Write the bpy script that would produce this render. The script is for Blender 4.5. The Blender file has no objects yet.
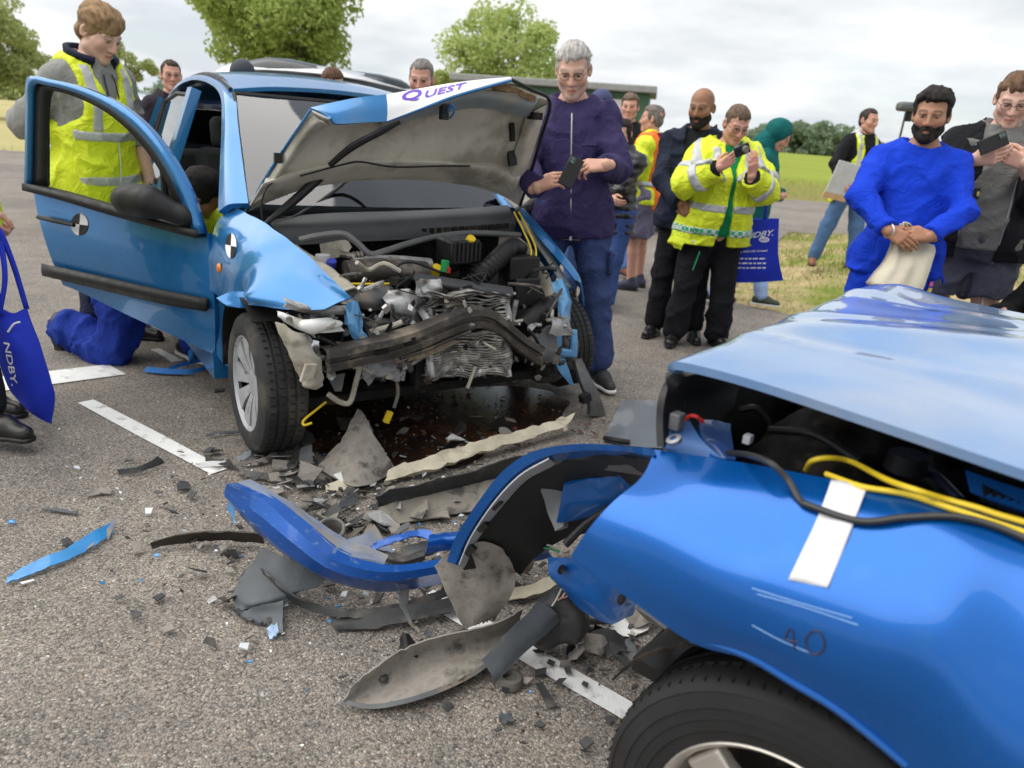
import bpy, bmesh, math, random
import numpy as np
from mathutils import Vector, Matrix
from mathutils.bvhtree import BVHTree

# ------------------------------------------------------------------ camera, sky, sun, exposure
SC = bpy.context.scene
COL = SC.collection
FPX, PITCH, ROLL, CAMH = 752.0, 18.25, 4.4, 1.34
_p, _r = math.radians(PITCH), math.radians(ROLL)
CD = np.array([0, math.cos(_p), -math.sin(_p)])
_u0 = np.array([0, math.sin(_p), math.cos(_p)]); _x0 = np.array([1.0, 0, 0])
CX = _x0 * math.cos(_r) + _u0 * math.sin(_r)
CU = -_x0 * math.sin(_r) + _u0 * math.cos(_r)
CP = np.array([0, 0, CAMH])
cam = bpy.data.cameras.new('camera')
cam_o = bpy.data.objects.new('camera', cam); COL.objects.link(cam_o)
cam.sensor_width = 36; cam.lens = FPX / 1024 * 36
cam.clip_start = 0.05; cam.clip_end = 3000
_m = Matrix((tuple(CX), tuple(CU), tuple(-CD))).transposed().to_4x4(); _m.translation = Vector(CP)
cam_o.matrix_world = _m
cam.dof.use_dof = True; cam.dof.focus_distance = 2.3; cam.dof.aperture_fstop = 3.6
SC.camera = cam_o

SUN_EL, SUN_AZ = 58.0, 268.0      # a high sun behind thin overcast
W = bpy.data.worlds.new('World'); SC.world = W; W.use_nodes = True
nt = W.node_tree; nt.nodes.clear()
N = nt.nodes.new; Lk = nt.links.new
out = N('ShaderNodeOutputWorld'); bg = N('ShaderNodeBackground'); bg.inputs['Strength'].default_value = 0.1
sky = N('ShaderNodeTexSky'); sky.sky_type = 'NISHITA'; sky.sun_disc = False
sky.sun_elevation = math.radians(SUN_EL); sky.sun_rotation = math.radians(SUN_AZ)
tc = N('ShaderNodeTexCoord'); sep = N('ShaderNodeSeparateXYZ'); Lk(tc.outputs['Generated'], sep.inputs[0])
zc = N('ShaderNodeMath'); zc.operation = 'MAXIMUM'; Lk(sep.outputs['Z'], zc.inputs[0]); zc.inputs[1].default_value = 0.0
za = N('ShaderNodeMath'); za.operation = 'ADD'; Lk(zc.outputs[0], za.inputs[0]); za.inputs[1].default_value = 0.16
dvx = N('ShaderNodeMath'); dvx.operation = 'DIVIDE'; Lk(sep.outputs['X'], dvx.inputs[0]); Lk(za.outputs[0], dvx.inputs[1])
dvy = N('ShaderNodeMath'); dvy.operation = 'DIVIDE'; Lk(sep.outputs['Y'], dvy.inputs[0]); Lk(za.outputs[0], dvy.inputs[1])
cmb = N('ShaderNodeCombineXYZ'); Lk(dvx.outputs[0], cmb.inputs[0]); Lk(dvy.outputs[0], cmb.inputs[1])
def wnoise(scale, detail, loc):
    mp = N('ShaderNodeMapping'); mp.inputs['Location'].default_value = loc; Lk(cmb.outputs[0], mp.inputs[0])
    n = N('ShaderNodeTexNoise'); n.inputs['Scale'].default_value = scale; n.inputs['Detail'].default_value = detail
    n.inputs['Roughness'].default_value = 0.55; Lk(mp.outputs[0], n.inputs['Vector']); return n
n1 = wnoise(0.42, 6, (3.1, 1.7, 0)); n2 = wnoise(0.9, 7, (9.4, 4.4, 2))
cover = N('ShaderNodeMapRange'); Lk(n1.outputs['Fac'], cover.inputs['Value'])
cover.inputs['From Min'].default_value = 0.34; cover.inputs['From Max'].default_value = 0.50; cover.inputs['To Min'].default_value = 0.5; cover.inputs['To Max'].default_value = 1.0
shade = N('ShaderNodeMapRange'); Lk(n2.outputs['Fac'], shade.inputs['Value'])
shade.inputs['From Min'].default_value = 0.36; shade.inputs['From Max'].default_value = 0.60
cl = N('ShaderNodeMix'); cl.data_type = 'RGBA'; Lk(shade.outputs[0], cl.inputs['Factor'])
cl.inputs['A'].default_value = (4.5, 4.8, 5.1, 1); cl.inputs['B'].default_value = (6.5, 6.6, 6.6, 1)
mx = N('ShaderNodeMix'); mx.data_type = 'RGBA'; Lk(cover.outputs[0], mx.inputs['Factor'])
Lk(sky.outputs[0], mx.inputs['A']); Lk(cl.outputs['Result'], mx.inputs['B'])
Lk(mx.outputs['Result'], bg.inputs['Color']); Lk(bg.outputs[0], out.inputs['Surface'])

sun = bpy.data.lights.new('sun', 'SUN'); sun.energy = 2.1; sun.angle = math.radians(85); sun.color = (1, 0.96, 0.9)
sun_o = bpy.data.objects.new('sun', sun); COL.objects.link(sun_o)
_az, _el = math.radians(SUN_AZ), math.radians(SUN_EL)
sun_dir = Vector((math.sin(_az) * math.cos(_el), math.cos(_az) * math.cos(_el), math.sin(_el)))
sun_o.rotation_euler = (-sun_dir).to_track_quat('-Z', 'Y').to_euler(); sun_o.location = (0, 0, 20)
vs_ = SC.view_settings; vs_.view_transform = 'Standard'; vs_.look = 'None'; vs_.exposure = 0.72; vs_.gamma = 1.0

# ------------------------------------------------------------------ helpers
def ray(px, py): return CD + CX * (px - 512) / FPX + CU * (384 - py) / FPX
def G(px, py, z=0.0):                 # where the line of sight meets the level z
    v = ray(px, py); return CP + v * ((z - CAMH) / v[2])
def AY(px, py, Y):                    # where it meets the upright plane at distance Y
    v = ray(px, py); return CP + v * (Y / v[1])
def PL(px, py, p0, n):
    v = ray(px, py); return CP + v * (np.dot(p0 - CP, n) / np.dot(v, n))

class Frame:                          # a car's own axes: x forward, y left, z up, origin under the front axle
    def __init__(s, o, yaw):
        a = math.radians(yaw); s.yaw = a; s.o = np.array(o, float)
        s.F = np.array([math.cos(a), math.sin(a), 0]); s.L = np.array([-math.sin(a), math.cos(a), 0])
    def w(s, l): return s.o + s.F * l[0] + s.L * l[1] + np.array([0, 0, l[2]])
    def l(s, p): d = np.asarray(p) - s.o; return np.array([d @ s.F, d @ s.L, d[2]])
    def X(s, px, py, x): return s.l(PL(px, py, s.w((x, 0, 0)), s.F))
    def Y(s, px, py, y): return s.l(PL(px, py, s.w((0, y, 0)), s.L))
    def Zp(s, px, py, z): return s.l(G(px, py, z))

def props(o, label=None, cat=None, group=None, kind=None):
    if label: o['label'] = label
    if cat: o['category'] = cat
    if group: o['group'] = group
    if kind: o['kind'] = kind
    return o
def thing(name, label, cat, loc=(0, 0, 0), rotz=0.0, group=None):
    o = bpy.data.objects.new(name, None); COL.objects.link(o)
    o.empty_display_size = 0.1
    o.location = Vector([float(v) for v in loc]); o.rotation_euler = (0, 0, rotz)
    return props(o, label, cat, group)
def mesh(name, V, F, mat, parent=None, smooth=True, mats=None, mi=None):
    me = bpy.data.meshes.new(name)
    V = np.asarray(V, float).reshape(-1, 3)
    me.from_pydata(V.tolist(), [], [tuple(int(i) for i in f) for f in F]); me.update()
    for m in (mats or [mat]): me.materials.append(m)
    if mi is not None: me.polygons.foreach_set('material_index', np.asarray(mi, np.int32))
    if smooth: me.polygons.foreach_set('use_smooth', [True] * len(me.polygons))
    o = bpy.data.objects.new(name, me); COL.objects.link(o)
    if parent: o.parent = parent
    return o
def topmesh(name, V, F, mat, label, cat, group=None, kind=None, smooth=True, mats=None, mi=None):
    V = np.asarray(V, float).reshape(-1, 3); c = V.mean(0); c[2] = V[:, 2].min()
    o = mesh(name, V - c, F, mat, None, smooth, mats, mi); o.location = Vector(c)
    return props(o, label, cat, group, kind)
def autosmooth(o, ang=35):
    me = o.data; bm = bmesh.new(); bm.from_mesh(me); a = math.radians(ang)
    for e in bm.edges:
        if len(e.link_faces) == 2 and e.calc_face_angle(0) > a: e.smooth = False
    bm.to_mesh(me); bm.free(); return o
def bevel(o, w=0.004, seg=2):
    m = o.modifiers.new('bevel', 'BEVEL'); m.width = w; m.segments = seg; m.limit_method = 'ANGLE'; m.angle_limit = math.radians(40); return o

class MB:                             # gathers shapes for ONE mesh
    def __init__(s): s.V = []; s.F = []
    def add(s, V, F):
        n = len(s.V); s.V += [tuple(map(float, v)) for v in V]; s.F += [tuple(i + n for i in f) for f in F]; return s
    def box(s, c, d, R=None):
        d = np.array(d) / 2; V = [np.array([sx, sy, sz]) * d for sx in (-1, 1) for sy in (-1, 1) for sz in (-1, 1)]
        if R is not None: V = [np.asarray(R) @ v for v in V]
        return s.add([v + np.array(c) for v in V], [(0, 1, 3, 2), (4, 6, 7, 5), (0, 4, 5, 1), (2, 3, 7, 6), (0, 2, 6, 4), (1, 5, 7, 3)])
    def tube(s, pts, r, n=8, sub=0, cap=True, flat=1.0):
        P = np.asarray(pts, float)
        if sub: P = cr(P, sub)
        m = len(P); rr = np.interp(np.linspace(0, 1, m), np.linspace(0, 1, len(r)), r) if np.ndim(r) else np.full(m, r)
        T = np.gradient(P, axis=0); T /= np.linalg.norm(T, axis=1)[:, None] + 1e-9
        u = np.cross(T[0], [0, 0, 1.0]);
        if np.linalg.norm(u) < .2: u = np.cross(T[0], [1.0, 0, 0])
        V = []
        for i in range(m):
            u = u - T[i] * (u @ T[i]); u /= np.linalg.norm(u) + 1e-9; w = np.cross(T[i], u)
            for k in range(n):
                a = 2 * math.pi * k / n; V.append(P[i] + rr[i] * (u * math.cos(a) + flat * w * math.sin(a)))
        F = [(i * n + k, i * n + (k + 1) % n, (i + 1) * n + (k + 1) % n, (i + 1) * n + k) for i in range(m - 1) for k in range(n)]
        if cap: F += [tuple(range(n - 1, -1, -1)), tuple((m - 1) * n + k for k in range(n))]
        return s.add(V, F)
    def prism(s, poly, t, o=(0, 0, 0), ex=(1, 0, 0), ey=(0, 1, 0)):   # a flat outline given thickness t along ex x ey
        ex = np.array(ex, float); ey = np.array(ey, float); ez = np.cross(ex, ey); ez /= np.linalg.norm(ez); o = np.array(o, float)
        n = len(poly); V = [o + ex * p[0] + ey * p[1] + ez * h for h in (0, t) for p in poly]
        return s.add(V, [tuple(range(n - 1, -1, -1)), tuple(range(n, 2 * n))] + [(i, (i + 1) % n, n + (i + 1) % n, n + i) for i in range(n)])
    def lathe(s, prof, o, ax, n=32):  # profile (radius, height) turned about an axis
        ax = np.array(ax, float); ax /= np.linalg.norm(ax); u = np.cross(ax, [0, 0, 1.0])
        if np.linalg.norm(u) < .2: u = np.cross(ax, [1.0, 0, 0])
        u /= np.linalg.norm(u); w = np.cross(ax, u); o = np.array(o, float); m = len(prof)
        V = [o + ax * h + r * (u * math.cos(2 * math.pi * k / n) + w * math.sin(2 * math.pi * k / n)) for r, h in prof for k in range(n)]
        return s.add(V, [(i * n + k, (i + 1) * n + k, (i + 1) * n + (k + 1) % n, i * n + (k + 1) % n) for i in range(m - 1) for k in range(n)])
    def build(s, name, mat, parent=None, smooth=True, ang=35):
        o = mesh(name, s.V, s.F, mat, parent, smooth)
        return autosmooth(o, ang) if smooth else o
    def top(s, name, mat, label, cat, group=None, kind=None, smooth=True):
        o = topmesh(name, s.V, s.F, mat, label, cat, group, kind, smooth)
        return autosmooth(o) if smooth else o

def cr(P, sub):                       # Catmull-Rom through the first axis
    P = np.asarray(P, float); n = len(P)
    if n < 3: t = np.linspace(0, 1, sub * (n - 1) + 1); return np.stack([P[0] + (P[-1] - P[0]) * k for k in t])
    E = np.concatenate([[2 * P[0] - P[1]], P, [2 * P[-1] - P[-2]]]); o = []
    for i in range(n - 1):
        p0, p1, p2, p3 = E[i:i + 4]
        for k in range(sub):
            t = k / sub
            o.append(.5 * (2 * p1 + (p2 - p0) * t + (2 * p0 - 5 * p1 + 4 * p2 - p3) * t * t + (3 * p1 - p0 - 3 * p2 + p3) * t ** 3))
    o.append(P[-1]); return np.array(o)
def grid_up(C, su, sv):
    A = cr(np.asarray(C, float), su); return cr(A.transpose(1, 0, 2), sv).transpose(1, 0, 2)
def sheet(A, t=0.004, mask=None):     # a grid of points as a thin solid sheet (t toward its back)
    m, n = A.shape[:2]
    du = np.gradient(A, axis=0); dv = np.gradient(A, axis=1); nn = np.cross(du, dv); nn /= np.linalg.norm(nn, axis=2)[..., None] + 1e-12
    B = A - nn * t; V = np.concatenate([A.reshape(-1, 3), B.reshape(-1, 3)]); o = m * n; F = []
    ok = np.ones((m - 1, n - 1), bool) if mask is None else mask
    for i in range(m - 1):
        for j in range(n - 1):
            if not ok[i, j]: continue
            a, b, c, d = i * n + j, (i + 1) * n + j, (i + 1) * n + j + 1, i * n + j + 1
            F.append((a, b, c, d)); F.append((o + d, o + c, o + b, o + a))
            if i == 0 or not ok[i - 1, j]: F.append((a, d, o + d, o + a))
            if i == m - 2 or not ok[i + 1, j]: F.append((c, b, o + b, o + c))
            if j == 0 or not ok[i, j - 1]: F.append((b, a, o + a, o + b))
            if j == n - 2 or not ok[i, j + 1]: F.append((d, c, o + c, o + d))
    return V, F
_rs = np.random.RandomState(5); _LAT = _rs.rand(32, 32, 32).astype(np.float32) * 2 - 1
def vnoise(P, f=1.0, seed=0):         # smooth value noise, -1..1
    Q = np.asarray(P, np.float32) * f + seed * 7.31; i = np.floor(Q).astype(int); t = Q - i; t = t * t * (3 - 2 * t); r = 0
    for a in (0, 1):
        for b in (0, 1):
            for c in (0, 1):
                w = (t[..., 0] if a else 1 - t[..., 0]) * (t[..., 1] if b else 1 - t[..., 1]) * (t[..., 2] if c else 1 - t[..., 2])
                r = r + w * _LAT[(i[..., 0] + a) % 32, (i[..., 1] + b) % 32, (i[..., 2] + c) % 32]
    return r
def fbm(P, f, o=3, seed=0): return sum(vnoise(P, f * 2 ** k, seed + k) * .5 ** k for k in range(o))
def panel(name, C, mat, parent, su=8, sv=8, t=0.004, crump=0, cf=6, seed=0, mask=None):
    A = grid_up(C, su, sv)
    if crump:
        d = np.stack([fbm(A, cf, 3, seed + 11 * k) for k in range(3)], -1); A = A + d * crump
    V, F = sheet(A, t, mask); return autosmooth(mesh(name, V, F, mat, parent), 50)
def rotz(a): c, s_ = math.cos(a), math.sin(a); return np.array([[c, -s_, 0], [s_, c, 0], [0, 0, 1.0]])
def rotx(a): c, s_ = math.cos(a), math.sin(a); return np.array([[1.0, 0, 0], [0, c, -s_], [0, s_, c]])
def roty(a): c, s_ = math.cos(a), math.sin(a); return np.array([[c, 0, s_], [0, 1.0, 0], [-s_, 0, c]])
def bvh_of(objs):                     # world-space tree of the given meshes, to lay stickers and tape on them
    V = []; F = []
    bpy.context.view_layer.update()
    for o in objs:
        n = len(V); mw = o.matrix_world; V += [mw @ v.co for v in o.data.vertices]; F += [tuple(i + n for i in p.vertices) for p in o.data.polygons]
    return BVHTree.FromPolygons(V, F)
def hit(b, px, py, off=0.002):
    v = Vector(ray(px, py)).normalized(); h = b.ray_cast(Vector(CP), v)
    if h[0] is None: return None
    n = h[1]
    if n.dot(v) > 0: n = -n
    return np.array(h[0] + n * off)

# ------------------------------------------------------------------ materials
def srgb(r, g, b):
    f = lambda c: (c / 255 / 12.92) if c / 255 <= .04045 else ((c / 255 + .055) / 1.055) ** 2.4
    return (f(r), f(g), f(b))
MATS = {}
def mat(name, col, rough=0.6, metal=0.0, coat=0.0, var=0.15, vs=9.0, col2=None, c2s=5.0, c2lo=0.5, c2hi=0.62, bump=0.0, bs=90.0, spec=0.5, sheen=0, tr=0, flake=0, rvar=0.0, attr=None, stretch=None, sss=0, wr=0):
    if name in MATS: return MATS[name]
    m = bpy.data.materials.new(name); m.use_nodes = True; t = m.node_tree; b = t.nodes['Principled BSDF']; n = t.nodes.new; L = t.links.new
    tcn = n('ShaderNodeTexCoord'); src = tcn.outputs['Object']
    if stretch:
        mp = n('ShaderNodeMapping'); mp.inputs['Scale'].default_value = stretch; L(src, mp.inputs[0]); src = mp.outputs[0]
    def noise(s, d=4):
        q = n('ShaderNodeTexNoise'); q.inputs['Scale'].default_value = s; q.inputs['Detail'].default_value = d; q.inputs['Roughness'].default_value = .6; L(src, q.inputs['Vector']); return q.outputs['Fac']
    def mixc(f, a, b_):
        q = n('ShaderNodeMix'); q.data_type = 'RGBA'
        for k, v in (('A', a), ('B', b_)):
            if isinstance(v, tuple): q.inputs[k].default_value = (*v[:3], 1)
            else: L(v, q.inputs[k])
        L(f, q.inputs['Factor']); return q.outputs['Result']
    def mr(v, a, b_, c=0., d=1.):
        q = n('ShaderNodeMapRange'); L(v, q.inputs[0]); q.inputs[1].default_value = a; q.inputs[2].default_value = b_; q.inputs[3].default_value = c; q.inputs[4].default_value = d; return q.outputs[0]
    if attr:
        at = n('ShaderNodeAttribute'); at.attribute_name = attr; base = at.outputs['Color']
        mu = n('ShaderNodeMix'); mu.data_type = 'RGBA'; mu.blend_type = 'MULTIPLY'; mu.inputs['Factor'].default_value = 1
        L(base, mu.inputs['A']); L(mixc(mr(noise(vs), .3, .7), (1 - var,) * 3, (1 + var * .4,) * 3), mu.inputs['B']); base = mu.outputs['Result']
    else:
        base = mixc(mr(noise(vs), .32, .68), tuple(c * (1 - var) for c in col), tuple(min(1, c * (1 + var * .6)) for c in col))
    if col2 is not None: base = mixc(mr(noise(c2s, 7), c2lo, c2hi), base, col2)
    L(base, b.inputs['Base Color'])
    b.inputs['Roughness'].default_value = rough; b.inputs['Metallic'].default_value = metal
    b.inputs['Coat Weight'].default_value = coat; b.inputs['Coat Roughness'].default_value = .04; b.inputs['Specular IOR Level'].default_value = spec
    if sheen: b.inputs['Sheen Weight'].default_value = sheen
    if sss: b.inputs['Subsurface Weight'].default_value = sss; b.inputs['Subsurface Radius'].default_value = (.01, .004, .002); b.inputs['Subsurface Scale'].default_value = 1
    if rvar: L(mr(noise(vs * 2.7, 5), .3, .7, max(0.02, rough - rvar), min(1, rough + rvar)), b.inputs['Roughness'])
    if wr:
        q = n('ShaderNodeTexNoise'); q.inputs['Scale'].default_value = 11; q.inputs['Detail'].default_value = 2.5; q.inputs['Distortion'].default_value = 1.2; L(src, q.inputs['Vector'])
        s1 = n('ShaderNodeMath'); s1.operation = 'SUBTRACT'; L(q.outputs['Fac'], s1.inputs[0]); s1.inputs[1].default_value = .5; s2 = n('ShaderNodeMath'); s2.operation = 'ABSOLUTE'; L(s1.outputs[0], s2.inputs[0]); s3 = n('ShaderNodeMath'); s3.operation = 'POWER'; L(s2.outputs[0], s3.inputs[0]); s3.inputs[1].default_value = .6
        bq = n('ShaderNodeBump'); bq.invert = True; bq.inputs['Strength'].default_value = wr; bq.inputs['Distance'].default_value = .035; L(s3.outputs[0], bq.inputs['Height'])
    if bump:
        bp = n('ShaderNodeBump'); bp.inputs['Strength'].default_value = bump; bp.inputs['Distance'].default_value = .01; L(noise(bs, 5), bp.inputs['Height']); L(bp.outputs[0], b.inputs['Normal'])
        if wr: L(bq.outputs[0], bp.inputs['Normal'])
    MATS[name] = m; return m
def glass_mat(name, tint=(.8, .85, .85), refl=1.0, rough=.02):
    m = bpy.data.materials.new(name); m.use_nodes = True; t = m.node_tree; t.nodes.clear(); n = t.nodes.new; L = t.links.new
    o = n('ShaderNodeOutputMaterial'); g = n('ShaderNodeBsdfGlossy'); g.inputs['Roughness'].default_value = rough; tr = n('ShaderNodeBsdfTransparent'); tr.inputs[0].default_value = (*tint, 1)
    lw = n('ShaderNodeFresnel'); lw.inputs['IOR'].default_value = 1.5
    mu = n('ShaderNodeMath'); mu.operation = 'MULTIPLY'; mu.use_clamp = True; mu.inputs[1].default_value = refl; L(lw.outputs[0], mu.inputs[0])
    x = n('ShaderNodeMixShader'); L(mu.outputs[0], x.inputs[0]); L(tr.outputs[0], x.inputs[1]); L(g.outputs[0], x.inputs[2]); L(x.outputs[0], o.inputs[0]); MATS[name] = m; return m
def leaf_mat(name, c1, c2):
    m = bpy.data.materials.new(name); m.use_nodes = True; t = m.node_tree; t.nodes.clear(); n = t.nodes.new; L = t.links.new
    o = n('ShaderNodeOutputMaterial'); d = n('ShaderNodeBsdfDiffuse'); tl = n('ShaderNodeBsdfTranslucent'); x = n('ShaderNodeMixShader'); x.inputs[0].default_value = .4
    gm = n('ShaderNodeNewGeometry'); q = n('ShaderNodeMix'); q.data_type = 'RGBA'; q.inputs['A'].default_value = (*c1, 1); q.inputs['B'].default_value = (*c2, 1)
    L(gm.outputs['Random Per Island'], q.inputs['Factor']); L(q.outputs['Result'], d.inputs[0]); L(q.outputs['Result'], tl.inputs[0])
    L(d.outputs[0], x.inputs[1]); L(tl.outputs[0], x.inputs[2]); L(x.outputs[0], o.inputs[0]); MATS[name] = m; return m

BLACKP = mat('black_plastic', (.014, .014, .015), .5, var=.3, bump=.08, bs=300, rvar=.12, spec=.35)
GREYP = mat('grey_plastic', (.11, .115, .12), .55, var=.25, col2=(.2, .17, .13), c2s=7, bump=.1, bs=120)
RUBBER = mat('rubber', (.02, .02, .021), .75, var=.3, col2=(.06, .055, .045), c2s=6, bump=.25, bs=120)
DARK = mat('dark_grime', (.008, .0075, .007), .7, var=.4, col2=(.035, .026, .018), c2s=14, c2lo=.55, bump=.3, bs=60, spec=.25)
STEEL = mat('bare_steel', (.35, .35, .36), .38, .85, var=.3, col2=(.16, .10, .06), c2s=9, bump=.1, bs=50)
ALU = mat('cast_aluminium', (.42, .42, .42), .5, .6, var=.3, col2=(.12, .10, .08), c2s=10, c2lo=.48, bump=.25, bs=60)
RUST = mat('rusty_steel', (.07, .063, .056), .5, .4, var=.4, col2=(.24, .20, .155), c2s=10, c2lo=.5, c2hi=.68, bump=.25, bs=60)
CREAM = mat('dirty_cream', (.42, .39, .32), .6, var=.2, col2=(.20, .17, .12), c2s=8, c2lo=.52, c2hi=.7, bump=.15, bs=40)
CHROME = mat('lamp_reflector', (.75, .76, .78), .16, .8, var=.15)
WHITEP = mat('white_plastic', (.72, .72, .70), .4, var=.1, col2=(.4, .37, .32), c2s=12, c2lo=.6)
SKYBLUE = mat('pale_blue_paint', srgb(96, 160, 212), .32, .15, .6, var=.12, col2=(.10, .09, .08), c2s=9, c2lo=.56, c2hi=.66)
CARBLUE = mat('azure_car_paint', srgb(34, 112, 172), .3, .45, .7, var=.04, vs=3, col2=srgb(92, 128, 148), c2s=5, c2lo=.58, c2hi=.95, rvar=.06, bump=.015, bs=5)
DEEPBLUE = mat('royal_blue_car_paint', srgb(0, 90, 172), .28, .6, .5, var=.06, vs=3, rvar=.05, col2=srgb(40, 105, 165), c2s=9, c2lo=.60, c2hi=.95)
DEEPBLUE2 = mat('royal_blue_dusty_paint', srgb(6, 92, 172), .4, .2, .6, var=.2, vs=6, col2=(.2, .19, .16), c2s=7, c2lo=.6, c2hi=.8)
GLASS = glass_mat('car_glass', (.72, .8, .8), 1.6)
# ------------------------------------------------------------------ ground, tarmac, markings
RG = 1.0
def road_mat():
    global RG
    RG = 1.8
    m = bpy.data.materials.new('chip_seal_tarmac'); m.use_nodes = True; t = m.node_tree; b = t.nodes['Principled BSDF']; n = t.nodes.new; L = t.links.new
    tc = n('ShaderNodeTexCoord')
    def vor(s, feat='F1'):
        q = n('ShaderNodeTexVoronoi'); q.inputs['Scale'].default_value = s; q.feature = feat; L(tc.outputs['Object'], q.inputs['Vector']); return q
    def noi(s, d=5):
        q = n('ShaderNodeTexNoise'); q.inputs['Scale'].default_value = s; q.inputs['Detail'].default_value = d; q.inputs['Roughness'].default_value = .62; L(tc.outputs['Object'], q.inputs['Vector']); return q.outputs['Fac']
    def ramp(f, pts):
        q = n('ShaderNodeValToRGB'); e = q.color_ramp.elements
        while len(e) < len(pts): e.new(.5)
        for i, (p, c) in enumerate(pts): e[i].position = p; e[i].color = (*[v * RG for v in c], 1)
        L(f, q.inputs[0]); return q.outputs[0]
    def mix(f, a, c, bl='MIX'):
        q = n('ShaderNodeMix'); q.data_type = 'RGBA'; q.blend_type = bl
        for k, v in (('A', a), ('B', c)):
            if isinstance(v, tuple): q.inputs[k].default_value = (*v, 1)
            else: L(v, q.inputs[k])
        if isinstance(f, float): q.inputs['Factor'].default_value = f
        else: L(f, q.inputs['Factor'])
        return q.outputs['Result']
    v1 = vor(165); v2 = vor(350)
    sp = n('ShaderNodeSeparateColor'); L(v1.outputs['Color'], sp.inputs[0])
    sp2 = n('ShaderNodeSeparateColor'); L(v2.outputs['Color'], sp2.inputs[0])
    chips = ramp(sp.outputs[0], [(0, (.05, .046, .042)), (.3, (.106, .100, .093)), (.55, (.160, .150, .138)), (.75, (.225, .21, .193)), (.9, (.165, .11, .08)), (1, (.40, .38, .34))])
    fine = ramp(sp2.outputs[1], [(0, (.06, .054, .048)), (.5, (.14, .125, .11)), (1, (.27, .25, .22))])
    c = mix(.42, chips, fine)
    dist = n('ShaderNodeMapRange'); L(v1.outputs['Distance'], dist.inputs[0]); dist.inputs[1].default_value = .5; dist.inputs[2].default_value = .95
    c = mix(dist.outputs[0], c, (.07, .063, .057))
    RG = 1.0
    bigv = ramp(noi(.55), [(.3, (.70, .70, .71)), (.5, (1.0, .99, .97)), (.7, (1.14, 1.12, 1.09))]); c = mix(1.0, c, bigv, 'MULTIPLY')
    med = ramp(noi(4.2), [(.32, (.82, .82, .83)), (.66, (1.1, 1.08, 1.06))]); c = mix(1.0, c, med, 'MULTIPLY')
    L(c, b.inputs['Base Color']); b.inputs['Roughness'].default_value = .82; b.inputs['Specular IOR Level'].default_value = .35
    ad = n('ShaderNodeMath'); ad.operation = 'ADD'; L(v1.outputs['Distance'], ad.inputs[0]); L(v2.outputs['Distance'], ad.inputs[1])
    bp = n('ShaderNodeBump'); bp.invert = True; bp.inputs['Strength'].default_value = .55; bp.inputs['Distance'].default_value = .006; L(ad.outputs[0], bp.inputs['Height']); L(bp.outputs[0], b.inputs['Normal'])
    return m
ROAD = road_mat()
TARMAC = [(-42, -14), (24, -14), (24, 4.2), (4.6, 6.2), (2.45, 6.65), (1.95, 7.1), (3.2, 10.4), (5.0, 14.4), (22, 13.6), (70, 17), (70, 34), (8, 25.5), (-14, 20.3), (-42, 17)]
def rough_poly(P, step, amp):
    o = []
    for i, a in enumerate(P):
        b = P[(i + 1) % len(P)]; a_, b_ = np.array(a, float), np.array(b, float); L_ = np.linalg.norm(b_ - a_); k = max(1, int(L_ / step)); nrm = np.array([-(b_ - a_)[1], (b_ - a_)[0]]) / L_
        for j in range(k):
            p = a_ + (b_ - a_) * j / k; p = p + nrm * amp * float(fbm(np.array([p[0], p[1], .5]), 1.3, 3)); o.append(p)
    return np.array(o)
TP = rough_poly(TARMAC, .35, .045)
def poly_sd(x, y, P):                 # distance outside the outline, negative inside
    x = np.asarray(x, float); y = np.asarray(y, float); d = np.full(x.shape, 1e9); ins = np.zeros(x.shape, bool); P = np.array(P, float)
    for i in range(len(P)):
        a, b = P[i], P[(i + 1) % len(P)]; e = b - a; t = np.clip(((x - a[0]) * e[0] + (y - a[1]) * e[1]) / (e @ e), 0, 1)
        d = np.minimum(d, np.hypot(x - a[0] - t * e[0], y - a[1] - t * e[1]))
        c = ((a[1] > y) != (b[1] > y)) & (x < (b[0] - a[0]) * (y - a[1]) / (b[1] - a[1] + 1e-12) + a[0]); ins ^= c
    return np.where(ins, -d, d)
def zt(x, y):
    s = poly_sd(x, y, TARMAC); r = np.clip(s / 1.5, 0, 1); r = r * r * (3 - 2 * r)
    near = np.clip((18 - y) / 4, 0, 1)
    h = -.014 + r * (.03 + .2 * near) + .011 * np.clip(np.asarray(y, float) - 34, 0, 320) * (s > 0)
    return h + .02 * (s > .3) * fbm(np.stack([x, y, 0 * x], -1), .6, 3)
def lines(dense, out_lo, out_hi):
    a, b, st = dense; d = np.arange(a, b + 1e-6, st); lo = a - np.geomspace(st * 1.5, a - out_lo, 34)[::-1]; hi = b + np.geomspace(st * 1.5, out_hi - b, 34); return np.concatenate([lo, d, hi])
gx = lines((-3, 22, .3), -1400, 1400); gy = lines((4, 17, .3), -120, 2400)
XX, YY = np.meshgrid(gx, gy, indexing='ij'); ZZ = zt(XX, YY)
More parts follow.
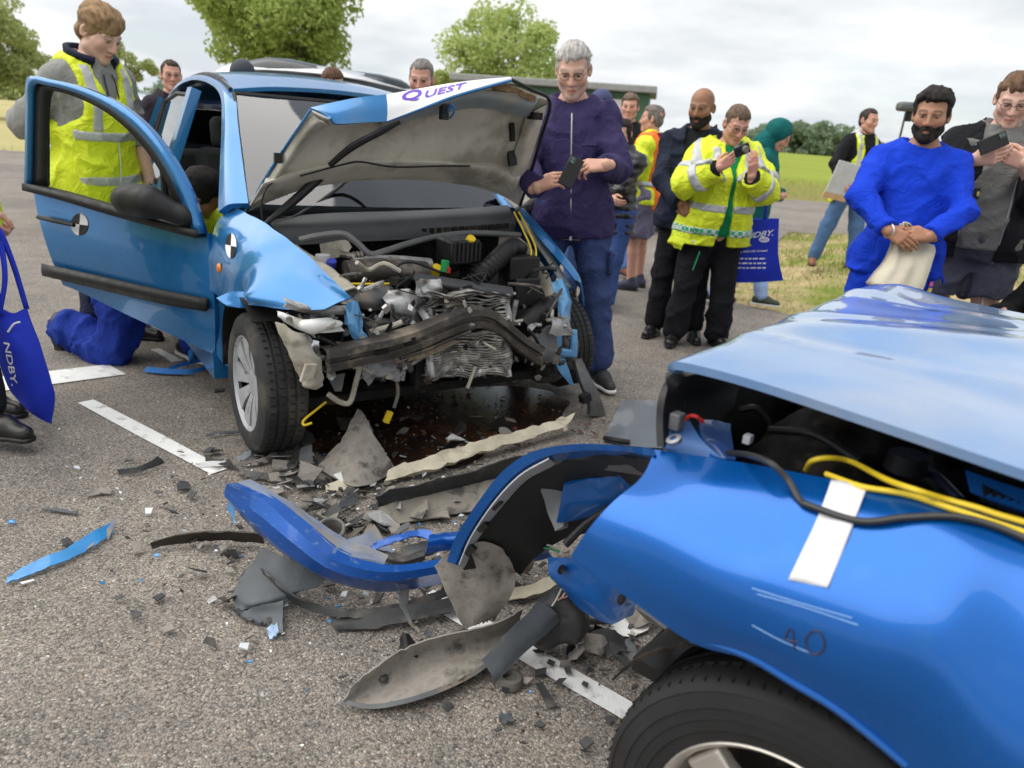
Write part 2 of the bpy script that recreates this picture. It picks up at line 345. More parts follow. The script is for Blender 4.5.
def field_mat():
    m = bpy.data.materials.new('field_grass'); m.use_nodes = True; t = m.node_tree; b = t.nodes['Principled BSDF']; n = t.nodes.new; L = t.links.new
    tc = n('ShaderNodeTexCoord'); sp = n('ShaderNodeSeparateXYZ'); L(tc.outputs['Object'], sp.inputs[0])
    def noi(s, d=6):
        q = n('ShaderNodeTexNoise'); q.inputs['Scale'].default_value = s; q.inputs['Detail'].default_value = d; q.inputs['Roughness'].default_value = .65; L(tc.outputs['Object'], q.inputs['Vector']); return q.outputs['Fac']
    def mr(v, a, c, d=0., e=1.):
        q = n('ShaderNodeMapRange'); L(v, q.inputs[0]); q.inputs[1].default_value = a; q.inputs[2].default_value = c; q.inputs[3].default_value = d; q.inputs[4].default_value = e; return q.outputs[0]
    def mix(f, a, c):
        q = n('ShaderNodeMix'); q.data_type = 'RGBA'
        for k, v in (('A', a), ('B', c)):
            if isinstance(v, tuple): q.inputs[k].default_value = (*v, 1)
            else: L(v, q.inputs[k])
        L(f, q.inputs['Factor']); return q.outputs['Result']
    straw = mix(mr(noi(6), .35, .65), (.50, .40, .22), (.36, .29, .15))
    green = mix(mr(noi(3), .35, .65), (.16, .21, .035), (.25, .29, .06))
    fgreen = mix(mr(noi(.07), .35, .65), (.20, .25, .035), (.27, .31, .05))
    near = mix(mr(noi(.55), .50, .60), straw, green)
    mid = mix(mr(noi(.3), .4, .6), (.24, .20, .08), (.22, .24, .05))
    c = mix(mr(sp.outputs[1], 18, 26), near, mid)
    c = mix(mr(sp.outputs[1], 36, 46), c, fgreen)
    dry = mix(mr(noi(.12), .35, .65), (.46, .39, .20), (.36, .34, .14)); c = mix(mr(sp.outputs[0], -2, -9), c, dry)
    L(c, b.inputs['Base Color']); b.inputs['Roughness'].default_value = .9; b.inputs['Specular IOR Level'].default_value = .1
    bp = n('ShaderNodeBump'); bp.inputs['Strength'].default_value = .8; bp.inputs['Distance'].default_value = .05; L(noi(14), bp.inputs['Height']); L(bp.outputs[0], b.inputs['Normal']); return m
nx_, ny_ = XX.shape
fi = [(i * ny_ + j, (i + 1) * ny_ + j, (i + 1) * ny_ + j + 1, i * ny_ + j + 1) for i in range(nx_ - 1) for j in range(ny_ - 1)]
props(mesh('ground', np.stack([XX, YY, ZZ], -1).reshape(-1, 3), fi, field_mat()), 'open airfield grass, straw coloured near the tarmac and green far off', 'ground', kind='structure')
from mathutils.geometry import delaunay_2d_cdt
vs_2, _, fs_2, *_ = delaunay_2d_cdt([Vector((p_[0], p_[1])) for p_ in TP], [], [list(range(len(TP)))], 1, 1e-5)
me = bpy.data.meshes.new('tarmac'); me.from_pydata([(v.x, v.y, 0) for v in vs_2], [], [tuple(f) for f in fs_2]); me.materials.append(ROAD); o = bpy.data.objects.new('tarmac', me); COL.objects.link(o)
if me.polygons[0].normal.z < 0: me.flip_normals()
props(o, 'worn grey brown chip surfaced tarmac', 'tarmac', kind='structure')

PAINT = mat('worn_white_paint', (.74, .74, .73), .6, var=.1, vs=14, col2=(.2, .18, .16), c2s=13, c2lo=.56, c2hi=.74, bump=.3, bs=160)
def marking(px4, label, jag=.006):
    P = [G(*p)[:2] for p in px4]; R = rough_poly([tuple(p) for p in P], .05, jag)
    topmesh('painted_line', [(p[0], p[1], .005) for p in R], [tuple(range(len(R)))], PAINT, label, 'road marking', kind='structure', smooth=False)
a0, a1 = G(86, 402)[:2], G(612, 704)[:2]; dv = (a1 - a0) / np.linalg.norm(a1 - a0); nv = np.array([-dv[1], dv[0]])
b0, b1 = G(219, 472.5)[:2], G(426, 596)[:2]
for e0, e1, lb_ in ((a0, b0, 'narrow white line ending at the black clip shards'), (b1, a1 + dv * .7, 'narrow white line running under the foreground wheel')):
    R = rough_poly([tuple(e0 - nv * .034), tuple(e1 - nv * .034), tuple(e1 + nv * .034), tuple(e0 + nv * .034)], .05, .004)
    topmesh('painted_line', [(p[0], p[1], .005) for p in R], [tuple(range(len(R)))], PAINT, lb_, 'road marking', kind='structure', smooth=False)
marking([(-90, 388), (108, 365), (126, 375), (-90, 405)], 'broad white bar painted near the blue tote bag')
marking([(92, 355.5), (103, 354.5), (121, 361), (107, 364)], 'short white dash painted under the open door')
marking([(150, 350), (160, 349), (184, 361), (172, 363)], 'small white dash painted by the kneeling knee', .01)
marking([(965, 283), (1030, 280), (1030, 290), (968, 292)], 'white painted bar at the verge', .01)

# spilt fluid under the crushed nose
PUD = mat('spilt_coolant', (.022, .012, .008), .14, var=.3, col2=(.085, .036, .018), c2s=5, c2lo=.45, c2hi=.7, bump=.25, bs=70, rvar=.08)
P = [G(*p)[:2] for p in ((300, 412), (335, 400), (430, 392), (530, 388), (560, 402), (550, 425), (500, 440), (470, 462), (410, 470), (350, 462), (305, 450))]
R = cr(np.array(P + P[:1]), 8)[:-1]; R = R + np.stack([fbm(np.c_[R, R[:, :1] * 0], 5, 3), fbm(np.c_[R, R[:, :1] * 0 + 3], 5, 3)], -1) * .05
topmesh('oil_puddle', [(p[0], p[1], .0085) for p in R], [tuple(range(len(R)))], PUD, 'dark brown puddle of spilt fluid under the crushed nose', 'puddle', kind='stuff', smooth=False)

# grass blades on the verge
rs = np.random.RandomState(3)
def grass(name, n, xr, yr, hmin, hmax, m, label, dens=None):
    x = rs.uniform(*xr, n * 3); y = rs.uniform(*yr, n * 3); s = poly_sd(x, y, TARMAC); k = s > -.03
    if dens is not None: k &= fbm(np.stack([x, y, 0 * x], -1), .8, 3, 4) > dens
    x, y = x[k][:n], y[k][:n]; z = zt(x, y) - .01; n = len(x); h = rs.uniform(hmin, hmax, n); a = rs.uniform(0, 6.28, n); w = rs.uniform(.004, .01, n); lx = rs.normal(0, .45, n) * h; ly = rs.normal(0, .45, n) * h
    V = np.stack([np.stack([x - np.cos(a) * w, y - np.sin(a) * w, z], -1), np.stack([x + np.cos(a) * w, y + np.sin(a) * w, z], -1), np.stack([x + lx, y + ly, z + h], -1)], 1).reshape(-1, 3)
    me = bpy.data.meshes.new(name); me.vertices.add(3 * n); me.vertices.foreach_set('co', V.ravel()); me.loops.add(3 * n); me.loops.foreach_set('vertex_index', np.arange(3 * n)); me.polygons.add(n); me.polygons.foreach_set('loop_start', np.arange(0, 3 * n, 3)); me.polygons.foreach_set('loop_total', np.full(n, 3)); me.update(); me.validate()
    me.materials.append(m); o = bpy.data.objects.new(name, me); COL.objects.link(o); props(o, label, 'grass', kind='stuff')
STRAW = leaf_mat('straw', (.52, .42, .24), (.36, .30, .15)); GREENB = leaf_mat('green_blade', (.16, .24, .04), (.32, .36, .10))
grass('dry_grass', 26000, (1.8, 16), (4.8, 14.6), .02, .07, STRAW, 'dry straw grass on the verge beside the tarmac')
grass('green_grass', 12000, (1.8, 16), (4.8, 14.6), .03, .10, GREENB, 'green tufts among the dry verge grass', .12)
grass('meadow_grass', 16000, (-14, 34), (20, 46), .06, .25, GREENB, 'meadow grass beyond the far tarmac strip')
grass('weeds', 300, (1.2, 2.6), (7, 9.6), .02, .06, GREENB, 'weeds at the edge of the tarmac')

# ------------------------------------------------------------------ trees and woods
BARK = mat('bark', (.12, .09, .065), .85, var=.35, bump=.5, bs=30)
def leaf_cloud(rs, centers, radii, per, size):
    C = []
    for c, r in zip(centers, radii):
        d = rs.normal(size=(per, 3)); d /= np.linalg.norm(d, axis=1)[:, None]; C.append(np.array(c) + d * (r * rs.uniform(.35, 1.08, per) ** .6)[:, None] * np.array([1, 1, .8]))
    C = np.concatenate(C); n = len(C); a = rs.normal(size=(n, 3)); a /= np.linalg.norm(a, axis=1)[:, None]; b = np.cross(a, rs.normal(size=(n, 3))); b /= np.linalg.norm(b, axis=1)[:, None]; s = size * rs.uniform(.6, 1.3, n)[:, None]
    V = np.stack([C - a * s, C + b * s * .55, C + a * s, C - b * s * .55], 1).reshape(-1, 3)
    return V, np.arange(4 * n).reshape(-1, 4)
def quads_mesh(name, V, F, m, parent=None):
    me = bpy.data.meshes.new(name); n = len(F); me.vertices.add(len(V)); me.vertices.foreach_set('co', np.ascontiguousarray(V, np.float32).ravel()); me.loops.add(4 * n); me.loops.foreach_set('vertex_index', np.ascontiguousarray(F, np.int32).ravel()); me.polygons.add(n); me.polygons.foreach_set('loop_start', np.arange(0, 4 * n, 4)); me.polygons.foreach_set('loop_total', np.full(n, 4)); me.update(calc_edges=True)
    me.materials.append(m); o = bpy.data.objects.new(name, me); COL.objects.link(o); o.parent = parent; return o
def tree(loc, crown_z, rx, rz, nclump, per, size, m, label, seed, group=None, trunk=.16, sparse=1.0):
    rs = np.random.RandomState(seed); t = thing('tree', label, 'tree', loc, 0, group); cs = []
    for i in range(nclump):
        d = rs.normal(size=3); d /= np.linalg.norm(d); r = rs.uniform(.45, .95) ** .7
        cs.append(np.array([d[0] * rx * r, d[1] * rx * r, crown_z + d[2] * rz * r]))
    cs = np.array(cs); V, F = leaf_cloud(rs, cs, rs.uniform(.16, .30, nclump) * rx * sparse, per, size); quads_mesh('crown', V, F, m, t)
    b = MB(); top = np.array([.1, 0, crown_z]); b.tube([(0, 0, 0), (.03, .02, crown_z * .4), top, (.1, .05, crown_z + rz * .7)], [trunk, trunk * .8, trunk * .5, .02], 8, 3)
    for c in cs[::3]: s0 = np.array([.05, 0, rs.uniform(.35, .9) * crown_z]); b.tube([s0, (s0 + c) / 2 + [0, 0, .15], c], [trunk * .35, trunk * .2, .01], 5, 3)
    b.build('trunk', BARK, t); return t
LEAF1 = leaf_mat('spring_leaf', (.27, .37, .085), (.48, .55, .19)); LEAF2 = leaf_mat('pale_leaf', (.36, .46, .14), (.56, .62, .27)); LEAF3 = leaf_mat('olive_leaf', (.30, .36, .14), (.50, .54, .26)); LEAF4 = leaf_mat('hazed_wood_leaf', (.17, .235, .15), (.30, .37, .25))  # last leaf: distance haze put into its colour, lightened and greyed
def ground_at(px, Y): v = ray(px, 110); return np.array([v[0] * Y / v[1], Y, 0])
p = ground_at(283, 27); tree(p, 5.0, 2.85, 2.7, 84, 430, .092, LEAF1, 'full round bright green tree rising behind the car roof', 11)
p = ground_at(508, 36); tree(p, 4.5, 3.0, 2.2, 66, 240, .10, LEAF2, 'loose pale green tree behind the raised bonnet', 12)
p = ground_at(452, 36.5); tree(p, 2.9, 1.4, 1.3, 18, 220, .10, LEAF2, 'small pale green tree left of the loose pale one', 15)
p = ground_at(-12, 44); tree(p, 4.2, 3.3, 2.7, 70, 300, .12, LEAF3, 'olive green tree at the far left beyond the grass', 13)
p = ground_at(128, 60); tree(p, 4.2, 2.3, 1.8, 26, 220, .13, LEAF3, 'slim olive tree behind the young man in hi-vis', 14)
rsw = np.random.RandomState(8)
def wood(name, pts, label, m, per=170, size=.75):
    cs = []; rr = []
    for (x, y, h, w) in pts:
        for k in range(5): cs.append((x + rsw.normal(0, w * .35), y + rsw.normal(0, w * .4), rsw.uniform(.18, .92) * h)); rr.append(w * rsw.uniform(.5, .75))
    V, F = leaf_cloud(rsw, cs, rr, per, size); o = quads_mesh(name, V, F, m); props(o, label, 'woodland', kind='stuff')
def wood_line(px0, px1, Y, n, hf): 
    r = []
    for i in range(n):
        px = px0 + (px1 - px0) * (i + rsw.uniform(-.3, .3)) / (n - 1); u = (px - px0) / (px1 - px0); v = ray(px, 150); r.append((v[0] * Y / v[1], Y + rsw.uniform(-8, 14), hf(u) * rsw.uniform(.9, 1.08) + .011 * (Y - 34), 4.2))
    return r
wood('distant_wood', wood_line(756, 892, 255, 44, lambda u: (7.5 + 1.6 * min(1, u / .3) if u < .55 else 9.1 - 5.6 * (u - .55) / .45)), 'distant dark green wood across the field', LEAF4, 150, .7)
wood('distant_hedge', wood_line(60, 330, 130, 46, lambda u: 2.6 + .8 * math.sin(u * 17)), 'distant green hedge line beyond the left grass', LEAF4, 70, .45)
wood('far_treeline', wood_line(-160, 70, 120, 30, lambda u: 3.0), 'far line of bushes at the left edge', LEAF3, 60, .5)

# ------------------------------------------------------------------ green cabin
GREENW = mat('green_cladding', srgb(72, 108, 78), .5, var=.12); ROOFG = mat('grey_roof_felt', (.30, .30, .29), .7, var=.15); DARKG = mat('dark_glass', (.02, .025, .03), .1)
gp_ = ground_at(556, 26); t = thing('green_cabin', 'green clad cabin with a flat grey roof behind the crowd', 'cabin', gp_, math.radians(-9))
for k in range(11): MB().box((-2.7 + .54 * k, 0, 1.55), (.53, 2.6 + .03 * (k % 2), 2.5)).build('wall_panel', GREENW, t, False)
b = MB(); b.box((0, 0, .15), (5.92, 2.5, .3)); b.build('base', ROOFG, t, False)
o = MB().box((0, -.1, 2.92), (6.3, 3.2, .2)).build('roof', ROOFG, t, False); bevel(o, .03)
MB().box((2.05, -1.36, 2.25), (1.1, .06, .7)).build('window', WHITEP, t, False); MB().box((-2.3, -1.36, 2.0), (1.3, .06, .8)).build('window', DARKG, t, False)

# ------------------------------------------------------------------ background cars
def wheel_parts(t, c, ax, r, w, rimmat, spokes=5):
    ax = np.array(ax, float); c = np.array(c, float); h = w / 2
    MB().lathe([(r * .60, -h * .9), (r * .9, -h), (r * .985, -h * .75), (r, -h * .3), (r, h * .3), (r * .985, h * .75), (r * .9, h), (r * .66, h * .95), (r * .62, h * .6), (r * .60, -h * .9)], c, ax, 36).build('tyre', RUBBER, t)
    b = MB(); b.lathe([(.0, h * .55), (r * .16, h * .6), (r * .2, h * .45), (r * .2, h * .2), (r * .62, h * .1), (r * .63, h * .8), (r * .6, h * .7)], c, ax, 30); b.build('rim', rimmat, t)
RIM = mat('silver_rim', (.55, .55, .56), .35, .6, var=.15)
def far_car(loc, rz, L_, Wd, Ht, paint, label, group=None):
    t = thing('parked_car', label, 'car', loc, rz, group); hw = Wd / 2
    prof = [(-L_ * .5, .42, .62), (-L_ * .5 + .05, .95, .96), (-L_ * .36, 1.0, 1.02), (0, .95, .98), (L_ * .28, .9, .94), (L_ * .46, .74, .8), (L_ * .5, .5, .62)]
    C = []
    for x, zb, zm in prof: C.append([(x, -hw * .9, .22), (x, -hw, .45), (x, -hw * .985, zb * .85), (x, -hw * .86, zb), (x, 0, zm), (x, hw * .86, zb), (x, hw * .985, zb * .85), (x, hw, .45), (x, hw * .9, .22)])
    o = panel('body', C, paint, t, 4, 3, .02)
    rf = [(-L_ * .46, .98, .74), (-L_ * .36, Ht * .93, .64), (-L_ * .15, Ht, .60), (L_ * .08, Ht * .985, .60), (L_ * .30, .95, .74)]
    C = [[(x, -hw * w, .93), (x, -hw * (w * .97), .93 + (z - .93) * .55), (x, -hw * w * .84, .93 + (z - .93) * .95), (x, 0, z), (x, hw * w * .84, .93 + (z - .93) * .95), (x, hw * w * .97, .93 + (z - .93) * .55), (x, hw * w, .93)] for x, z, w in [(a, b_, 1.15 * w_ + .08) for a, b_, w_ in rf]]
    panel('greenhouse', C, DARKG, t, 4, 3, .01)
    C = [[(x, -hw * w * .93, z - .09), (x, -hw * w * .7, z - .005), (x, 0, z + .025), (x, hw * w * .7, z - .005), (x, hw * w * .93, z - .09)] for x, z, w in [(-L_ * .37, Ht * .94, .8), (-L_ * .15, Ht, .78), (L_ * .08, Ht * .985, .76), (L_ * .16, Ht * .9, .78)]]
    panel('roof', C, paint, t, 4, 3, .015)
    for sx in (-.31, .31):
        for sy in (-1, 1): wheel_parts(t, (L_ * sx, sy * (hw - .1), .31), (0, sy, 0), .31, .2, RIM)
    for sy in (-1, 1):
        MB().box((L_ * .485, sy * hw * .66, .66), (.06, .3, .13)).build('headlamp', CHROME, t); MB().box((-L_ * .49, sy * hw * .72, .86), (.05, .22, .2)).build('tail_lamp', mat('red_lamp', (.35, .01, .01), .3), t)
    return t
SILVER = mat('silver_car_paint', (.55, .56, .58), .3, .5, .8, var=.05); NAVYC = mat('navy_car_paint', srgb(48, 58, 108), .3, .3, .8, var=.08)
far_car(ground_at(118, 10.6), math.radians(-60), 4.2, 1.75, 1.5, SILVER, 'silver hatchback parked behind the man in glasses')
far_car(ground_at(276, 9.6), math.radians(200), 4.5, 1.85, 1.93, SILVER, 'silver people carrier whose roof shows above the blue car')
far_car(ground_at(668, 14.5), math.radians(97), 4.3, 1.76, 1.50, NAVYC, 'navy saloon parked behind the bald man')
# ------------------------------------------------------------------ implicit surfaces: smooth unions of tapered limbs and ellipsoids turned into one skin
class Grid:
    def __init__(s, lo, hi, v):
        s.v = v; s.lo = np.array(lo, float); s.n = (np.ceil((np.array(hi, float) - s.lo) / v).astype(int) + 1); s.D = np.full(s.n, 1.0, np.float32)
    def blk(s, lo=None, hi=None):
        a = [0, 0, 0] if lo is None else [int(max(0, math.floor((lo[i] - s.lo[i]) / s.v))) for i in range(3)]
        b = list(s.n) if hi is None else [int(min(s.n[i], math.ceil((hi[i] - s.lo[i]) / s.v) + 1)) for i in range(3)]
        if any(b[i] <= a[i] for i in range(3)): return None, None
        ax = [(s.lo[i] + s.v * np.arange(a[i], b[i])).astype(np.float32) for i in range(3)]
        return tuple(slice(a[i], b[i]) for i in range(3)), np.stack(np.meshgrid(*ax, indexing='ij'), -1)
    def put(s, sl, d, k):
        A = s.D[sl]; h = np.clip(.5 + .5 * (A - d) / k, 0, 1); s.D[sl] = A * (1 - h) + d * h - k * h * (1 - h)
    def cut(s, sl, d, k):             # smooth subtract
        A = s.D[sl]; h = np.clip(.5 - .5 * (A + d) / k, 0, 1); s.D[sl] = A * (1 - h) - d * h + k * h * (1 - h)
    def cap(s, a, b, ra, rb, k=.02, clip=None):
        a = np.array(a, float); b = np.array(b, float); m = max(ra, rb) + k + 2 * s.v; sl, P = s.blk(np.minimum(a, b) - m, np.maximum(a, b) + m)
        if sl is None: return
        d = capd(P, a, b, ra, rb)
        if clip is not None: d = np.maximum(d, clip(P))
        s.put(sl, d, k)
    def ell(s, c, r, k=.02, R=None, sub=False):
        c = np.array(c, float); r = np.array(r, float); m = r.max() + k + 2 * s.v; sl, P = s.blk(c - m, c + m)
        if sl is None: return
        d = elld(P, c, r, R); (s.cut if sub else s.put)(sl, d, k)
    def surf(s): return surfnet(s.D, s.lo, s.v)
def capd(P, a, b, ra, rb):
    ba = (b - a).astype(np.float32); pa = P - a.astype(np.float32); t = np.clip((pa @ ba) / max(1e-9, float(ba @ ba)), 0, 1)
    return np.linalg.norm(pa - t[..., None] * ba, axis=-1) - (ra + (rb - ra) * t)
def elld(P, c, r, R=None):
    q = (P - np.asarray(c, np.float32))
    if R is not None: q = q @ np.asarray(R, np.float32)
    k0 = np.linalg.norm(q / r.astype(np.float32), axis=-1); k1 = np.linalg.norm(q / (r * r).astype(np.float32), axis=-1) + 1e-6
    return k0 * (k0 - 1) / k1
def surfnet(D, lo, v):
    S = D < 0; c = np.zeros(np.array(D.shape) - 1, np.int8)
    for i in (0, 1):
        for j in (0, 1):
            for k in (0, 1): c += S[i:D.shape[0] - 1 + i, j:D.shape[1] - 1 + j, k:D.shape[2] - 1 + k]
    I = np.argwhere((c > 0) & (c < 8))
    if len(I) == 0: return np.zeros((0, 3)), np.zeros((0, 4), int)
    idx = np.full(c.shape, -1, np.int64); idx[tuple(I.T)] = np.arange(len(I))
    cor = {(i, j, k): D[I[:, 0] + i, I[:, 1] + j, I[:, 2] + k] for i in (0, 1) for j in (0, 1) for k in (0, 1)}
    acc = np.zeros((len(I), 3)); cnt = np.zeros(len(I))
    for a in cor:
        for ax in range(3):
            if a[ax]: continue
            b = list(a); b[ax] = 1; b = tuple(b); da, db = cor[a], cor[b]; m = (da < 0) != (db < 0); t = np.where(m, da / np.where(m, da - db, 1), 0)
            p = np.tile(np.array(a, float), (len(I), 1)); p[:, ax] += t; acc[m] += p[m]; cnt[m] += 1
    V = np.asarray(lo) + v * (I + acc / cnt[:, None]); Fs = []
    for ax in range(3):
        u, w = (ax + 1) % 3, (ax + 2) % 3
        lo_ = [slice(1, -1)] * 3; lo_[ax] = slice(0, -1); hi_ = [slice(1, -1)] * 3; hi_[ax] = slice(1, None)
        A, B = S[tuple(lo_)], S[tuple(hi_)]; E = np.argwhere(A != B); off = np.array([1, 1, 1]); off[ax] = 0; E = E + off
        if len(E) == 0: continue
        flip = S[tuple(E.T)]; du = np.zeros(3, int); du[u] = 1; dw = np.zeros(3, int); dw[w] = 1
        q = np.stack([idx[tuple((E - du - dw).T)], idx[tuple((E - dw).T)], idx[tuple(E.T)], idx[tuple((E - du).T)]], 1)
        q[~flip] = q[~flip][:, ::-1]; Fs.append(q)
    F = np.concatenate(Fs); F = F[(F >= 0).all(1)]; return V, F
def quad_obj(name, V, F, m, parent=None, col=None):
    me = bpy.data.meshes.new(name); n = len(F); me.vertices.add(len(V)); me.vertices.foreach_set('co', np.ascontiguousarray(V, np.float32).ravel()); me.loops.add(4 * n); me.loops.foreach_set('vertex_index', np.ascontiguousarray(F, np.int32).ravel()); me.polygons.add(n); me.polygons.foreach_set('loop_start', np.arange(0, 4 * n, 4)); me.polygons.foreach_set('loop_total', np.full(n, 4)); me.polygons.foreach_set('use_smooth', np.ones(n, bool)); me.update(calc_edges=True)
    me.materials.append(m)
    if col is not None:
        a = me.color_attributes.new('Col', 'FLOAT_COLOR', 'POINT'); a.data.foreach_set('color', np.ascontiguousarray(np.c_[col, np.ones(len(col))], np.float32).ravel())
    o = bpy.data.objects.new(name, me); COL.objects.link(o); o.parent = parent; return o
def sdf_obj(name, lo, hi, v, fn, m, parent=None):
    g = Grid(lo, hi, v); fn(g); V, F = g.surf(); return quad_obj(name, V, F, m, parent)
# ------------------------------------------------------------------ the crashed azure hatchback
C3 = Frame((-.442, 3.351, 0), -55.8); q = C3.X
car = thing('crashed_hatchback', 'azure blue hatchback with crushed nose, raised bonnet and open door', 'car', C3.o, C3.yaw)
rail = [(-.44, .765, .935), (-.66, .70, 1.115), (-.88, .635, 1.285), (-1.10, .585, 1.42), (-1.45, .565, 1.485), (-1.9, .565, 1.505), (-2.4, .57, 1.455), (-2.8, .59, 1.31), (-3.02, .64, 1.08)]
wsh = [(-.33, .665, .985), (-.58, .62, 1.145), (-.82, .575, 1.305), (-1.05, .53, 1.432)]
for s in (-1, 1):
    m_ = lambda P: [(x, s * y, z) for x, y, z in P]
    A = m_(wsh); B = m_(rail[:4]); mid = [tuple((np.array(a) + np.array(b)) / 2 + np.array([0, s * .012, .012])) for a, b in zip(A, B)]
    C = [A, mid, B] if s > 0 else [B, mid, A]
    A = m_(wsh + [(-1.45, .515, 1.508), (-1.9, .515, 1.528), (-2.4, .515, 1.478), (-2.75, .53, 1.362), (-2.98, .60, 1.13)]); B = m_(rail); mid = [tuple((np.array(a) + np.array(b)) / 2 + np.array([0, s * .014, .014])) for a, b in zip(A, B)]
    C = [A, mid, B] if s > 0 else [B, mid, A]
    panel('roof_arch', C, CARBLUE, car, 4, 6, .03)
    R2 = m_(rail[3:]); MB().tube([(x, y * .90, z + .027) for x, y, z in R2[:-1]], .020, 8, 4).build('roof_strip', BLACKP, car)
    # middle and rear pillars
    pil = m_([(-1.56, .60, 1.44), (-1.52, .71, 1.15), (-1.50, .795, .93)]); pil2 = [(x + .13, y + s * .004, z) for x, y, z in pil]; C = [pil, pil2] if s < 0 else [pil2, pil]
    panel('pillar', C, CARBLUE, car, 3, 5, .05)
    # lower flank behind the front door, sill and rear quarter
    C = [[(x, s * (.80 + .02 * math.sin(k / 4 * 3.1)), z) for k, z in enumerate((.93, .75, .58, .42, .28))] for x in (-1.42, -2.0, -2.35)]
    C += [[(-2.75, s * .80, .95), (-2.75, s * .82, .80), (-2.75, s * .82, .66), (-2.72, s * .82, .6), (-2.7, s * .82, .56)], [(-3.05, s * .72, .98), (-3.08, s * .76, .8), (-3.1, s * .77, .6), (-3.1, s * .76, .45), (-3.08, s * .74, .32)]]
    if s < 0: C = C[::-1]
    panel('rear_door', C, CARBLUE, car, 5, 5, .03)
    MB().box((-1.3, s * .77, .25), (1.75, .1, .13)).build('sill', CARBLUE, car)
    wheel_parts(car, (-2.46, s * .72, .29), (0, s, 0), .29, .18, RIM)
    w = m_([(-1.6, .615, 1.42), (-2.0, .62, 1.43), (-2.35, .63, 1.38), (-2.38, .775, .96), (-2.0, .79, .945), (-1.58, .79, .94)])
    mesh('rear_side_glass', w, [tuple(range(6))], GLASS, car); MB().tube(w + w[:1], .013, 6).build('window_seal', BLACKP, car)
    panel('pillar', ([m_([(-2.38, .635, 1.40), (-2.42, .73, 1.15), (-2.40, .79, .95)]), m_([(-2.95, .66, 1.1), (-2.9, .72, 1.02), (-2.8, .80, .95)])])[::(1 if s > 0 else -1)], CARBLUE, car, 3, 4, .03)
C = [[(x, y, z) for y, z in ((-w, z0), (-w * .6, z0 + .028), (0, z0 + .04), (w * .6, z0 + .028), (w, z0))] for x, z0, w in ((-1.05, 1.437, .53), (-1.1, 1.447, .53), (-1.45, 1.505, .52), (-1.9, 1.525, .52), (-2.4, 1.475, .52), (-2.75, 1.36, .53))]
roof_o = panel('roof', C, CARBLUE, car, 5, 5, .02)
C = [[(-.36 + .06 * (1 - abs(y)), y * .665, .975 + .0 * y) for y in (-1, -.5, 0, .5, 1)], [(-.60 + .05 * (1 - abs(y)), y * .62, 1.14) for y in (-1, -.5, 0, .5, 1)], [(-.84 + .04 * (1 - abs(y)), y * .575, 1.30) for y in (-1, -.5, 0, .5, 1)], [(-1.05 + .03 * (1 - abs(y)), y * .53, 1.435) for y in (-1, -.5, 0, .5, 1)]]
WSG = glass_mat('windscreen_glass', (.72, .82, .85), 2.4, .02)
wsc = panel('windscreen', C, WSG, car, 4, 4, .004)
MB().tube([c for c in C[3]], .014, 6, 3).build('windscreen_seal', BLACKP, car)
for s in (0, -1): MB().tube([(r[s][0], r[s][1], r[s][2] + .004) for r in C], .011, 6, 3).build('windscreen_seal', BLACKP, car)
C = [[(-2.75, y * .53, 1.355), (-2.95, y * .58, 1.12), (-3.07, y * .66, .95)] for y in (-1, 0, 1)]; panel('rear_window', C, GLASS, car, 3, 3, .004)
C = [[(-3.07, y * .72, .96), (-3.13, y * .74, .7), (-3.16, y * .74, .5), (-3.08, y * .72, .3)] for y in (-1, -.5, 0, .5, 1)]; panel('tailgate', C, CARBLUE, car, 3, 3, .02)
# cabin
SEATM = mat('charcoal_upholstery', (.03, .03, .034), .85, var=.3, bump=.2, bs=180)
MB().box((-1.7, 0, .24), (2.6, 1.44, .05)).build('cabin_floor', SEATM, car); MB().box((-.62, 0, .62), (.16, 1.36, .66)).build('bulkhead', DARK, car)
bevel(MB().box((-.70, 0, .88), (.34, 1.3, .18)).build('dashboard', BLACKP, car), .04, 3)
for y in (-.36, .36):
    bevel(MB().box((-1.42, y, .46), (.5, .48, .18)).build('seat', SEATM, car), .05, 3)
    bevel(MB().box((-1.68, y, .82), (.16, .46, .66), roty(-.24)).build('backrest', SEATM, car), .05, 3)
    bevel(MB().box((-1.80, y, 1.23), (.10, .26, .18), roty(-.2)).build('headrest', SEATM, car), .04, 3)
bevel(MB().box((-2.45, 0, .75), (.2, 1.2, .7), roty(-.2)).build('rear_bench', SEATM, car), .05, 3)
o = MB().tube([(-.98 + .05 * math.cos(a), -.36 + .18 * math.sin(a), .93 + .17 * math.cos(a)) for a in np.linspace(0, 6.28, 25)], .014, 8).build('steering_wheel', BLACKP, car)
MB().box((-.97, 0, 1.36), (.03, .22, .06)).build('mirror', BLACKP, car)
panel('paper_tag', [[q(258, 104, -.98), q(270, 105, -.98)], [q(260, 110, -.96), q(272, 108, -.96)]], WHITEP, car, 2, 2, .002)

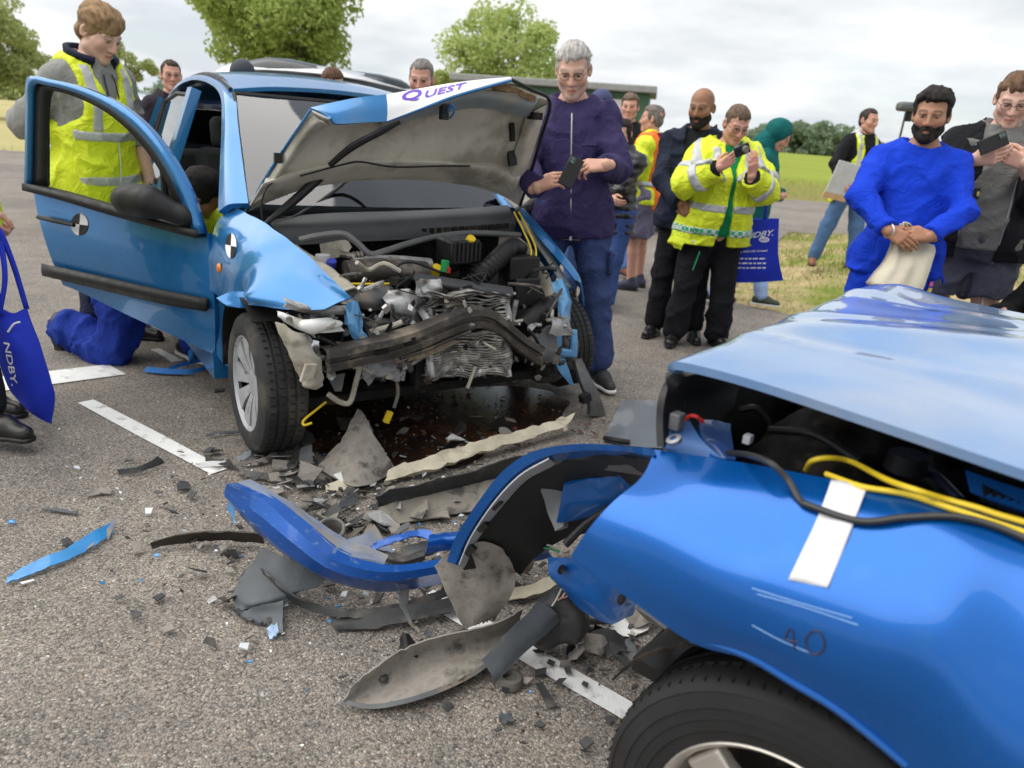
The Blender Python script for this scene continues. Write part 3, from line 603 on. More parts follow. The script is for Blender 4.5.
# open driver's door
TH = math.radians(33); DH = np.array([-.42, -.80, 0]); dn = np.array([math.sin(TH), -math.cos(TH), 0]); dd = np.array([-math.cos(TH), -math.sin(TH), 0])
dnw = C3.F * dn[0] + C3.L * dn[1]
def D(px, py, off=0.0): return C3.l(PL(px, py, C3.w(DH + dn * off), dnw))
door_parts = []
cols = [[(207, 233), (211, 262), (214, 295), (215, 328), (215, 355)], [(172, 225), (174, 252), (176, 282), (177, 312), (178, 338)], [(130, 213), (131, 238), (132, 266), (133, 294), (134, 318)], [(90, 202), (92, 226), (94, 252), (96, 278), (99, 301)], [(52, 192), (57, 217), (64, 244), (72, 269), (80, 292)], [(33, 187), (37.5, 213), (45, 240), (53, 263), (63, 285)]]
bul = [.0, .022, .034, .028, .0]
C = [[D(*p, b) for p, b in zip(c, bul)] for c in cols]
door = panel('door', C, CARBLUE, car, 6, 6, .05); 
outer = [(33, 187), (34, 150), (35, 110), (36.5, 79), (55, 80), (85, 87), (120, 102), (150, 125), (175, 156), (195, 193), (208, 233)]
mid_ = [(37, 188), (38, 150), (39, 112), (41, 86), (57, 86.5), (84, 93.5), (116, 108), (145, 131), (169, 161), (188, 197), (200, 231)]
inn = [(50, 186), (50, 150), (50, 115), (53, 93), (62, 92), (84, 98.5), (113, 113.5), (140, 137), (163, 167), (181, 202), (193, 229)]
def band(a, b, off, t, m, name):
    A = np.array([[D(*p, off) for p in b], [D(*p, off) for p in a]]); A = np.array([cr(r, 4) for r in A]); V, F = sheet(A, t); return mesh(name, V, F, m, door)
band(outer, mid_, .006, .045, CARBLUE, 'window_frame'); band(mid_, inn, .0, .03, BLACKP, 'window_seal')
BT = [(34, 183), (70, 191.5), (110, 203), (160, 217), (205, 230)]; BB = [(34, 190), (70, 199), (110, 211), (160, 225), (206, 237)]
A = np.array([cr([D(*p, .012) for p in r], 3) for r in (BB, BT)]); V, F = sheet(A, .06); mesh('belt_trim', V, F, BLACKP, door)
A = np.array([cr([D(*p, .007) for p in r], 3) for r in ([(33.5, 188), (34.5, 150), (35.5, 110), (37, 84)], [(48, 186), (48, 150), (48.5, 114), (50, 95)])]); V, F = sheet(A[::-1], .02); mesh('frame_post', V, F, BLACKP, door)
MB().tube([D(159, 136, 0), D(162, 165, 0), D(166, 212, 0)], .012, 6, 3).build('divider', BLACKP, door)
mesh('quarter_glass', [D(*p, -.005) for p in ((161, 138), (172, 157), (185, 185), (201, 228), (167, 212))], [(0, 1, 2, 3, 4)], GLASS, door)
A = np.array([cr([D(*p, o_) for p in r], 4) for r, o_ in (([(45, 273), (100, 286.5), (160, 300.5), (209, 308.5)], .038), ([(45, 270), (100, 282), (160, 296), (209, 305)], .052), ([(45, 264.5), (100, 276), (160, 289.5), (209, 299)], .042))]); V, F = sheet(A, .02); mesh('rubbing_strip', V, F, BLACKP, door)
MB().tube([D(38, 217, .055), D(52, 220, .06), D(74, 225, .05)], [.010, .013, .010], 8, 4).build('handle', BLACKP, door)
MB().lathe([(0, 0), (.045, .002), (.05, .008)], D(57, 222, .012), dn, 20).build('handle_recess', CARBLUE, door)
gm = [D(118, 199, .10), D(150, 202, .12), D(184, 216, .05), D(196, 222, .01)]
def mirror(g):
    g.ell(gm[0] * .45 + gm[1] * .55, (.12, .075, .075), .03, np.stack([dd, dn, [0, 0, 1]], 1)); g.cap(gm[1], gm[2], .062, .038, .05); g.cap(gm[2], gm[3], .036, .035, .03)
P_ = np.array(gm); door_mirror = sdf_obj('mirror', P_.min(0) - .16, P_.max(0) + .16, .008, mirror, BLACKP, door)
def lmirror(g):
    c = q(540, 205, -.45); g.ell(c + [0, .04, .0], (.07, .11, .065), .03); g.cap(c + [0, -.06, -.02], c + [0, -.16, -.05], .04, .03, .03)
c_ = q(540, 205, -.45); sdf_obj('mirror', c_ - .25, c_ + .25, .009, lmirror, BLACKP, car)
C = [[(-.40, .78, .93), (-.40, .82, .75), (-.42, .82, .5), (-.42, .80, .28)], [(-.9, .79, .93), (-.9, .83, .75), (-.9, .83, .5), (-.9, .80, .28)], [(-1.42, .79, .93), (-1.42, .82, .75), (-1.42, .82, .5), (-1.42, .8, .28)]]
panel('door', C[::-1][::-1], CARBLUE, car, 4, 4, .04)
mesh('front_side_glass', [(-.52, .75, .95), (-1.45, .78, .95), (-1.5, .61, 1.42), (-1.15, .59, 1.39), (-.85, .65, 1.25)], [(0, 1, 2, 3, 4)], GLASS, car)

# right front wing, buckled over the wheel
C = [[(-.435, -.700, .955), (-.435, -.772, .885), (-.435, -.812, .76), (-.435, -.82, .60)],
     [(-.22, -.665, .935), (-.22, -.752, .87), (-.22, -.806, .745), (-.22, -.815, .605)],
     [(-.05, -.63, .905), (-.05, -.73, .845), (-.04, -.785, .73), (-.03, -.80, .635)],
     [(.12, -.585, .855), (.12, -.70, .80), (.13, -.80, .70), (.14, -.79, .655)],
     [(.30, -.54, .785), (.30, -.615, .765), (.30, -.685, .705), (.30, -.70, .672)],
     [(.43, -.505, .725), (.44, -.535, .72), (.44, -.575, .705), (.43, -.60, .692)]]
wing_ctrl = np.array(C)
A = grid_up(C, 9, 9)
kk = np.exp(-((A[..., 0] - .02) / .07) ** 2) * np.clip((.86 - A[..., 2]) / .2, 0, 1); A = A + kk[..., None] * np.array([0, .035, .0])
A = A + np.stack([fbm(A, 7, 2, 3 + k) for k in range(3)], -1) * .006
V, F = sheet(A, .004); wing = autosmooth(mesh('wing', V, F, CARBLUE, car), 60)
C = [[q(214, 297, -.40), q(221, 300, -.38), q(226, 312, -.36)], [q(215, 330, -.42), q(221, 332, -.40), q(224, 338, -.39)], [q(217, 355, -.42), q(222, 362, -.41), q(229, 368, -.38)]]
panel('wing_lower', C, CARBLUE, car, 4, 4, .01)
panel('wing_tear', [[q(217, 299, .0), q(240, 291, .0), q(275, 296, .1)], [q(222, 304, .02), q(248, 301, .04), q(280, 308, .12)], [q(226, 306, .04), q(255, 309, .06), q(277, 314, .12)]], CARBLUE, car, 5, 5, .004, .006, 14)
bsig = bvh_of([wing]); sp_ = hit(bsig, 220, 268, .001); sig = MB().lathe([(0, .012), (.016, .010), (.021, 0)], C3.l(sp_) if sp_ is not None else q(219, 268, -.36), (0, -1, 0), 16).build('side_indicator', mat('amber_lens', (.8, .25, .02), .25), car)
# left front wing
C = [[q(519, 210, -.30), q(540, 240, -.05), q(566, 270, .12), q(574, 280, .16)], [q(524, 210, -.32), q(551, 240, -.05), q(576, 272, .12), q(580, 285, .16)], [q(530, 216, -.34), q(558, 252, -.06), q(581, 284, .10), q(584, 300, .14)]]
for r in C[2]: r[2] -= .03
panel('wing', C, CARBLUE, car, 5, 6, .006)
C = [[(-.42, .80, .90), (-.30, .81, .85), (-.05, .83, .76)], [(-.42, .83, .70), (-.30, .83, .68), (-.15, .84, .66)], [(-.42, .82, .4), (-.38, .82, .4), (-.34, .82, .42)]]
panel('wing_lower', C, CARBLUE, car, 5, 5, .006)

PALEG = mat('pale_grey_plastic', (.34, .34, .34), .6, var=.3, col2=(.12, .11, .1), c2s=14, c2lo=.5)
# front wheels
HUBM = mat('silver_wheel_trim', (.40, .41, .43), .45, .25, var=.15, col2=(.2, .17, .14), c2s=9, c2lo=.6)
WC = np.array([.0, -.70, .292])
def road_wheel(c, ax, r=.294, w=.18):
    c = np.array(c, float); ax = np.array(ax, float); ax /= np.linalg.norm(ax); h = w / 2
    tp = [(r * .62, -h * .85), (r * .70, -h * 1.02), (r * .86, -h * 1.06), (r * .955, -h * .92), (r * .985, -h * .78)]
    for k in range(4): a = -h * .70 + h * .40 * k; tp += [(r * (1 - .004 * abs(k - 1.5)), a), (r, a + h * .16), (r, a + h * .26), (r * .975, a + h * .28), (r * .975, a + h * .38)] if k < 3 else [(r, a), (r * .99, a + h * .12)]
    tp += [(r * .985, h * .78), (r * .955, h * .92), (r * .86, h * 1.06), (r * .70, h * 1.02), (r * .66, h * .95)]
    b = MB(); b.lathe(tp, c, ax, 56); ty = b.build('tyre', RUBBER, car, True, 30)
    u = np.cross(ax, [0, 0, 1.0]); u /= np.linalg.norm(u); v = np.cross(ax, u)
    b = MB()                                                     # tread blocks' cross grooves
    for k in range(56):
        a = 2 * math.pi * k / 56; rd = u * math.cos(a) + v * math.sin(a); tg = -u * math.sin(a) + v * math.cos(a)
        for hh in (-.62, -.2, .22, .66): b.box(c + rd * (r * 1.0005) + ax * h * hh, (.0045, .0022, .018), np.stack([tg, rd, ax], 1))
    b.build('tread_groove', mat('groove', (.006, .006, .006), .9), ty, False)['kind'] = 'stuff'
    b = MB(); b.lathe([(0, h * .62), (r * .18, h * .66), (r * .24, h * .60)], c, ax, 30)
    b.lathe([(r * .62, h * .80), (r * .665, h * .98), (r * .69, h * .97), (r * .69, h * .6)], c, ax, 40); hub = b.build('wheel_trim', HUBM, car)
    for k in range(9):
        a = 2 * math.pi * k / 9; a2 = .2; pts = []
        for rr, da, hh in ((.2, -.33, .66), (.42, -.24, .80), (.655, -.25, .86), (.655, .25, .86), (.42, .24, .80), (.2, .33, .66)): aa = a + da * (1 if rr > .3 else .9); pts.append(c + (u * math.cos(aa) + v * math.sin(aa)) * r * rr + ax * h * hh)
        n = len(pts); V = pts + [p - ax * .012 for p in pts]
        mesh('spoke', V, [tuple(range(n)), tuple(range(2 * n - 1, n - 1, -1))] + [(i, n + i, n + (i + 1) % n, (i + 1) % n) for i in range(n)], HUBM, hub, False)
    MB().lathe([(0, h * .3), (r * .64, h * .3), (r * .64, -h * .6)], c, ax, 30).build('brake_drum', DARK, car); return ty
road_wheel(WC, (.0, -1, .02))
MB().tube([q(245, 387, -.01) - [0, .12, 0], q(247, 387, -.01) - [0, .09, 0]], .012, 8).build('wheel_bolt', BLACKP, car)
lw = q(570, 334, -.14); road_wheel((lw[0], lw[1] - .07, .30), (.10, .99, .10), .25, .15)
# arch liners
C = [[(-.33 + .0 * k, -.80 + k * .2, .28 + 0), (-.30, -.80 + k * .2, .48), (-.17, -.80 + k * .2, .62), (.02, -.80 + k * .2, .655), (.2, -.80 + k * .2, .6)] for k in range(3)]
panel('arch_liner', C, DARK, car, 3, 5, .004)

# crushed nose: dark bulk, structure and loose parts; q(px, py, x) puts a point at a given depth of the bay
def dark_bulk(g):
    for p, r in ((q(400, 300, -.05), (.16, .30, .16)), (q(480, 300, -.05), (.16, .26, .17)), (q(420, 340, .0), (.2, .42, .15)), (q(520, 320, .0), (.14, .2, .18)), (q(470, 350, .05), (.16, .34, .10)), (q(320, 320, .02), (.16, .16, .12))): g.ell(p, r, .05)
    sl, P = g.blk(); g.D += .022 * fbm(P, 9, 3, 2)
sdf_obj('engine', (-.4, -.7, .2), (.4, .8, 1.0), .016, dark_bulk, DARK, car)
MB().box((-.33, 0, .62), (.04, 1.3, .62)).build('bulkhead', DARK, car)
MB().box((-.1, 0, .25), (.6, 1.2, .04)).build('undertray', DARK, car)
# scuttle panel with vents
C = [[q(268, 218, -.33), q(330, 213, -.30), q(395, 211, -.29), q(450, 209, -.30), q(508, 205, -.34)], [q(272, 226, -.25), q(330, 222, -.23), q(395, 219, -.22), q(450, 216, -.23), q(512, 213, -.27)], [q(284, 236, -.22), q(330, 232, -.20), q(395, 229, -.19), q(450, 226, -.20), q(516, 221, -.24)], [q(286, 246, -.21), q(330, 243, -.19), q(395, 240, -.18), q(450, 237, -.19), q(514, 232, -.23)]]
SCUT = mat('faded_black_plastic', (.045, .047, .05), .5, var=.2, bump=.1, bs=120)
sc = panel('scuttle', C, SCUT, car, 4, 6, .008)
for k in range(12):
    a = np.array([420 + 7.6 * k, 228.3 - .45 * k]); pts = [q(a[0] + dx, a[1] + dy, -.205 + .0 * k) + [.012 - .0026 * max(0, k - 5), 0, 0] for dx, dy in ((0, 0), (5, -.4), (5.3, 5), (.4, 5.5))]
    mesh('vent', pts + [p + np.array([.006, 0, 0]) for p in pts], [(0, 1, 2, 3), (7, 6, 5, 4), (0, 4, 5, 1), (1, 5, 6, 2), (2, 6, 7, 3), (3, 7, 4, 0)], DARK, sc, False)
def tube(name, pts, r, m, parent=None, n=8, sub=5): return MB().tube(pts, r, n, sub).build(name, m, parent or car)
SEALM = mat('grey_rubber_seal', (.12, .12, .12), .55, var=.2)
tube('seal', [q(300, 240, -.1), q(318, 236, -.06), q(343, 234, -.03), q(357, 243, 0), q(370, 254, .02), q(385, 251, .0), (q(410, 243, -.06)), q(440, 236, -.1), q(475, 233, -.12), q(520, 235, -.12)], .014, SEALM)
tube('wiper_arm', [q(274, 224, -.28), q(300, 214, -.32), q(345, 182, -.40), q(395, 128, -.36)], .009, BLACKP)
tube('bonnet_stay', [q(262, 226, -.2), q(290, 204, -.22), q(330, 168, -.22), q(352, 148, -.2), q(400, 118, -.06)], [.008, .020, .022, .022, .012], BLACKP)
tube('cable', [q(262, 222, -.2), q(262, 200, -.2), q(272, 183, -.2), q(300, 176, -.2), q(340, 166, -.2)], .004, BLACKP)
tube('wiper_arm', [q(505, 210, -.33), q(490, 206, -.36), q(466, 206, -.4), q(447, 208, -.42)], .007, BLACKP)
tube('wiper_blade', [q(447, 208, -.42), q(480, 207, -.41), q(506, 201, -.41)], .006, BLACKP)
# inner wings
panel('inner_wing', [[q(280, 246, -.2), q(305, 262, .0), q(325, 278, .15), q(345, 292, .28)], [q(296, 246, -.2), q(320, 262, .0), q(340, 276, .15), q(358, 290, .28)], [q(300, 258, -.2), q(322, 276, .0), q(342, 292, .15), q(356, 304, .26)]], CREAM, car, 5, 6, .006, .006, 12)
panel('inner_wing', [[q(500, 236, -.15), q(521, 238, -.15), q(540, 262, .0), q(556, 290, .12)], [q(498, 250, -.15), q(520, 258, -.12), q(536, 284, .0), q(548, 306, .12)], [q(496, 268, -.15), q(515, 280, -.1), q(530, 300, .0), q(540, 322, .1)]], CREAM, car, 5, 6, .006, .005, 12)
panel('inner_wing', [[q(519, 222, -.2), q(545, 258, .0), q(562, 285, .12)], [q(525, 222, -.2), q(553, 260, .0), q(570, 288, .12)]], mat('grey_primer', (.28, .29, .29), .6), car, 5, 6, .01)
panel('inner_wing', [[q(320, 244, -.1), q(345, 240, -.1), q(352, 247, -.1)], [q(322, 258, -.08), q(336, 258, -.08), q(348, 252, -.08)]], CREAM, car, 5, 5, .006)
panel('label', [[q(504, 240, -.1), q(517, 242, -.1)], [q(505, 253, -.1), q(519, 256, -.1)]], WHITEP, car, 2, 2, .004)
# engine parts
tube('valve_cover', [q(346, 273, .08), q(380, 270, .08), q(425, 273, .08)], .052, RUST, n=16, sub=3)
tube('valve_cover', [q(352, 264, .03), q(390, 262, .03), q(430, 265, .03)], .03, ALU, n=12, sub=3)
tube('pipe', [q(340, 254, .0), q(352, 256, .02), q(362, 258, .02)], .014, ALU)
MB().lathe([(.02, -.02), (.026, -.015), (.02, -.008), (.026, 0), (.02, .008), (.026, .015), (.02, .02)], q(358, 257, .02), (0, 1, .1), 14).build('bellows', RUST, car)
MB().lathe([(0, .02), (.03, .018), (.034, 0), (.03, -.02)], q(323, 259, .0), (0, 0, 1), 18).build('reservoir_cap', mat('grey_cap', (.4, .4, .42), .5), car)
MB().lathe([(0, .02), (.02, .018), (.022, -.01)], q(331, 264, .03), (.5, 0, 1), 14).build('filler_cap', mat('blue_cap', (.03, .05, .35), .4), car)
bx = q(458, 250, .02); bevel(MB().box(bx, (.16, .15, .11), rotx(.05)).build('air_box', BLACKP, car), .012)
for k in range(7): MB().box(bx + [.082, -.065 + .0215 * k, .005], (.014, .009, .085)).build('rib', BLACKP, car)
bevel(MB().box(q(478, 280, .05), (.16, .13, .14)).build('air_box', BLACKP, car), .015)
b = MB(); pth = cr([q(473, 285, .14), q(484, 272, .14), q(497, 260, .1), q(507, 250, .04)], 8)
b.tube(pth, [.046 if k % 2 else .037 for k in range(len(pth))], 14); b.build('intake_hose', BLACKP, car)
tube('intake_hose', [q(505, 252, .04), q(512, 246, .0), q(520, 250, -.04)], .042, BLACKP, n=14)
bevel(MB().box(q(516, 266, .02), (.16, .17, .11)).build('battery', BLACKP, car), .008); bevel(MB().box(q(520, 290, .05), (.14, .14, .14)).build('battery_tray', BLACKP, car), .01)
YEL = mat('yellow_sheath', (.72, .52, .02), .45); 
for dx in (0, 5): tube('cable', [q(514 + dx, 212, -.2), q(524 + dx, 232, -.08), q(531 + dx, 250, .02), q(529 + dx, 270, .08), q(530 + dx, 276, .08)], .0045, YEL)
for c, m_, px, py in (('cap', YEL, 470, 241), ('cap', YEL, 436, 270)): MB().lathe([(0, .02), (.02, .02), (.024, -.02)], q(px, py, .08), (.6, 0, .8), 14).build('filler_cap', m_, car)
MB().box(q(445, 266, .12), (.03, .02, .05), rotz(.4)).build('connector', mat('green_plastic', (.02, .3, .09), .4), car); MB().box(q(448, 270, .13), (.02, .015, .025)).build('connector', mat('red_plastic', (.5, .02, .02), .4), car)
tube('hose', [q(408, 282, .2), q(396, 268, .2), q(412, 262, .2), q(440, 272, .2)], .006, BLACKP)
MB().box(q(400, 281, .2), (.05, .07, .03), rotz(.3)).build('connector', BLACKP, car)
tube('earth_strap', [q(350, 284, .18), q(380, 284, .18), q(402, 283, .18)], .005, YEL)
# slam panel, radiators
panel('slam_panel', [[q(414, 272, .20), q(450, 278, .21), q(485, 283, .21), q(512, 287, .2)], [q(414, 279, .24), q(450, 285, .25), q(485, 290, .25), q(514, 294, .24)], [q(416, 284, .23), q(450, 290, .24), q(485, 296, .24), q(512, 299, .23)]], SCUT, car, 3, 5, .01)
FIN = mat('radiator_fins', (.26, .25, .23), .6, .3, var=.4, vs=20, col2=(.5, .48, .44), c2s=22, c2lo=.5)
def radiator(P4, x, nf, name, amp, seed):
    P4 = np.array([q(a, b_, x_) for (a, b_), x_ in zip(P4, x)]); core = []
    r_ = np.random.RandomState(seed)
    def S(u, v):
        p = (P4[0] * (1 - u) + P4[1] * u) * (1 - v) + (P4[3] * (1 - u) + P4[2] * u) * v
        return p + np.array([amp * float(fbm(np.array([u * 2, v * 1.5, 0]), 1.7, 3, seed)), 0, amp * .35 * float(fbm(np.array([u * 3.1, v * 2.5, 4]), 1.3, 3, seed))])
    bk = np.array([[S(u, v) - [.03, 0, 0] for u in np.linspace(0, 1, 12)] for v in np.linspace(0, 1, 8)]); V, F = sheet(bk, .02); root = mesh(name, V, F, DARK, car)
    for k in range(nf):
        v = (k + .5) / nf; A = np.array([[S(u, v) + [.012, 0, dz] for u in np.linspace(0, 1, 26)] for dz in (-.0032, .0032)]); V, F = sheet(A[::-1], .035); mesh('fin', V, F, FIN, root)
    for e in ([(0, v) for v in np.linspace(0, 1, 8)], [(1, v) for v in np.linspace(0, 1, 8)]): MB().tube([S(*p) for p in e], .016, 6).build('end_tank', ALU, root)
    return root
radiator([(420, 287), (510, 291), (507, 324), (423, 329)], (.25, .25, .27, .28), 14, 'radiator', .05, 3)
radiator([(424, 338), (505, 328), (506, 372), (426, 381)], (.30, .30, .31, .31), 20, 'condenser', .05, 6)
tube('end_tank', [q(516, 300, .22), q(511, 325, .23), q(505, 350, .24)], .014, ALU)
CRUM = mat('crumpled_foil', (.5, .5, .5), .4, .5, var=.2, col2=(.12, .11, .1), c2s=12, c2lo=.5, bump=.3, bs=30)
panel('heat_shield', [[q(383, 294, .22), q(405, 290, .24), q(432, 287, .22)], [q(386, 307, .26), q(405, 303, .28), q(430, 300, .24)], [q(392, 324, .25), q(410, 324, .26), q(424, 318, .24)]], CRUM, car, 8, 8, .004, .02, 11, 3)
panel('bracket', [[q(340, 292, .2), q(366, 290, .22), q(390, 286, .2)], [q(342, 300, .24), q(366, 300, .26), q(392, 300, .24)], [q(350, 306, .22), q(366, 308, .22), q(388, 312, .22)]], GREYP, car, 6, 6, .01, .012, 12, 4)
panel('bracket', [[q(333, 280, .2), q(345, 286, .25), q(360, 290, .25)], [q(338, 300, .25), q(346, 302, .28), q(358, 300, .28)]], ALU, car, 6, 6, .01, .012, 14, 5)
# headlamp
lamp = panel('headlamp', [[q(277, 311, .32), q(288, 318, .36), q(300, 321, .38), q(306, 322, .38)], [q(279, 316, .33), q(296, 324, .38), q(312, 320, .40), q(330, 318, .40)], [q(284, 322, .33), q(302, 331, .38), q(322, 333, .40), q(345, 331, .38)]], WHITEP, car, 6, 6, .015)
def lampdome(g): g.ell(q(323, 325, .40), (.018, .078, .022), .01); g.cap(q(280, 315, .34), q(312, 328, .39), .010, .022, .03)
c_ = q(310, 322, .38); sdf_obj('reflector', c_ - .2, c_ + .2, .006, lampdome, WHITEP, lamp)
panel('headlamp_bowl', [[q(284, 297, .33), q(312, 304, .36), q(345, 304, .34)], [q(288, 302, .36), q(312, 309, .39), q(345, 309, .36)], [q(284, 307, .33), q(312, 313, .36), q(345, 313, .34)]], PALEG, lamp, 6, 6, .008, .006, 10, 8)
MB().box(q(296, 300, .26), (.03, .05, .03)).build('lamp_holder', GREYP, lamp)
tube('strut', [q(299, 314, .28), q(304, 324, .3)], .006, ALU)
# lower corner: cream bracket, blue shred
panel('bumper_bracket', [[q(274, 322, .33), q(284, 325, .37), q(297, 331, .39), (q(308, 335, .38))], [q(280, 336, .34), q(291, 339, .38), q(304, 343, .40), q(314, 348, .39)], [q(288, 352, .35), q(298, 354, .39), q(310, 358, .41), q(321, 362, .39)], [q(297, 372, .35), q(306, 375, .38), q(315, 376, .40), q(325, 378, .38)], [q(305, 388, .34), q(311, 391, .37), q(318, 390, .38), q(325, 386, .37)]], CREAM, car, 6, 6, .008, .014, 13, 5)
MB().prism([(-.02, -.03), (.025, -.02), (.03, .03), (-.012, .034)], .02, q(306, 372, .41), (0, 1, 0), (0, .2, 1)).build('bumper_bracket', CREAM, car, False)
panel('bracket', [[q(308, 340, .28), q(320, 342, .3)], [q(307, 352, .3), q(319, 350, .3)], [q(316, 362, .3), q(322, 366, .3)]], CHROME, car, 4, 4, .01, .01, 20, 6)
panel('crash_rail', [[q(345, 306, .3), q(358, 304, .32), q(364, 312, .3)], [q(348, 322, .33), q(357, 326, .34), q(364, 328, .32)], [q(352, 336, .32), q(360, 342, .33), q(370, 344, .32)]], SKYBLUE, car, 6, 6, .02, .012, 16, 7)
# bumper beam, bent up in the middle
bpts = cr([q(326, 361, .38), q(360, 355, .40), q(395, 347, .41), q(421, 338, .40), q(445, 328, .38), q(466, 320, .35), q(487, 318, .34), q(505, 329, .35), q(522, 344, .36), q(542, 357, .37)], 5)
A = []
for dx, dz in ((-.06, .040), (.0, .042), (.010, .038), (.013, .014), (-.004, .008), (-.004, -.010), (.013, -.016), (.010, -.038), (.0, -.042), (-.06, -.040)):
    A.append([p_ + np.array([dx, 0, dz ]) + np.array([.004, .003, .005]) * float(fbm(p_ + np.array([dx, 0, dz]), 9, 2, 6)) for k, p_ in enumerate(bpts)])
V, F = sheet(np.array(A)[::-1], .004); autosmooth(mesh('bumper_beam', V, F, RUST, car), 40)
for px, py, x in ((357, 360, .395), (382, 352, .412), (410, 341, .41)): MB().box(q(px, py, x + .008), (.006, .05, .022), rotx(.18)).build('beam_slot', DARK, car, False)
MB().tube([q(400, 358, .40), q(425, 350, .395), q(448, 340, .37), q(470, 331, .35)], .009, 8, 4).build('beam_flange', RUST, car)
panel('beam_plate', [[q(392, 356, .38), q(418, 349, .38), q(446, 338, .34)], [q(395, 363, .37), q(424, 357, .37), q(462, 341, .33)]], mat('sandy_steel', (.30, .24, .17), .65, .2, var=.3, col2=(.1, .07, .05), c2s=10), car, 4, 5, .01, .006)
# rags of shield and pipes underneath
panel('splash_shield', [[q(363, 362, .3), q(383, 360, .32), q(404, 353, .3)], [q(362, 374, .31), q(383, 374, .33), q(404, 366, .31)], [q(368, 386, .3), q(378, 378, .31), q(398, 380, .3)]], mat('grey_fibre', (.36, .36, .38), .8, var=.2, col2=(.12, .11, .11), c2s=12, bump=.3), car, 7, 7, .006, .012, 13, 2)
tube('pipe', [q(328, 394, .32), q(340, 402, .33), q(350, 402, .33), q(356, 382, .33), q(359, 368, .33), q(353, 366, .32)], .011, CREAM)
tube('hose', [q(326, 402, .26), q(316, 410, .28), q(304, 420, .3), q(304, 425, .32), q(312, 423, .33)], .005, YEL)
tube('hose', [q(395, 372, .25), q(398, 392, .28), (q(394, 408, .3))], .008, GREYP); MB().box(q(388, 417, .32), (.02, .022, .05), rotx(-.4)).build('connector', YEL, car)
tube('pipe', [q(370, 332, .3), q(392, 326, .32), q(402, 322, .33)], .012, CREAM)
tube('pipe', [q(436, 376, .26), q(460, 374, .28), q(478, 362, .3)], .008, ALU)
panel('mounting', [[q(328, 378, .26), q(345, 374, .28)], [q(334, 392, .27), q(340, 392, .28)]], GREYP, car, 5, 5, .01, .01)
MB().tube([q(405, 362, .3), q(402, 380, .3)], .012, 6).build('mounting', ALU, car)
MB().box(q(417, 368, .28), (.06, .04, .14)).build('mounting', BLACKP, car); MB().box(q(427, 370, .28), (.03, .03, .12)).build('mounting', RUST, car)
tube('boot', [q(522, 327, .22), q(534, 316, .2), q(552, 302, .14)], [.05, .044, .036], BLACKP, n=12)
# left corner structure
panel('crash_rail', [[q(553, 282, .1), q(562, 280, .12), q(570, 286, .12)], [q(557, 312, .16), q(565, 308, .18), q(572, 320, .16)], [q(560, 334, .2), q(566, 330, .2), q(574, 346, .2)]], SKYBLUE, car, 6, 6, .02, .014, 14, 3)
A = grid_up([[q(555, 328, .24), q(566, 328, .25), q(577, 330, .24)], [q(554, 342, .25), q(566, 342, .26), q(578, 344, .25)], [q(553, 356, .24), q(565, 357, .25), q(577, 358, .24)]], 6, 6); mk = np.ones((12, 12), bool); mk[3:9, 4:9] = False
V, F = sheet(A, .02, mk); mesh('tow_bracket', V, F, SKYBLUE, car)
panel('crash_rail', [[q(554, 357, .24), q(566, 358, .26)], [q(562, 372, .26), q(571, 372, .27)], [q(571, 384, .26), q(575, 386, .27)]], SKYBLUE, car, 4, 5, .015, .008)
panel('tape', [[q(557, 313, .27), q(566, 322, .27)], [q(558, 332, .27), q(568, 334, .27)]], mat('brown_tape', (.45, .29, .12), .6, var=.25), car, 4, 4, .006, .01, 20)
panel('bumper_bracket', [[q(575, 360, .22), q(582, 358, .22)], [q(582, 384, .26), q(592, 380, .26)], [q(590, 404, .28), q(600, 398, .28)], [q(590, 416, .28), q(606, 418, .28)]], GREYP, car, 5, 5, .03, .006)
MB().box(q(585, 398, .3), (.04, .05, .04), rotx(.3)).build('clip', BLACKP, car)
panel('mounting', [[q(528, 338, .3), q(546, 330, .26), q(556, 326, .22)], [q(536, 352, .32), q(550, 350, .3), q(558, 344, .26)], [q(544, 362, .3), q(552, 366, .28), q(560, 362, .26)]], GREYP, car, 5, 5, .03, .012, 12, 4)
def lowbulk(g):
    for p, r in ((q(545, 366, .12), (.12, .10, .08)), (q(560, 350, .02), (.1, .1, .12)), (q(535, 345, .05), (.1, .1, .1))): g.ell(p, r, .04)
    sl, P = g.blk(); g.D += .014 * fbm(P, 14, 3, 3)
sdf_obj('hub_carrier', (-.3, .3, .1), (.4, 1.0, .8), .014, lowbulk, RUST, car)
# small litter of the bay: hoses, wires, brackets
r_ = random.Random(4)
for k in range(34):
    px, py = r_.uniform(300, 560), r_.uniform(262, 372); x = r_.uniform(.16, .32)
    p0 = q(px, py, x); pts = [p0]
    for j in range(3): p0 = p0 + np.array([r_.uniform(-.05, .05), r_.uniform(-.09, .09), r_.uniform(-.05, .04)]); pts.append(p0)
    tube(r_.choice(['wire', 'hose']), pts, r_.choice([.003, .004, .006, .009]), r_.choice([BLACKP, BLACKP, GREYP, ALU, CREAM]), n=6, sub=4)
for k in range(30):
    px, py = r_.uniform(285, 565), r_.uniform(285, 375); x = r_.uniform(.08, .3); c_ = q(px, py, x); s_ = r_.uniform(.025, .06)
    C = [[c_ + np.array([r_.uniform(-.02, .02), (i - 1) * s_ + r_.uniform(-.01, .01), (j - 1) * s_ * .6 + r_.uniform(-.01, .01)]) for j in range(3)] for i in range(3)]
    panel('bracket', C, r_.choice([GREYP, DARK, ALU, RUST, STEEL, BLACKP, CREAM]), car, 3, 3, r_.choice([.004, .012, .025]), .012, 18, k)

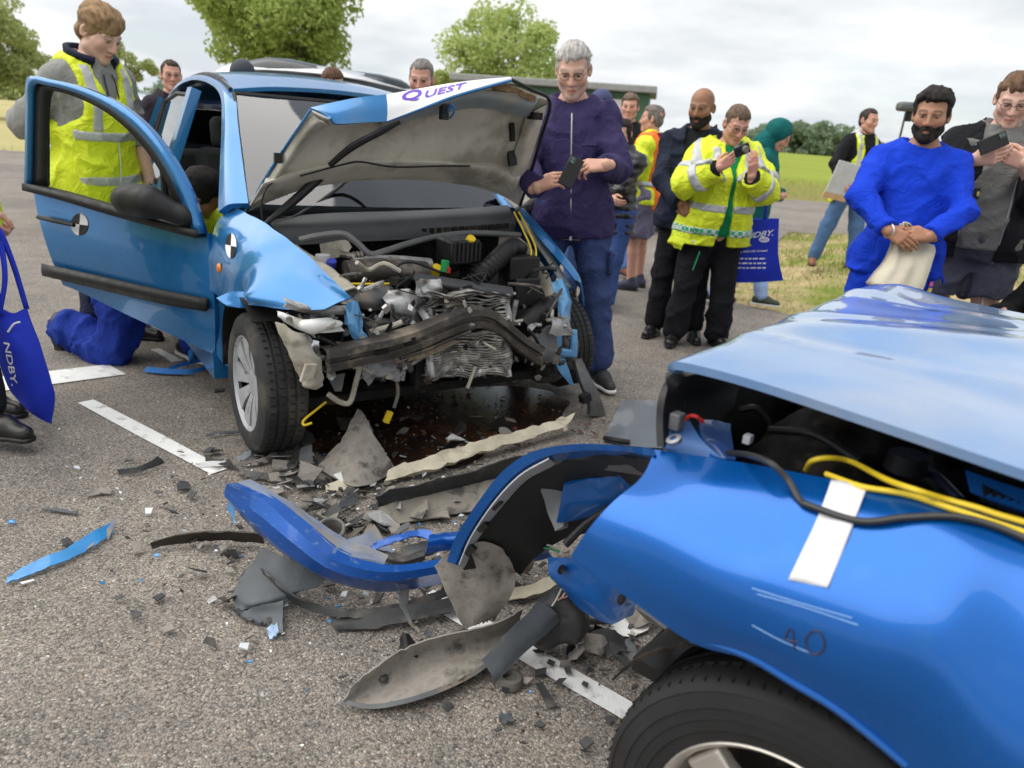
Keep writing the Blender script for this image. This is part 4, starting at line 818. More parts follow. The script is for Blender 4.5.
def shard(name, c, R_, w_, h_, t, m, n=7):
    a0 = r_.uniform(0, 6); poly = [(w_ * math.cos(a0 + 6.283 * k / n) * r_.uniform(.45, 1.15), h_ * math.sin(a0 + 6.283 * k / n) * r_.uniform(.45, 1.15)) for k in range(n)]
    MB().prism(poly, t, c, R_ @ np.array([0, 1.0, 0]), R_ @ np.array([0, 0, 1.0])).build(name, m, car, False)
SILV = mat('torn_bright_metal', (.5, .5, .5), .35, .6, var=.3, col2=(.14, .12, .1), c2s=20, c2lo=.5); PALEG = mat('pale_grey_plastic', (.34, .34, .34), .6, var=.3, col2=(.12, .11, .1), c2s=14, c2lo=.5)
pool = [BLACKP] * 6 + [GREYP] * 3 + [SILV] * 3 + [PALEG] * 3 + [CREAM] * 2 + [RUST] * 2
for k in range(120):
    u = r_.random(); px = 285 + 285 * u; yt = 272 + (20 if u > .3 else 34 - 46 * u); py = r_.uniform(yt, 378); x = r_.uniform(.2, .40) if py > 300 else r_.uniform(.1, .26); R_ = rotz(r_.uniform(-.9, .9)) @ roty(r_.uniform(-.9, .9)) @ rotx(r_.uniform(-1.6, 1.6))
    big = r_.random(); shard(r_.choice(['bracket', 'fragment', 'mounting']), q(px, py, x), R_, .014 + .03 * big * big, .006 + .02 * r_.random(), r_.choice([.002, .003, .012]), r_.choice(pool), r_.choice([4, 5, 6, 8]))
for k in range(26):
    px, py = r_.uniform(300, 560), r_.uniform(285, 372); c_ = q(px, py, r_.uniform(.2, .36)); a = r_.uniform(-1.2, 1.2); l_ = r_.uniform(.03, .09); d_ = np.array([r_.uniform(-.3, .3), math.cos(a), math.sin(a)]) * l_
    MB().tube([c_ - d_, c_ + d_ * .1 + np.array([.008, 0, .006]), c_ + d_], r_.choice([.003, .005, .008]), 6, 2).build(r_.choice(['strut', 'pipe']), r_.choice([SILV, BLACKP, BLACKP, PALEG, RUST, CREAM]), car)
for k in range(18):
    px, py = r_.uniform(300, 560), r_.uniform(275, 375); MB().lathe([(0, .006), (.006, .006), (.007, 0)], q(px, py, r_.uniform(.25, .36)), (1, r_.uniform(-.5, .5), r_.uniform(-.3, .8)), 8).build('bolt', SILV, car)
# bonnet thrown up, its front edge curled over
HB = np.array([-.33, -.60, 1.0]); BT_ = math.radians(50); bu = np.array([math.cos(BT_), 0, math.sin(BT_)]); bn = np.cross(bu, [0, 1.0, 0]); bnw = C3.F * bn[0] + C3.L * bn[1] + np.array([0, 0, bn[2]])
if bn[0] < 0: bn = -bn; bnw = -bnw           # toward the viewer: the underside
def B(px, py, off=0.0): return C3.l(PL(px, py, C3.w(HB + bn * off), bnw))
rows = [[(244, 214), (283, 197), (330, 184), (400, 180), (460, 184), (497, 194), (519, 206)],
        [(262, 184), (296, 172), (340, 163), (405, 160), (462, 163), (502, 170), (529, 172)],
        [(282, 152), (312, 144), (350, 138), (408, 132), (462, 132), (505, 136), (538, 140)],
        [(300, 127), (324, 124), (358, 122), (410, 110), (462, 104), (508, 104), (546, 110)],
        [(311, 111), (330, 119), (366, 121.5), (412, 108), (455, 94), (500, 86), (549, 101)]]
offr = [[0, 0, 0, 0, 0, 0, 0], [.0, .02, .03, .03, .03, .02, 0], [0, .01, .0, .0, .0, .01, 0], [.0, .01, .03, .03, .03, .02, 0], [.0, .03, .06, .08, .08, .07, .02]]
Cb = [[B(*p, o_) for p, o_ in zip(r, of)] for r, of in zip(rows, offr)]
UNDER = mat('bonnet_underside', (.56, .53, .455), .5, var=.14, vs=5, col2=(.30, .28, .23), c2s=3.5, bump=.05, bs=30)
bon = panel('bonnet', Cb[::-1], UNDER, car, 6, 6, .012, .004, 5)
# pressed frame on the underside: rear rib, side ribs and front box, each proud of the skin
def rib(rows_, off, m=UNDER): 
    C = [[B(*p, o_) for p in r] for r, o_ in zip(rows_, off)]; return panel('bonnet_frame', C[::-1], m, bon, 5, 6, .008)
rib([[(250, 206), (290, 192), (340, 181), (400, 177), (455, 180), (492, 188), (514, 198)], [(262, 186), (300, 174), (345, 166), (400, 163), (455, 166), (492, 172), (518, 184)], [(266, 178), (303, 168), (346, 160), (400, 157), (455, 160), (494, 163), (522, 172)]], [.02, .05, .02])
rib([[(252, 204), (275, 168), (300, 130), (313, 116)], [(262, 198), (287, 162), (312, 128), (322, 122)], [(270, 192), (295, 158), (320, 130), (330, 126)]][::-1], [.02, .045, .02])
rib([[(516, 198), (528, 165), (540, 130), (547, 106)], [(508, 186), (520, 160), (531, 128), (536, 112)], [(503, 176), (513, 156), (522, 130), (526, 116)]], [.02, .045, .02])
rib([[(380, 128), (430, 116), (480, 108), (528, 118)], [(384, 120), (430, 108), (482, 98), (533, 108)], [(392, 113), (430, 104), (482, 91), (540, 98)]], [.03, .075, .07], mat('bonnet_blue_grey', (.28, .33, .36), .45, var=.15, col2=(.4, .38, .33), c2s=5))
tube('bonnet_cable', [B(300, 176, .07), B(345, 164, .07), B(362, 162, .07), B(395, 167, .065), B(440, 166, .065), B(470, 166, .06)], .004, BLACKP, bon)
MB().box(B(512, 158, .03), (.02, .04, .07), rotx(.2)).build('rubber_stop', BLACKP, bon); MB().box(B(278, 158, .03), (.02, .03, .04)).build('rubber_stop', BLACKP, bon)
tube('latch', [B(448, 112, .1), B(452, 104, .12), B(454, 112, .12), B(450, 118, .1)], .005, mat('blue_wire', (.05, .2, .5), .4), bon); MB().box(B(444, 112, .09), (.03, .03, .06)).build('latch', BLACKP, bon)
tube('rubber_strip', [B(330, 165, .09), B(352, 147, .1), B(380, 132, .11), B(400, 122, .1)], [.012, .016, .014, .008], BLACKP, bon)
MB().box(B(535, 116, .05), (.05, .05, .03)).build('frame_hole', DARK, bon); MB().box(B(512, 132, .035), (.02, .02, .08), rotx(.15)).build('frame_hole', DARK, bon)
# curled front lip: the painted side turned to the viewer, white wrap with lettering
WRAP = mat('white_wrap', (.78, .78, .80), .3, coat=.5, var=.05)
lip_t = [(311, 110), (332, 105), (358, 99), (386, 95.5), (420, 90), (455, 84.5), (486, 81), (510, 79)]
lip_b = [(330, 119), (336, 124.5), (366, 123), (387, 121.5), (420, 109.5), (452, 97.5), (484, 88), (511, 80.5)]
def lipgrid(i0, i1):
    T = [B(*p, .03) for p in lip_t[i0:i1]]; Bt = [B(*p, .12) for p in lip_b[i0:i1]]; Md = [(np.array(a) + np.array(b_)) / 2 + bn * .012 + np.array([0, 0, .008]) for a, b_ in zip(T, Bt)]; return [Bt, Md, T]
lipb = panel('bonnet_lip', lipgrid(0, 4), CARBLUE, bon, 5, 6, .008, .002); lipw = panel('bonnet_lip', lipgrid(3, 8), WRAP, bon, 5, 6, .008)
tube('bonnet_edge', [B(*p, .122) for p in lip_b[3:]], .005, CARBLUE, bon)
tube('bonnet_edge', [B(510, 79, .05), B(532, 90, .03), B(550, 102, .02), B(541, 138, .01), B(531, 172, .01), B(520, 206, .0)], .008, BLACKP, bon)
panel('foam_strip', [[B(488, 84, .10), B(512, 86, .09), B(536, 97, .07)], [B(494, 89, .11), B(514, 93, .1), B(534, 103, .08)]], mat('brown_foam', (.20, .12, .06), .9, var=.5, vs=60, bump=.6), bon, 4, 5, .008, .006, 30)
tube('bonnet_edge', [B(245, 214, 0), B(262, 184, .01), B(282, 152, .01), B(311, 110, .02)], .006, CARBLUE, bon)
# ------------------------------------------------------------------ the royal blue car in the foreground (front end only partly in view)
M = Frame((.851, 1.48, 0), 142)
fc = thing('wrecked_car', 'royal blue car in the foreground with torn front corner', 'car', M.o, M.yaw)
qy = M.Y
ys = (.61, .69, .76, .785, .775)
cols = [[(655, 449, .60), (641, 477, .665), (612, 502, .725), (587, 530, .75), (570, 556, .755)],
        [(700, 455, .605), (690, 485, .68), (665, 525, .745), (640, 565, .77), (620, 592, .77)]]
for c in ([(750, 463), (745, 500), (725, 555), (705, 605), (690, 641)], [(815, 475.5), (810, 512), (795, 580), (775, 635), (752, 661)], [(880, 489), (878, 530), (866, 605), (848, 665), (830, 708)], [(950, 502), (950, 546), (942, 630), (925, 700), (905, 768)]):
    cols.append([(*p, y) for p, y in zip(c, ys)])
C = [[qy(*p) for p in c] for c in cols]
C += [[np.array(p) for p in ((-.34, .615, .925), (-.33, .70, .87), (-.32, .77, .76), (-.32, .795, .66), (-.30, .785, .53))], [np.array(p) for p in ((-.62, .63, .945), (-.62, .72, .875), (-.62, .79, .72), (-.60, .80, .5), (-.42, .79, .28))], [np.array(p) for p in ((-.80, .64, .94), (-.80, .73, .86), (-.80, .80, .70), (-.80, .81, .48), (-.80, .79, .25))]]
A = grid_up(C, 9, 9)
A = A + np.stack([fbm(A, 3.2, 2, 20 + k) for k in range(3)], -1) * .0025
V, F = sheet(A[::-1], .005); fw = autosmooth(mesh('wing', V, F, DEEPBLUE, fc), 60)
# arch lip and liner
lipm = [qy(*p) for p in ((690, 641, .775), (720, 648, .78), (752, 661, .78), (790, 684, .78), (830, 708, .78), (868, 737, .78), (905, 768, .78))]
MB().tube([p - [0, .008, 0] for p in lipm], .007, 8, 4).build('arch_lip', DEEPBLUE, fc)
ang = np.linspace(.45, 3.3, 14); C = [[(-.05 + .345 * math.cos(a), y, .30 + .345 * math.sin(a)) for a in ang] for y in (.70, .55, .40)]
panel('arch_liner', C, DARK, fc, 2, 2, .004)
# wheel
wc = np.array([-.06, .625, .298]); rr = .308
u = np.array([1.0, 0, 0]); v_ = np.array([0, 0, 1.0]); ax = np.array([0, 1.0, 0]); h = .1
tp = [(rr * .63, -h), (rr * .9, -h * 1.03), (rr * .985, -h * .8)]
for k in range(4): a = -h * .70 + h * .40 * k; tp += [(rr, a), (rr, a + h * .28), (rr * .97, a + h * .30), (rr * .97, a + h * .38)] if k < 3 else [(rr, a), (rr * .995, a + h * .1)]
tp += [(rr * .985, h * .82), (rr * .965, h * .93), (rr * .94, h * .98), (rr * .935, h * .965), (rr * .90, h * 1.0), (rr * .86, h * 1.03), (rr * .855, h * 1.01), (rr * .80, h * 1.03), (rr * .795, h * 1.015), (rr * .74, h * 1.02), (rr * .735, h * .995), (rr * .68, h * .98), (rr * .655, h * .90)]
b = MB(); b.lathe(tp, wc, ax, 72); ty = b.build('tyre', mat('tyre_rubber', (.012, .012, .013), .72, var=.3, vs=12, col2=(.05, .045, .04), c2s=4, c2lo=.55, c2hi=.75, bump=.12, bs=150), fc, True, 30)
b = MB()
for k in range(80):
    a = 2 * math.pi * k / 80; rd = u * math.cos(a) + v_ * math.sin(a); tg = -u * math.sin(a) + v_ * math.cos(a)
    b.box(wc + rd * rr * .982 + ax * h * .80, (.0022, .004, .016), np.stack([tg, rd, ax], 1)); b.box(wc + rd * rr * .9995 + ax * h * .48, (.0025, .002, .018), np.stack([tg, rd, ax], 1))
b.build('tread_groove', mat('groove', (.006, .006, .006), .9), ty, False)['kind'] = 'stuff'
RIM2 = mat('brushed_alloy', (.62, .58, .53), .42, .65, var=.12, col2=(.25, .19, .14), c2s=14, c2lo=.62, c2hi=.8)
b = MB(); b.lathe([(rr * .60, -h * .6), (rr * .595, h * .5), (rr * .625, h * .86), (rr * .66, h * .97), (rr * .675, h * .92), (rr * .67, h * .7)], wc, ax, 72); b.lathe([(0, h * .72), (rr * .14, h * .74), (rr * .19, h * .6)], wc, ax, 30); rim = b.build('rim', RIM2, fc)
MB().lathe([(0, -h * .1), (rr * .59, -h * .1)], wc, ax, 30).build('brake_disc', DARK, fc)
for k in range(5):
    a = math.radians(110 + 72 * k); pts = []
    for r_k, da, hh in ((.15, -.42, .7), (.34, -.26, .82), (.61, -.20, .80), (.61, .20, .80), (.34, .26, .82), (.15, .42, .7)): aa = a + da; pts.append(wc + (u * math.cos(aa) + v_ * math.sin(aa)) * rr * r_k + ax * h * hh)
    Vs = pts + [p - ax * .03 for p in pts]; n = 6
    o = mesh('spoke', Vs, [tuple(range(n)), tuple(range(2 * n - 1, n - 1, -1))] + [(i, n + i, n + (i + 1) % n, (i + 1) % n) for i in range(n)], RIM2, rim, False); bevel(o, .008, 3)
MB().tube([wc + ax * h * .95 + u * .03 * 1 + v_ * .155, wc + ax * h * .9 + u * -.02 + v_ * .175], .005, 6).build('valve', BLACKP, rim)
# bonnet, lifted and rippled
hz_ = lambda px, py, z: M.Zp(px, py, z)
C = [[hz_(678, 375, .985), hz_(740, 350, .985), hz_(800, 324, .985), hz_(846, 303, .985), hz_(877, 290.5, .985)],
     [hz_(680, 371, 1.0), hz_(745, 346, 1.008), hz_(806, 320, 1.012), hz_(852, 300, 1.01), hz_(880, 290, 1.0)]]
for x, z, y0, y1, bmp in ((.14, 1.0, .60, -.60, .02), (-.05, .992, .615, -.60, .03), (-.25, .985, .635, -.61, .035), (-.55, .98, .66, -.64, .04)):
    C.append([np.array([x - .05 * (1 - abs(t)), y0 + (y1 - y0) * (t + 1) / 2, z + bmp * (1 - t * t)]) for t in (-1, -.5, 0, .5, 1)])
A = grid_up(C, 9, 12)
A[..., 2] += .020 * np.exp(-((A[..., 0] - .20) / .06) ** 2 - ((A[..., 1] + .50) / .14) ** 2) - .010 * np.exp(-((A[..., 0] - .12) / .07) ** 2 - ((A[..., 1] + .35) / .12) ** 2)
A[..., 2] += .012 * np.exp(-((A[..., 1] - .1 - A[..., 0] * .6) / .08) ** 2) - .010 * np.exp(-((A[..., 1] - .32 + A[..., 0] * .3) / .10) ** 2)
A = A + np.stack([fbm(A, 2.6, 3, 30 + k) for k in range(3)], -1) * np.array([.001, .001, .003])
for y0_, sl_, am_ in ((.34, .10, .007), (-.36, -.10, .007), (.05, .55, .004)): A[..., 2] += am_ * np.exp(-np.abs(A[..., 1] - y0_ - sl_ * (A[..., 0] - .2)) / .03)
V, F = sheet(A[::-1], .014); hood = autosmooth(mesh('bonnet', V, F, mat('royal_blue_sky_sheen_paint', srgb(112, 152, 202), .34, .4, 1.0, var=.06, vs=4, col2=srgb(156, 170, 192), c2s=3, c2lo=.42, c2hi=.75, rvar=.08), fc), 60)  # pale sky sheen is painted into the bonnet's base colour and patches
MB().box(hz_(990, 368, 1.02), (.05, .03, .02)).build('washer_jet', BLACKP, hood)
# dark engine bay
def bay(g):
    for p, r in (((.02, .15, .66), (.30, .36, .20)), ((-.1, -.25, .66), (.3, .3, .2)), ((-.35, .2, .7), (.18, .4, .16)), ((.22, -.3, .6), (.12, .3, .25))): g.ell(p, r, .05)
    sl, P = g.blk(); g.D += .03 * fbm(P, 8, 3, 12)
sdf_obj('engine', (-.7, -.7, .3), (.45, .6, 1.0), .018, bay, DARK, fc)
BLK = mat('black_bay', (.008, .008, .009), .55, var=.3)
MB().box((-.62, 0, .66), (.04, 1.3, .5)).build('bulkhead', BLK, fc); MB().box((-.15, 0, .38), (.9, 1.1, .03)).build('undertray', BLK, fc)
panel('inner_wing', [[(.28, .56, .80), (.0, .58, .83), (-.3, .59, .86), (-.6, .6, .88)], [(.26, .50, .76), (.0, .5, .78), (-.3, .5, .8), (-.6, .5, .82)], [(.26, .44, .5), (.0, .45, .5), (-.3, .45, .5), (-.6, .45, .5)]], DEEPBLUE2, fc, 5, 5, .006)
panel('grille_seal', [[hz_(680, 372, .975), hz_(668, 378, .96), hz_(659, 395, .94), hz_(656, 420, .90), hz_(657, 447, .86)], [hz_(690, 372, .965), hz_(680, 384, .95), hz_(670, 400, .92), hz_(668, 424, .88), hz_(668, 446, .85)], [hz_(740, 372, .9), hz_(735, 384, .88), hz_(730, 400, .86), hz_(726, 424, .82), hz_(722, 446, .80)]], BLK, fc, 4, 5, .012)
panel('front_panel', [[(.30, .5, .93), (.32, .1, .94), (.32, -.3, .94), (.30, -.6, .93)], [(.27, .5, .75), (.30, .1, .75), (.30, -.3, .75), (.27, -.6, .75)], [(.2, .5, .45), (.25, .1, .45), (.25, -.3, .45), (.2, -.6, .45)]], BLK, fc, 3, 4, .01)
hz = hz_
panel('lamp_bracket', [[hz(661, 430, .87), hz(672, 422, .89), hz(690, 421, .89)], [hz(662, 446, .86), hz(680, 440, .87), hz(702, 440, .875)], [hz(668, 452, .85), hz(690, 455, .85), hz(722, 457, .86)]], mat('dusty_blue_panel', srgb(70, 110, 170), .5, .1, var=.15), fc, 5, 5, .004, .003, 12)
panel('lamp_bracket', [[hz(700, 420, .88), hz(716, 420, .87), hz(732, 424, .86)], [hz(704, 440, .87), hz(718, 440, .86), hz(734, 446, .85)], [hz(712, 456, .86), hz(724, 457, .86), hz(736, 458, .85)]], DEEPBLUE2, fc, 4, 4, .006, .004, 12)
MB().lathe([(.006, .004), (.013, .003), (.013, -.004)], hz(674, 440, .885), (.3, .4, .9), 14).build('bolt', STEEL, fc)
bevel(MB().box(hz(677, 421, .90), (.02, .025, .03)).build('connector', GREYP, fc), .003); bevel(MB().box(hz(748, 439, .87), (.014, .018, .016)).build('connector', WHITEP, fc), .002)
MB().tube([hz(683, 421, .9), hz(690, 416, .905), hz(697, 417, .905), hz(703, 422, .895)], .0035, 6, 4).build('wire', mat('red_wire', (.6, .03, .02), .4), fc)
for k, c in enumerate([((800, 440, .82), (806, 425, .84)), ((850, 430, .80), (900, 455, .82)), ((740, 410, .84), (770, 425, .82)), ((900, 470, .82), (960, 500, .86)), ((770, 430, .84), (860, 462, .86))]):
    MB().tube([hz(*c[0]), (hz(*c[0]) + hz(*c[1])) / 2 + [0, 0, .02], hz(*c[1])], .008, 8, 4).build('hose', mat('dark_blue_hose', (.02, .025, .05), .35) if k % 2 else BLACKP, fc)
MB().lathe([(0, .03), (.03, .03), (.034, 0)], hz(905, 470, .86), (0, 0, 1), 14).build('filler_cap', BLACKP, fc)
for k in range(5): MB().box(hz(985 + 8 * k, 493 + 3.2 * k, .905), (.008, .02, .02), rotz(.4)).build('vent', BLK, fc)
panel('scuttle', [[hz(965, 470, .92), hz(1000, 482, .925), hz(1040, 495, .93)], [hz(970, 492, .90), hz(1000, 503, .905), hz(1040, 516, .91)]], DEEPBLUE2, fc, 4, 4, .006)
# rest of the car beyond the frame
C = [[(x, .80 if abs(x + 1.4) < .8 else .78, z) for z in (.94, .75, .5, .25)] for x in (-.81, -1.4, -1.95, -2.5, -3.1)]
panel('door', [[(x, yy, z) for z, yy in ((.94, .66), (.86, .74), (.70, .80), (.48, .81), (.25, .79))] for x in (-1.95, -1.4, -.81)], DEEPBLUE, fc, 4, 4, .02)
panel('rear_wing', [[(x, yy * k, z * 1.0) for z, yy in ((.98, .66), (.86, .74), (.70, .80), (.48, .81), (.28, .79))] for x, k in ((-3.3, .9), (-2.8, .99), (-1.96, 1.0))], DEEPBLUE, fc, 4, 4, .02)
for s_ in (-1,): panel('far_flank', [[(x, s_ * yy, z) for z, yy in ((.92, .66), (.84, .74), (.70, .80), (.48, .81), (.25, .79))] for x in (.1, -.8, -1.9, -3.2)], DEEPBLUE, fc, 4, 4, .02)
panel('roof', [[(x, y, z + .03 * (1 - (y / .55) ** 2)) for y in (-.55, -.28, 0, .28, .55)] for x, z in ((-2.9, 1.25), (-2.4, 1.38), (-1.7, 1.42), (-1.25, 1.38))], DEEPBLUE, fc, 4, 4, .02)
panel('windscreen', [[(-1.24, y * .54, 1.385) for y in (-1, 0, 1)], [(-.9, y * .60, 1.18) for y in (-1, 0, 1)], [(-.55 + .08 * (1 - abs(y)), y * .66, .97) for y in (-1, 0, 1)]], GLASS, fc, 4, 4, .005)
panel('rear_window', [[(-3.25, y * .6, 1.0) for y in (-1, 0, 1)], [(-2.9, y * .54, 1.26) for y in (-1, 0, 1)]], GLASS, fc, 4, 4, .005)
for s_ in (-1, 1):
    MB().tube([(-.52, s_ * .66, .95), (-.9, s_ * .61, 1.18), (-1.25, s_ * .555, 1.385), (-1.7, s_ * .56, 1.41), (-2.4, s_ * .56, 1.37), (-2.9, s_ * .56, 1.25), (-3.25, s_ * .62, 1.0)], .035, 8, 4).build('pillar', DEEPBLUE, fc)
    MB().tube([(-1.9, s_ * .66, .95), (-1.85, s_ * .565, 1.38)], .04, 8, 3).build('pillar', DEEPBLUE, fc)
    mesh('side_glass', [(-.7, s_ * .66, .95), (-1.86, s_ * .66, .95), (-1.82, s_ * .57, 1.37), (-1.28, s_ * .57, 1.36)], [(0, 1, 2, 3)], GLASS, fc); mesh('side_glass', [(-1.94, s_ * .66, .95), (-3.1, s_ * .64, .98), (-2.85, s_ * .57, 1.24), (-1.9, s_ * .57, 1.37)], [(0, 1, 2, 3)], GLASS, fc)
wheel_parts(fc, (-2.65, .68, .31), (0, 1, 0), .31, .2, RIM2); wheel_parts(fc, (-2.65, -.68, .31), (0, -1, 0), .31, .2, RIM2); wheel_parts(fc, (-.03, -.66, .31), (0, -1, 0), .31, .2, RIM2)
MB().box((-1.8, 0, .3), (2.9, 1.3, .06)).build('floor_pan', BLK, fc)
# torn nose: lamp arch, inner panel, chassis end
L3 = lambda P: [M.l(G(*p)) for p in P]
outer = [(448, 561, .27), (457, 535, .36), (480, 500, .48), (505, 470, .58), (535, 451, .66), (575, 444, .73), (620, 445.5, .79), (656, 452, .845)]
inner_ = [(464, 566, .255), (477, 538, .345), (499, 505, .46), (526, 478, .56), (556, 461, .64), (595, 454, .71), (632, 454, .77), (656, 459, .83)]
mid2 = [((a[0] * .55 + b_[0] * .45), (a[1] * .55 + b_[1] * .45), (a[2] + b_[2]) / 2 + .012) for a, b_ in zip(outer, inner_)]
arch = panel('wing_front', [L3(inner_), L3(mid2), L3(outer)], DEEPBLUE, fc, 1, 6, .005); autosmooth(arch, 14)
i2 = [(a[0] + 3, a[1] + 3, a[2] - .012) for a in inner_[:5]]; i1 = [(o_[0] * .35 + b_[0] * .65, o_[1] * .35 + b_[1] * .65, (o_[2] + b_[2]) / 2 + .014) for o_, b_ in zip(outer[:5], inner_[:5])]
flange = panel('arch_flange', [L3(i2), L3(i1)], mat('dusty_flange', (.36, .38, .42), .55, var=.2), fc, 3, 5, .004)
for px, py, z in ((470, 549, .315), (482, 525, .395), (496, 503, .47)): MB().box(M.l(G(px, py, z + .008)), (.03, .02, .022), rotz(.5) @ roty(.9)).build('slot', BLK, flange, False)
C = [L3(inner_), L3([(500, 560, .26), (508, 540, .33), (524, 520, .40), (545, 500, .47), (575, 490, .52), (610, 485, .56), (640, 488, .6), (655, 490, .62)]), L3([(520, 575, .2), (530, 560, .24), (545, 545, .3), (565, 535, .33), (590, 530, .36), (615, 530, .38), (640, 530, .4), (650, 530, .42)])]
panel('lamp_housing', C[::-1], BLK, fc, 4, 5, .01, .006, 10)
panel('lamp_housing', [L3([(545, 462, .64), (590, 458, .68), (645, 462, .76)]), L3([(560, 472, .60), (600, 470, .64), (645, 476, .7)])], mat('grey_trim', (.13, .13, .14), .5, var=.2), fc, 3, 5, .006)
panel('inner_wing', [L3([(563, 486, .56), (595, 478, .6), (632, 474, .66)]), L3([(560, 505, .5), (590, 500, .53), (632, 490, .6)]), L3([(556, 522, .45), (585, 518, .46), (622, 505, .52)])], DEEPBLUE2, fc, 5, 6, .01, .006, 12)
panel('lamp_housing', [L3([(540, 490, .52), (560, 478, .56)]), L3([(548, 515, .45), (566, 503, .49)]), L3([(553, 530, .42), (562, 525, .44)])], mat('grey_bracket', (.22, .23, .25), .5, var=.2), fc, 5, 5, .02, .006, 12)
MB().tube(L3([(565, 545, .42), (585, 525, .47), (610, 508, .52), (630, 492, .58)]), .010, 8, 4).build('hose', BLACKP, fc)
panel('chassis_end', [L3([(548, 556, .30), (580, 560, .34), (612, 578, .37), (640, 596, .38)]), L3([(550, 575, .26), (580, 590, .26), (612, 605, .28), (636, 608, .32)]), L3([(556, 584, .23), (584, 612, .19), (612, 622, .21), (632, 616, .27)])], DEEPBLUE2, fc, 5, 6, .02, .005, 10)
for px, py, z in ((562, 570, .3), (592, 590, .27), (622, 600, .33)): MB().lathe([(0, .006), (.012, .006), (.014, 0)], M.l(G(px, py, z)), (.6, .6, .5), 12).build('hole', BLK, fc)
tw = [((560, 552, .33), (545, 548, .30), (530, 552, .26), (516, 566, .22)), ((562, 554, .33), (548, 545, .31), (528, 549, .27), (513, 562, .22))]
for (k, t_), c_ in zip(enumerate(tw), ((.05, .3, .12), (.5, .5, .45))): MB().tube(L3(t_), .0028, 6, 5).build('wire', mat('wire_%s' % ('green', 'pale')[k], c_, .45), fc)
for dx in (0, 5, 9): MB().tube(L3([(563 + dx * .3, 556, .32), (566 + dx, 575, .26), (558 + dx, 596, .2), (552 + dx * .6, 606 - dx, .17)]), .0024, 6, 5).build('wire', mat('wire_pink', (.6, .35, .33), .45) if dx else MATS['wire_pale'], fc)
panel('arch_liner', [L3([(636, 610, .36), (660, 625, .42), (690, 640, .5)]), L3([(648, 622, .3), (668, 634, .38), (688, 645, .46)])], GREYP, fc, 4, 4, .01, .004)

# tape, cables and marks laid on the wing
bw = bvh_of([fw])
TAPE = mat('white_cloth_tape', (.66, .66, .68), .55, var=.06, bump=.15, bs=40)
E_ = [((831, 481.5), (867, 488.5)), ((826, 498), (861, 505)), ((815, 524), (851, 532)), ((803, 550), (840, 558)), ((789, 580), (828, 588))]
Vt = []; 
for k, (a, b_) in enumerate(E_):
    row = []
    for t in np.linspace(0, 1, 7):
        p = hit(bw, a[0] + (b_[0] - a[0]) * t, a[1] + (b_[1] - a[1]) * t, .003 + .002 * math.sin(5 * t + k * 2.1)); row.append(M.l(p) if p is not None else (row[-1] if row else qy(*a, .7)))
    Vt.append(row)
V, F = sheet(grid_up(Vt, 6, 2), .0012); mesh('tape_strip', V, F, TAPE, fc)
PEN = mat('marker_ink', (.02, .02, .05), .5)
for st in ([(790, 628), (786, 638), (798, 642)], [(793, 630), (795, 650)], [(812, 631), (806, 640), (810, 652), (820, 653), (825, 643), (820, 632), (812, 631)]):
    pts = [hit(bw, *p, .0008) for p in cr(np.array(st, float), 5)]; MB().tube([M.l(p) for p in pts if p is not None], .0014, 5).build('handwriting', PEN, fc)
SCR = mat('pale_scuff', (.22, .42, .72), .5)
for st in ([(752, 588), (790, 600), (852, 618)], [(757, 594), (800, 606), (858, 625)], [(752, 625), (780, 640), (815, 655)]):
    pts = [hit(bw, *p, .0004) for p in cr(np.array(st, float), 6)]; MB().tube([M.l(p) for p in pts if p is not None], .0007, 4).build('scratch', SCR, fc)
def cable(pts, r, m, label, name='cable'):
    P = [np.array(p) for p in pts]; b = MB().tube(P, r, 8, 6); b.top(name, m, label, 'cable')
def on(px, py, off): p = hit(bw, px, py, off); return p if p is not None else G(px, py, .9)
cable([G(728, 453, .87), G(748, 455, .90), G(770, 463, .915), G(788, 480, .90), G(800, 500, .885), on(812, 509, .006), on(860, 524, .006), on(905, 521, .006), on(950, 520, .006), on(985, 527, .006), on(1015, 538, .006), on(1040, 550, .006)], .005, mat('black_cable', (.02, .02, .022), .4), 'black cable running over the royal blue wing under the white tape')
cable([G(806, 470, .87), G(812, 461, .9), G(830, 458, .91), G(852, 462, .905), G(885, 479, .925), G(915, 490, .94), on(945, 503, .006), on(975, 511, .006), on(1000, 519, .006), on(1040, 530, .006)], .0042, YEL, 'yellow cable looping out of the engine bay of the royal blue car')
cable([on(826, 474, .004), on(862, 489, .004), on(905, 497, .005), on(945, 510, .005), on(980, 522, .006), on(1005, 530, .006), on(1040, 541, .006)], .0042, YEL, 'yellow cable lying along the royal blue wing edge below the loop')
# ------------------------------------------------------------------ wreckage on the tarmac
def W3(P): return [G(*p) for p in P]
rj = np.random.RandomState(9)
def piece(name, rows, m, label, cat='car part', su=5, sv=6, t=.006, crump=0, cf=9, seed=0, group=None, jag=.010):
    t = min(t, .008) * .7 if cat != 'foam bar' else t; A = grid_up([W3(r) for r in rows], su, sv)
    if cat != 'bumper':
        for e in (A[0], A[-1], A[:, 0], A[:, -1]): n_ = len(e); e += (rj.rand(n_, 3) - .5) * (np.abs(fbm(e, 12, 2, seed))[:, None] * jag + jag * .06)
    if crump: A = A + np.stack([fbm(A, cf, 3, seed + 11 * k) for k in range(3)], -1) * crump
    if np.cross(A[1, 0] - A[0, 0], A[0, 1] - A[0, 0])[2] < 0: A = A[::-1]
    A[..., 2] = np.maximum(A[..., 2], .008 + t); V, F = sheet(A, t); o = topmesh(name, V, F, m, label, cat, group); return autosmooth(o, 50)
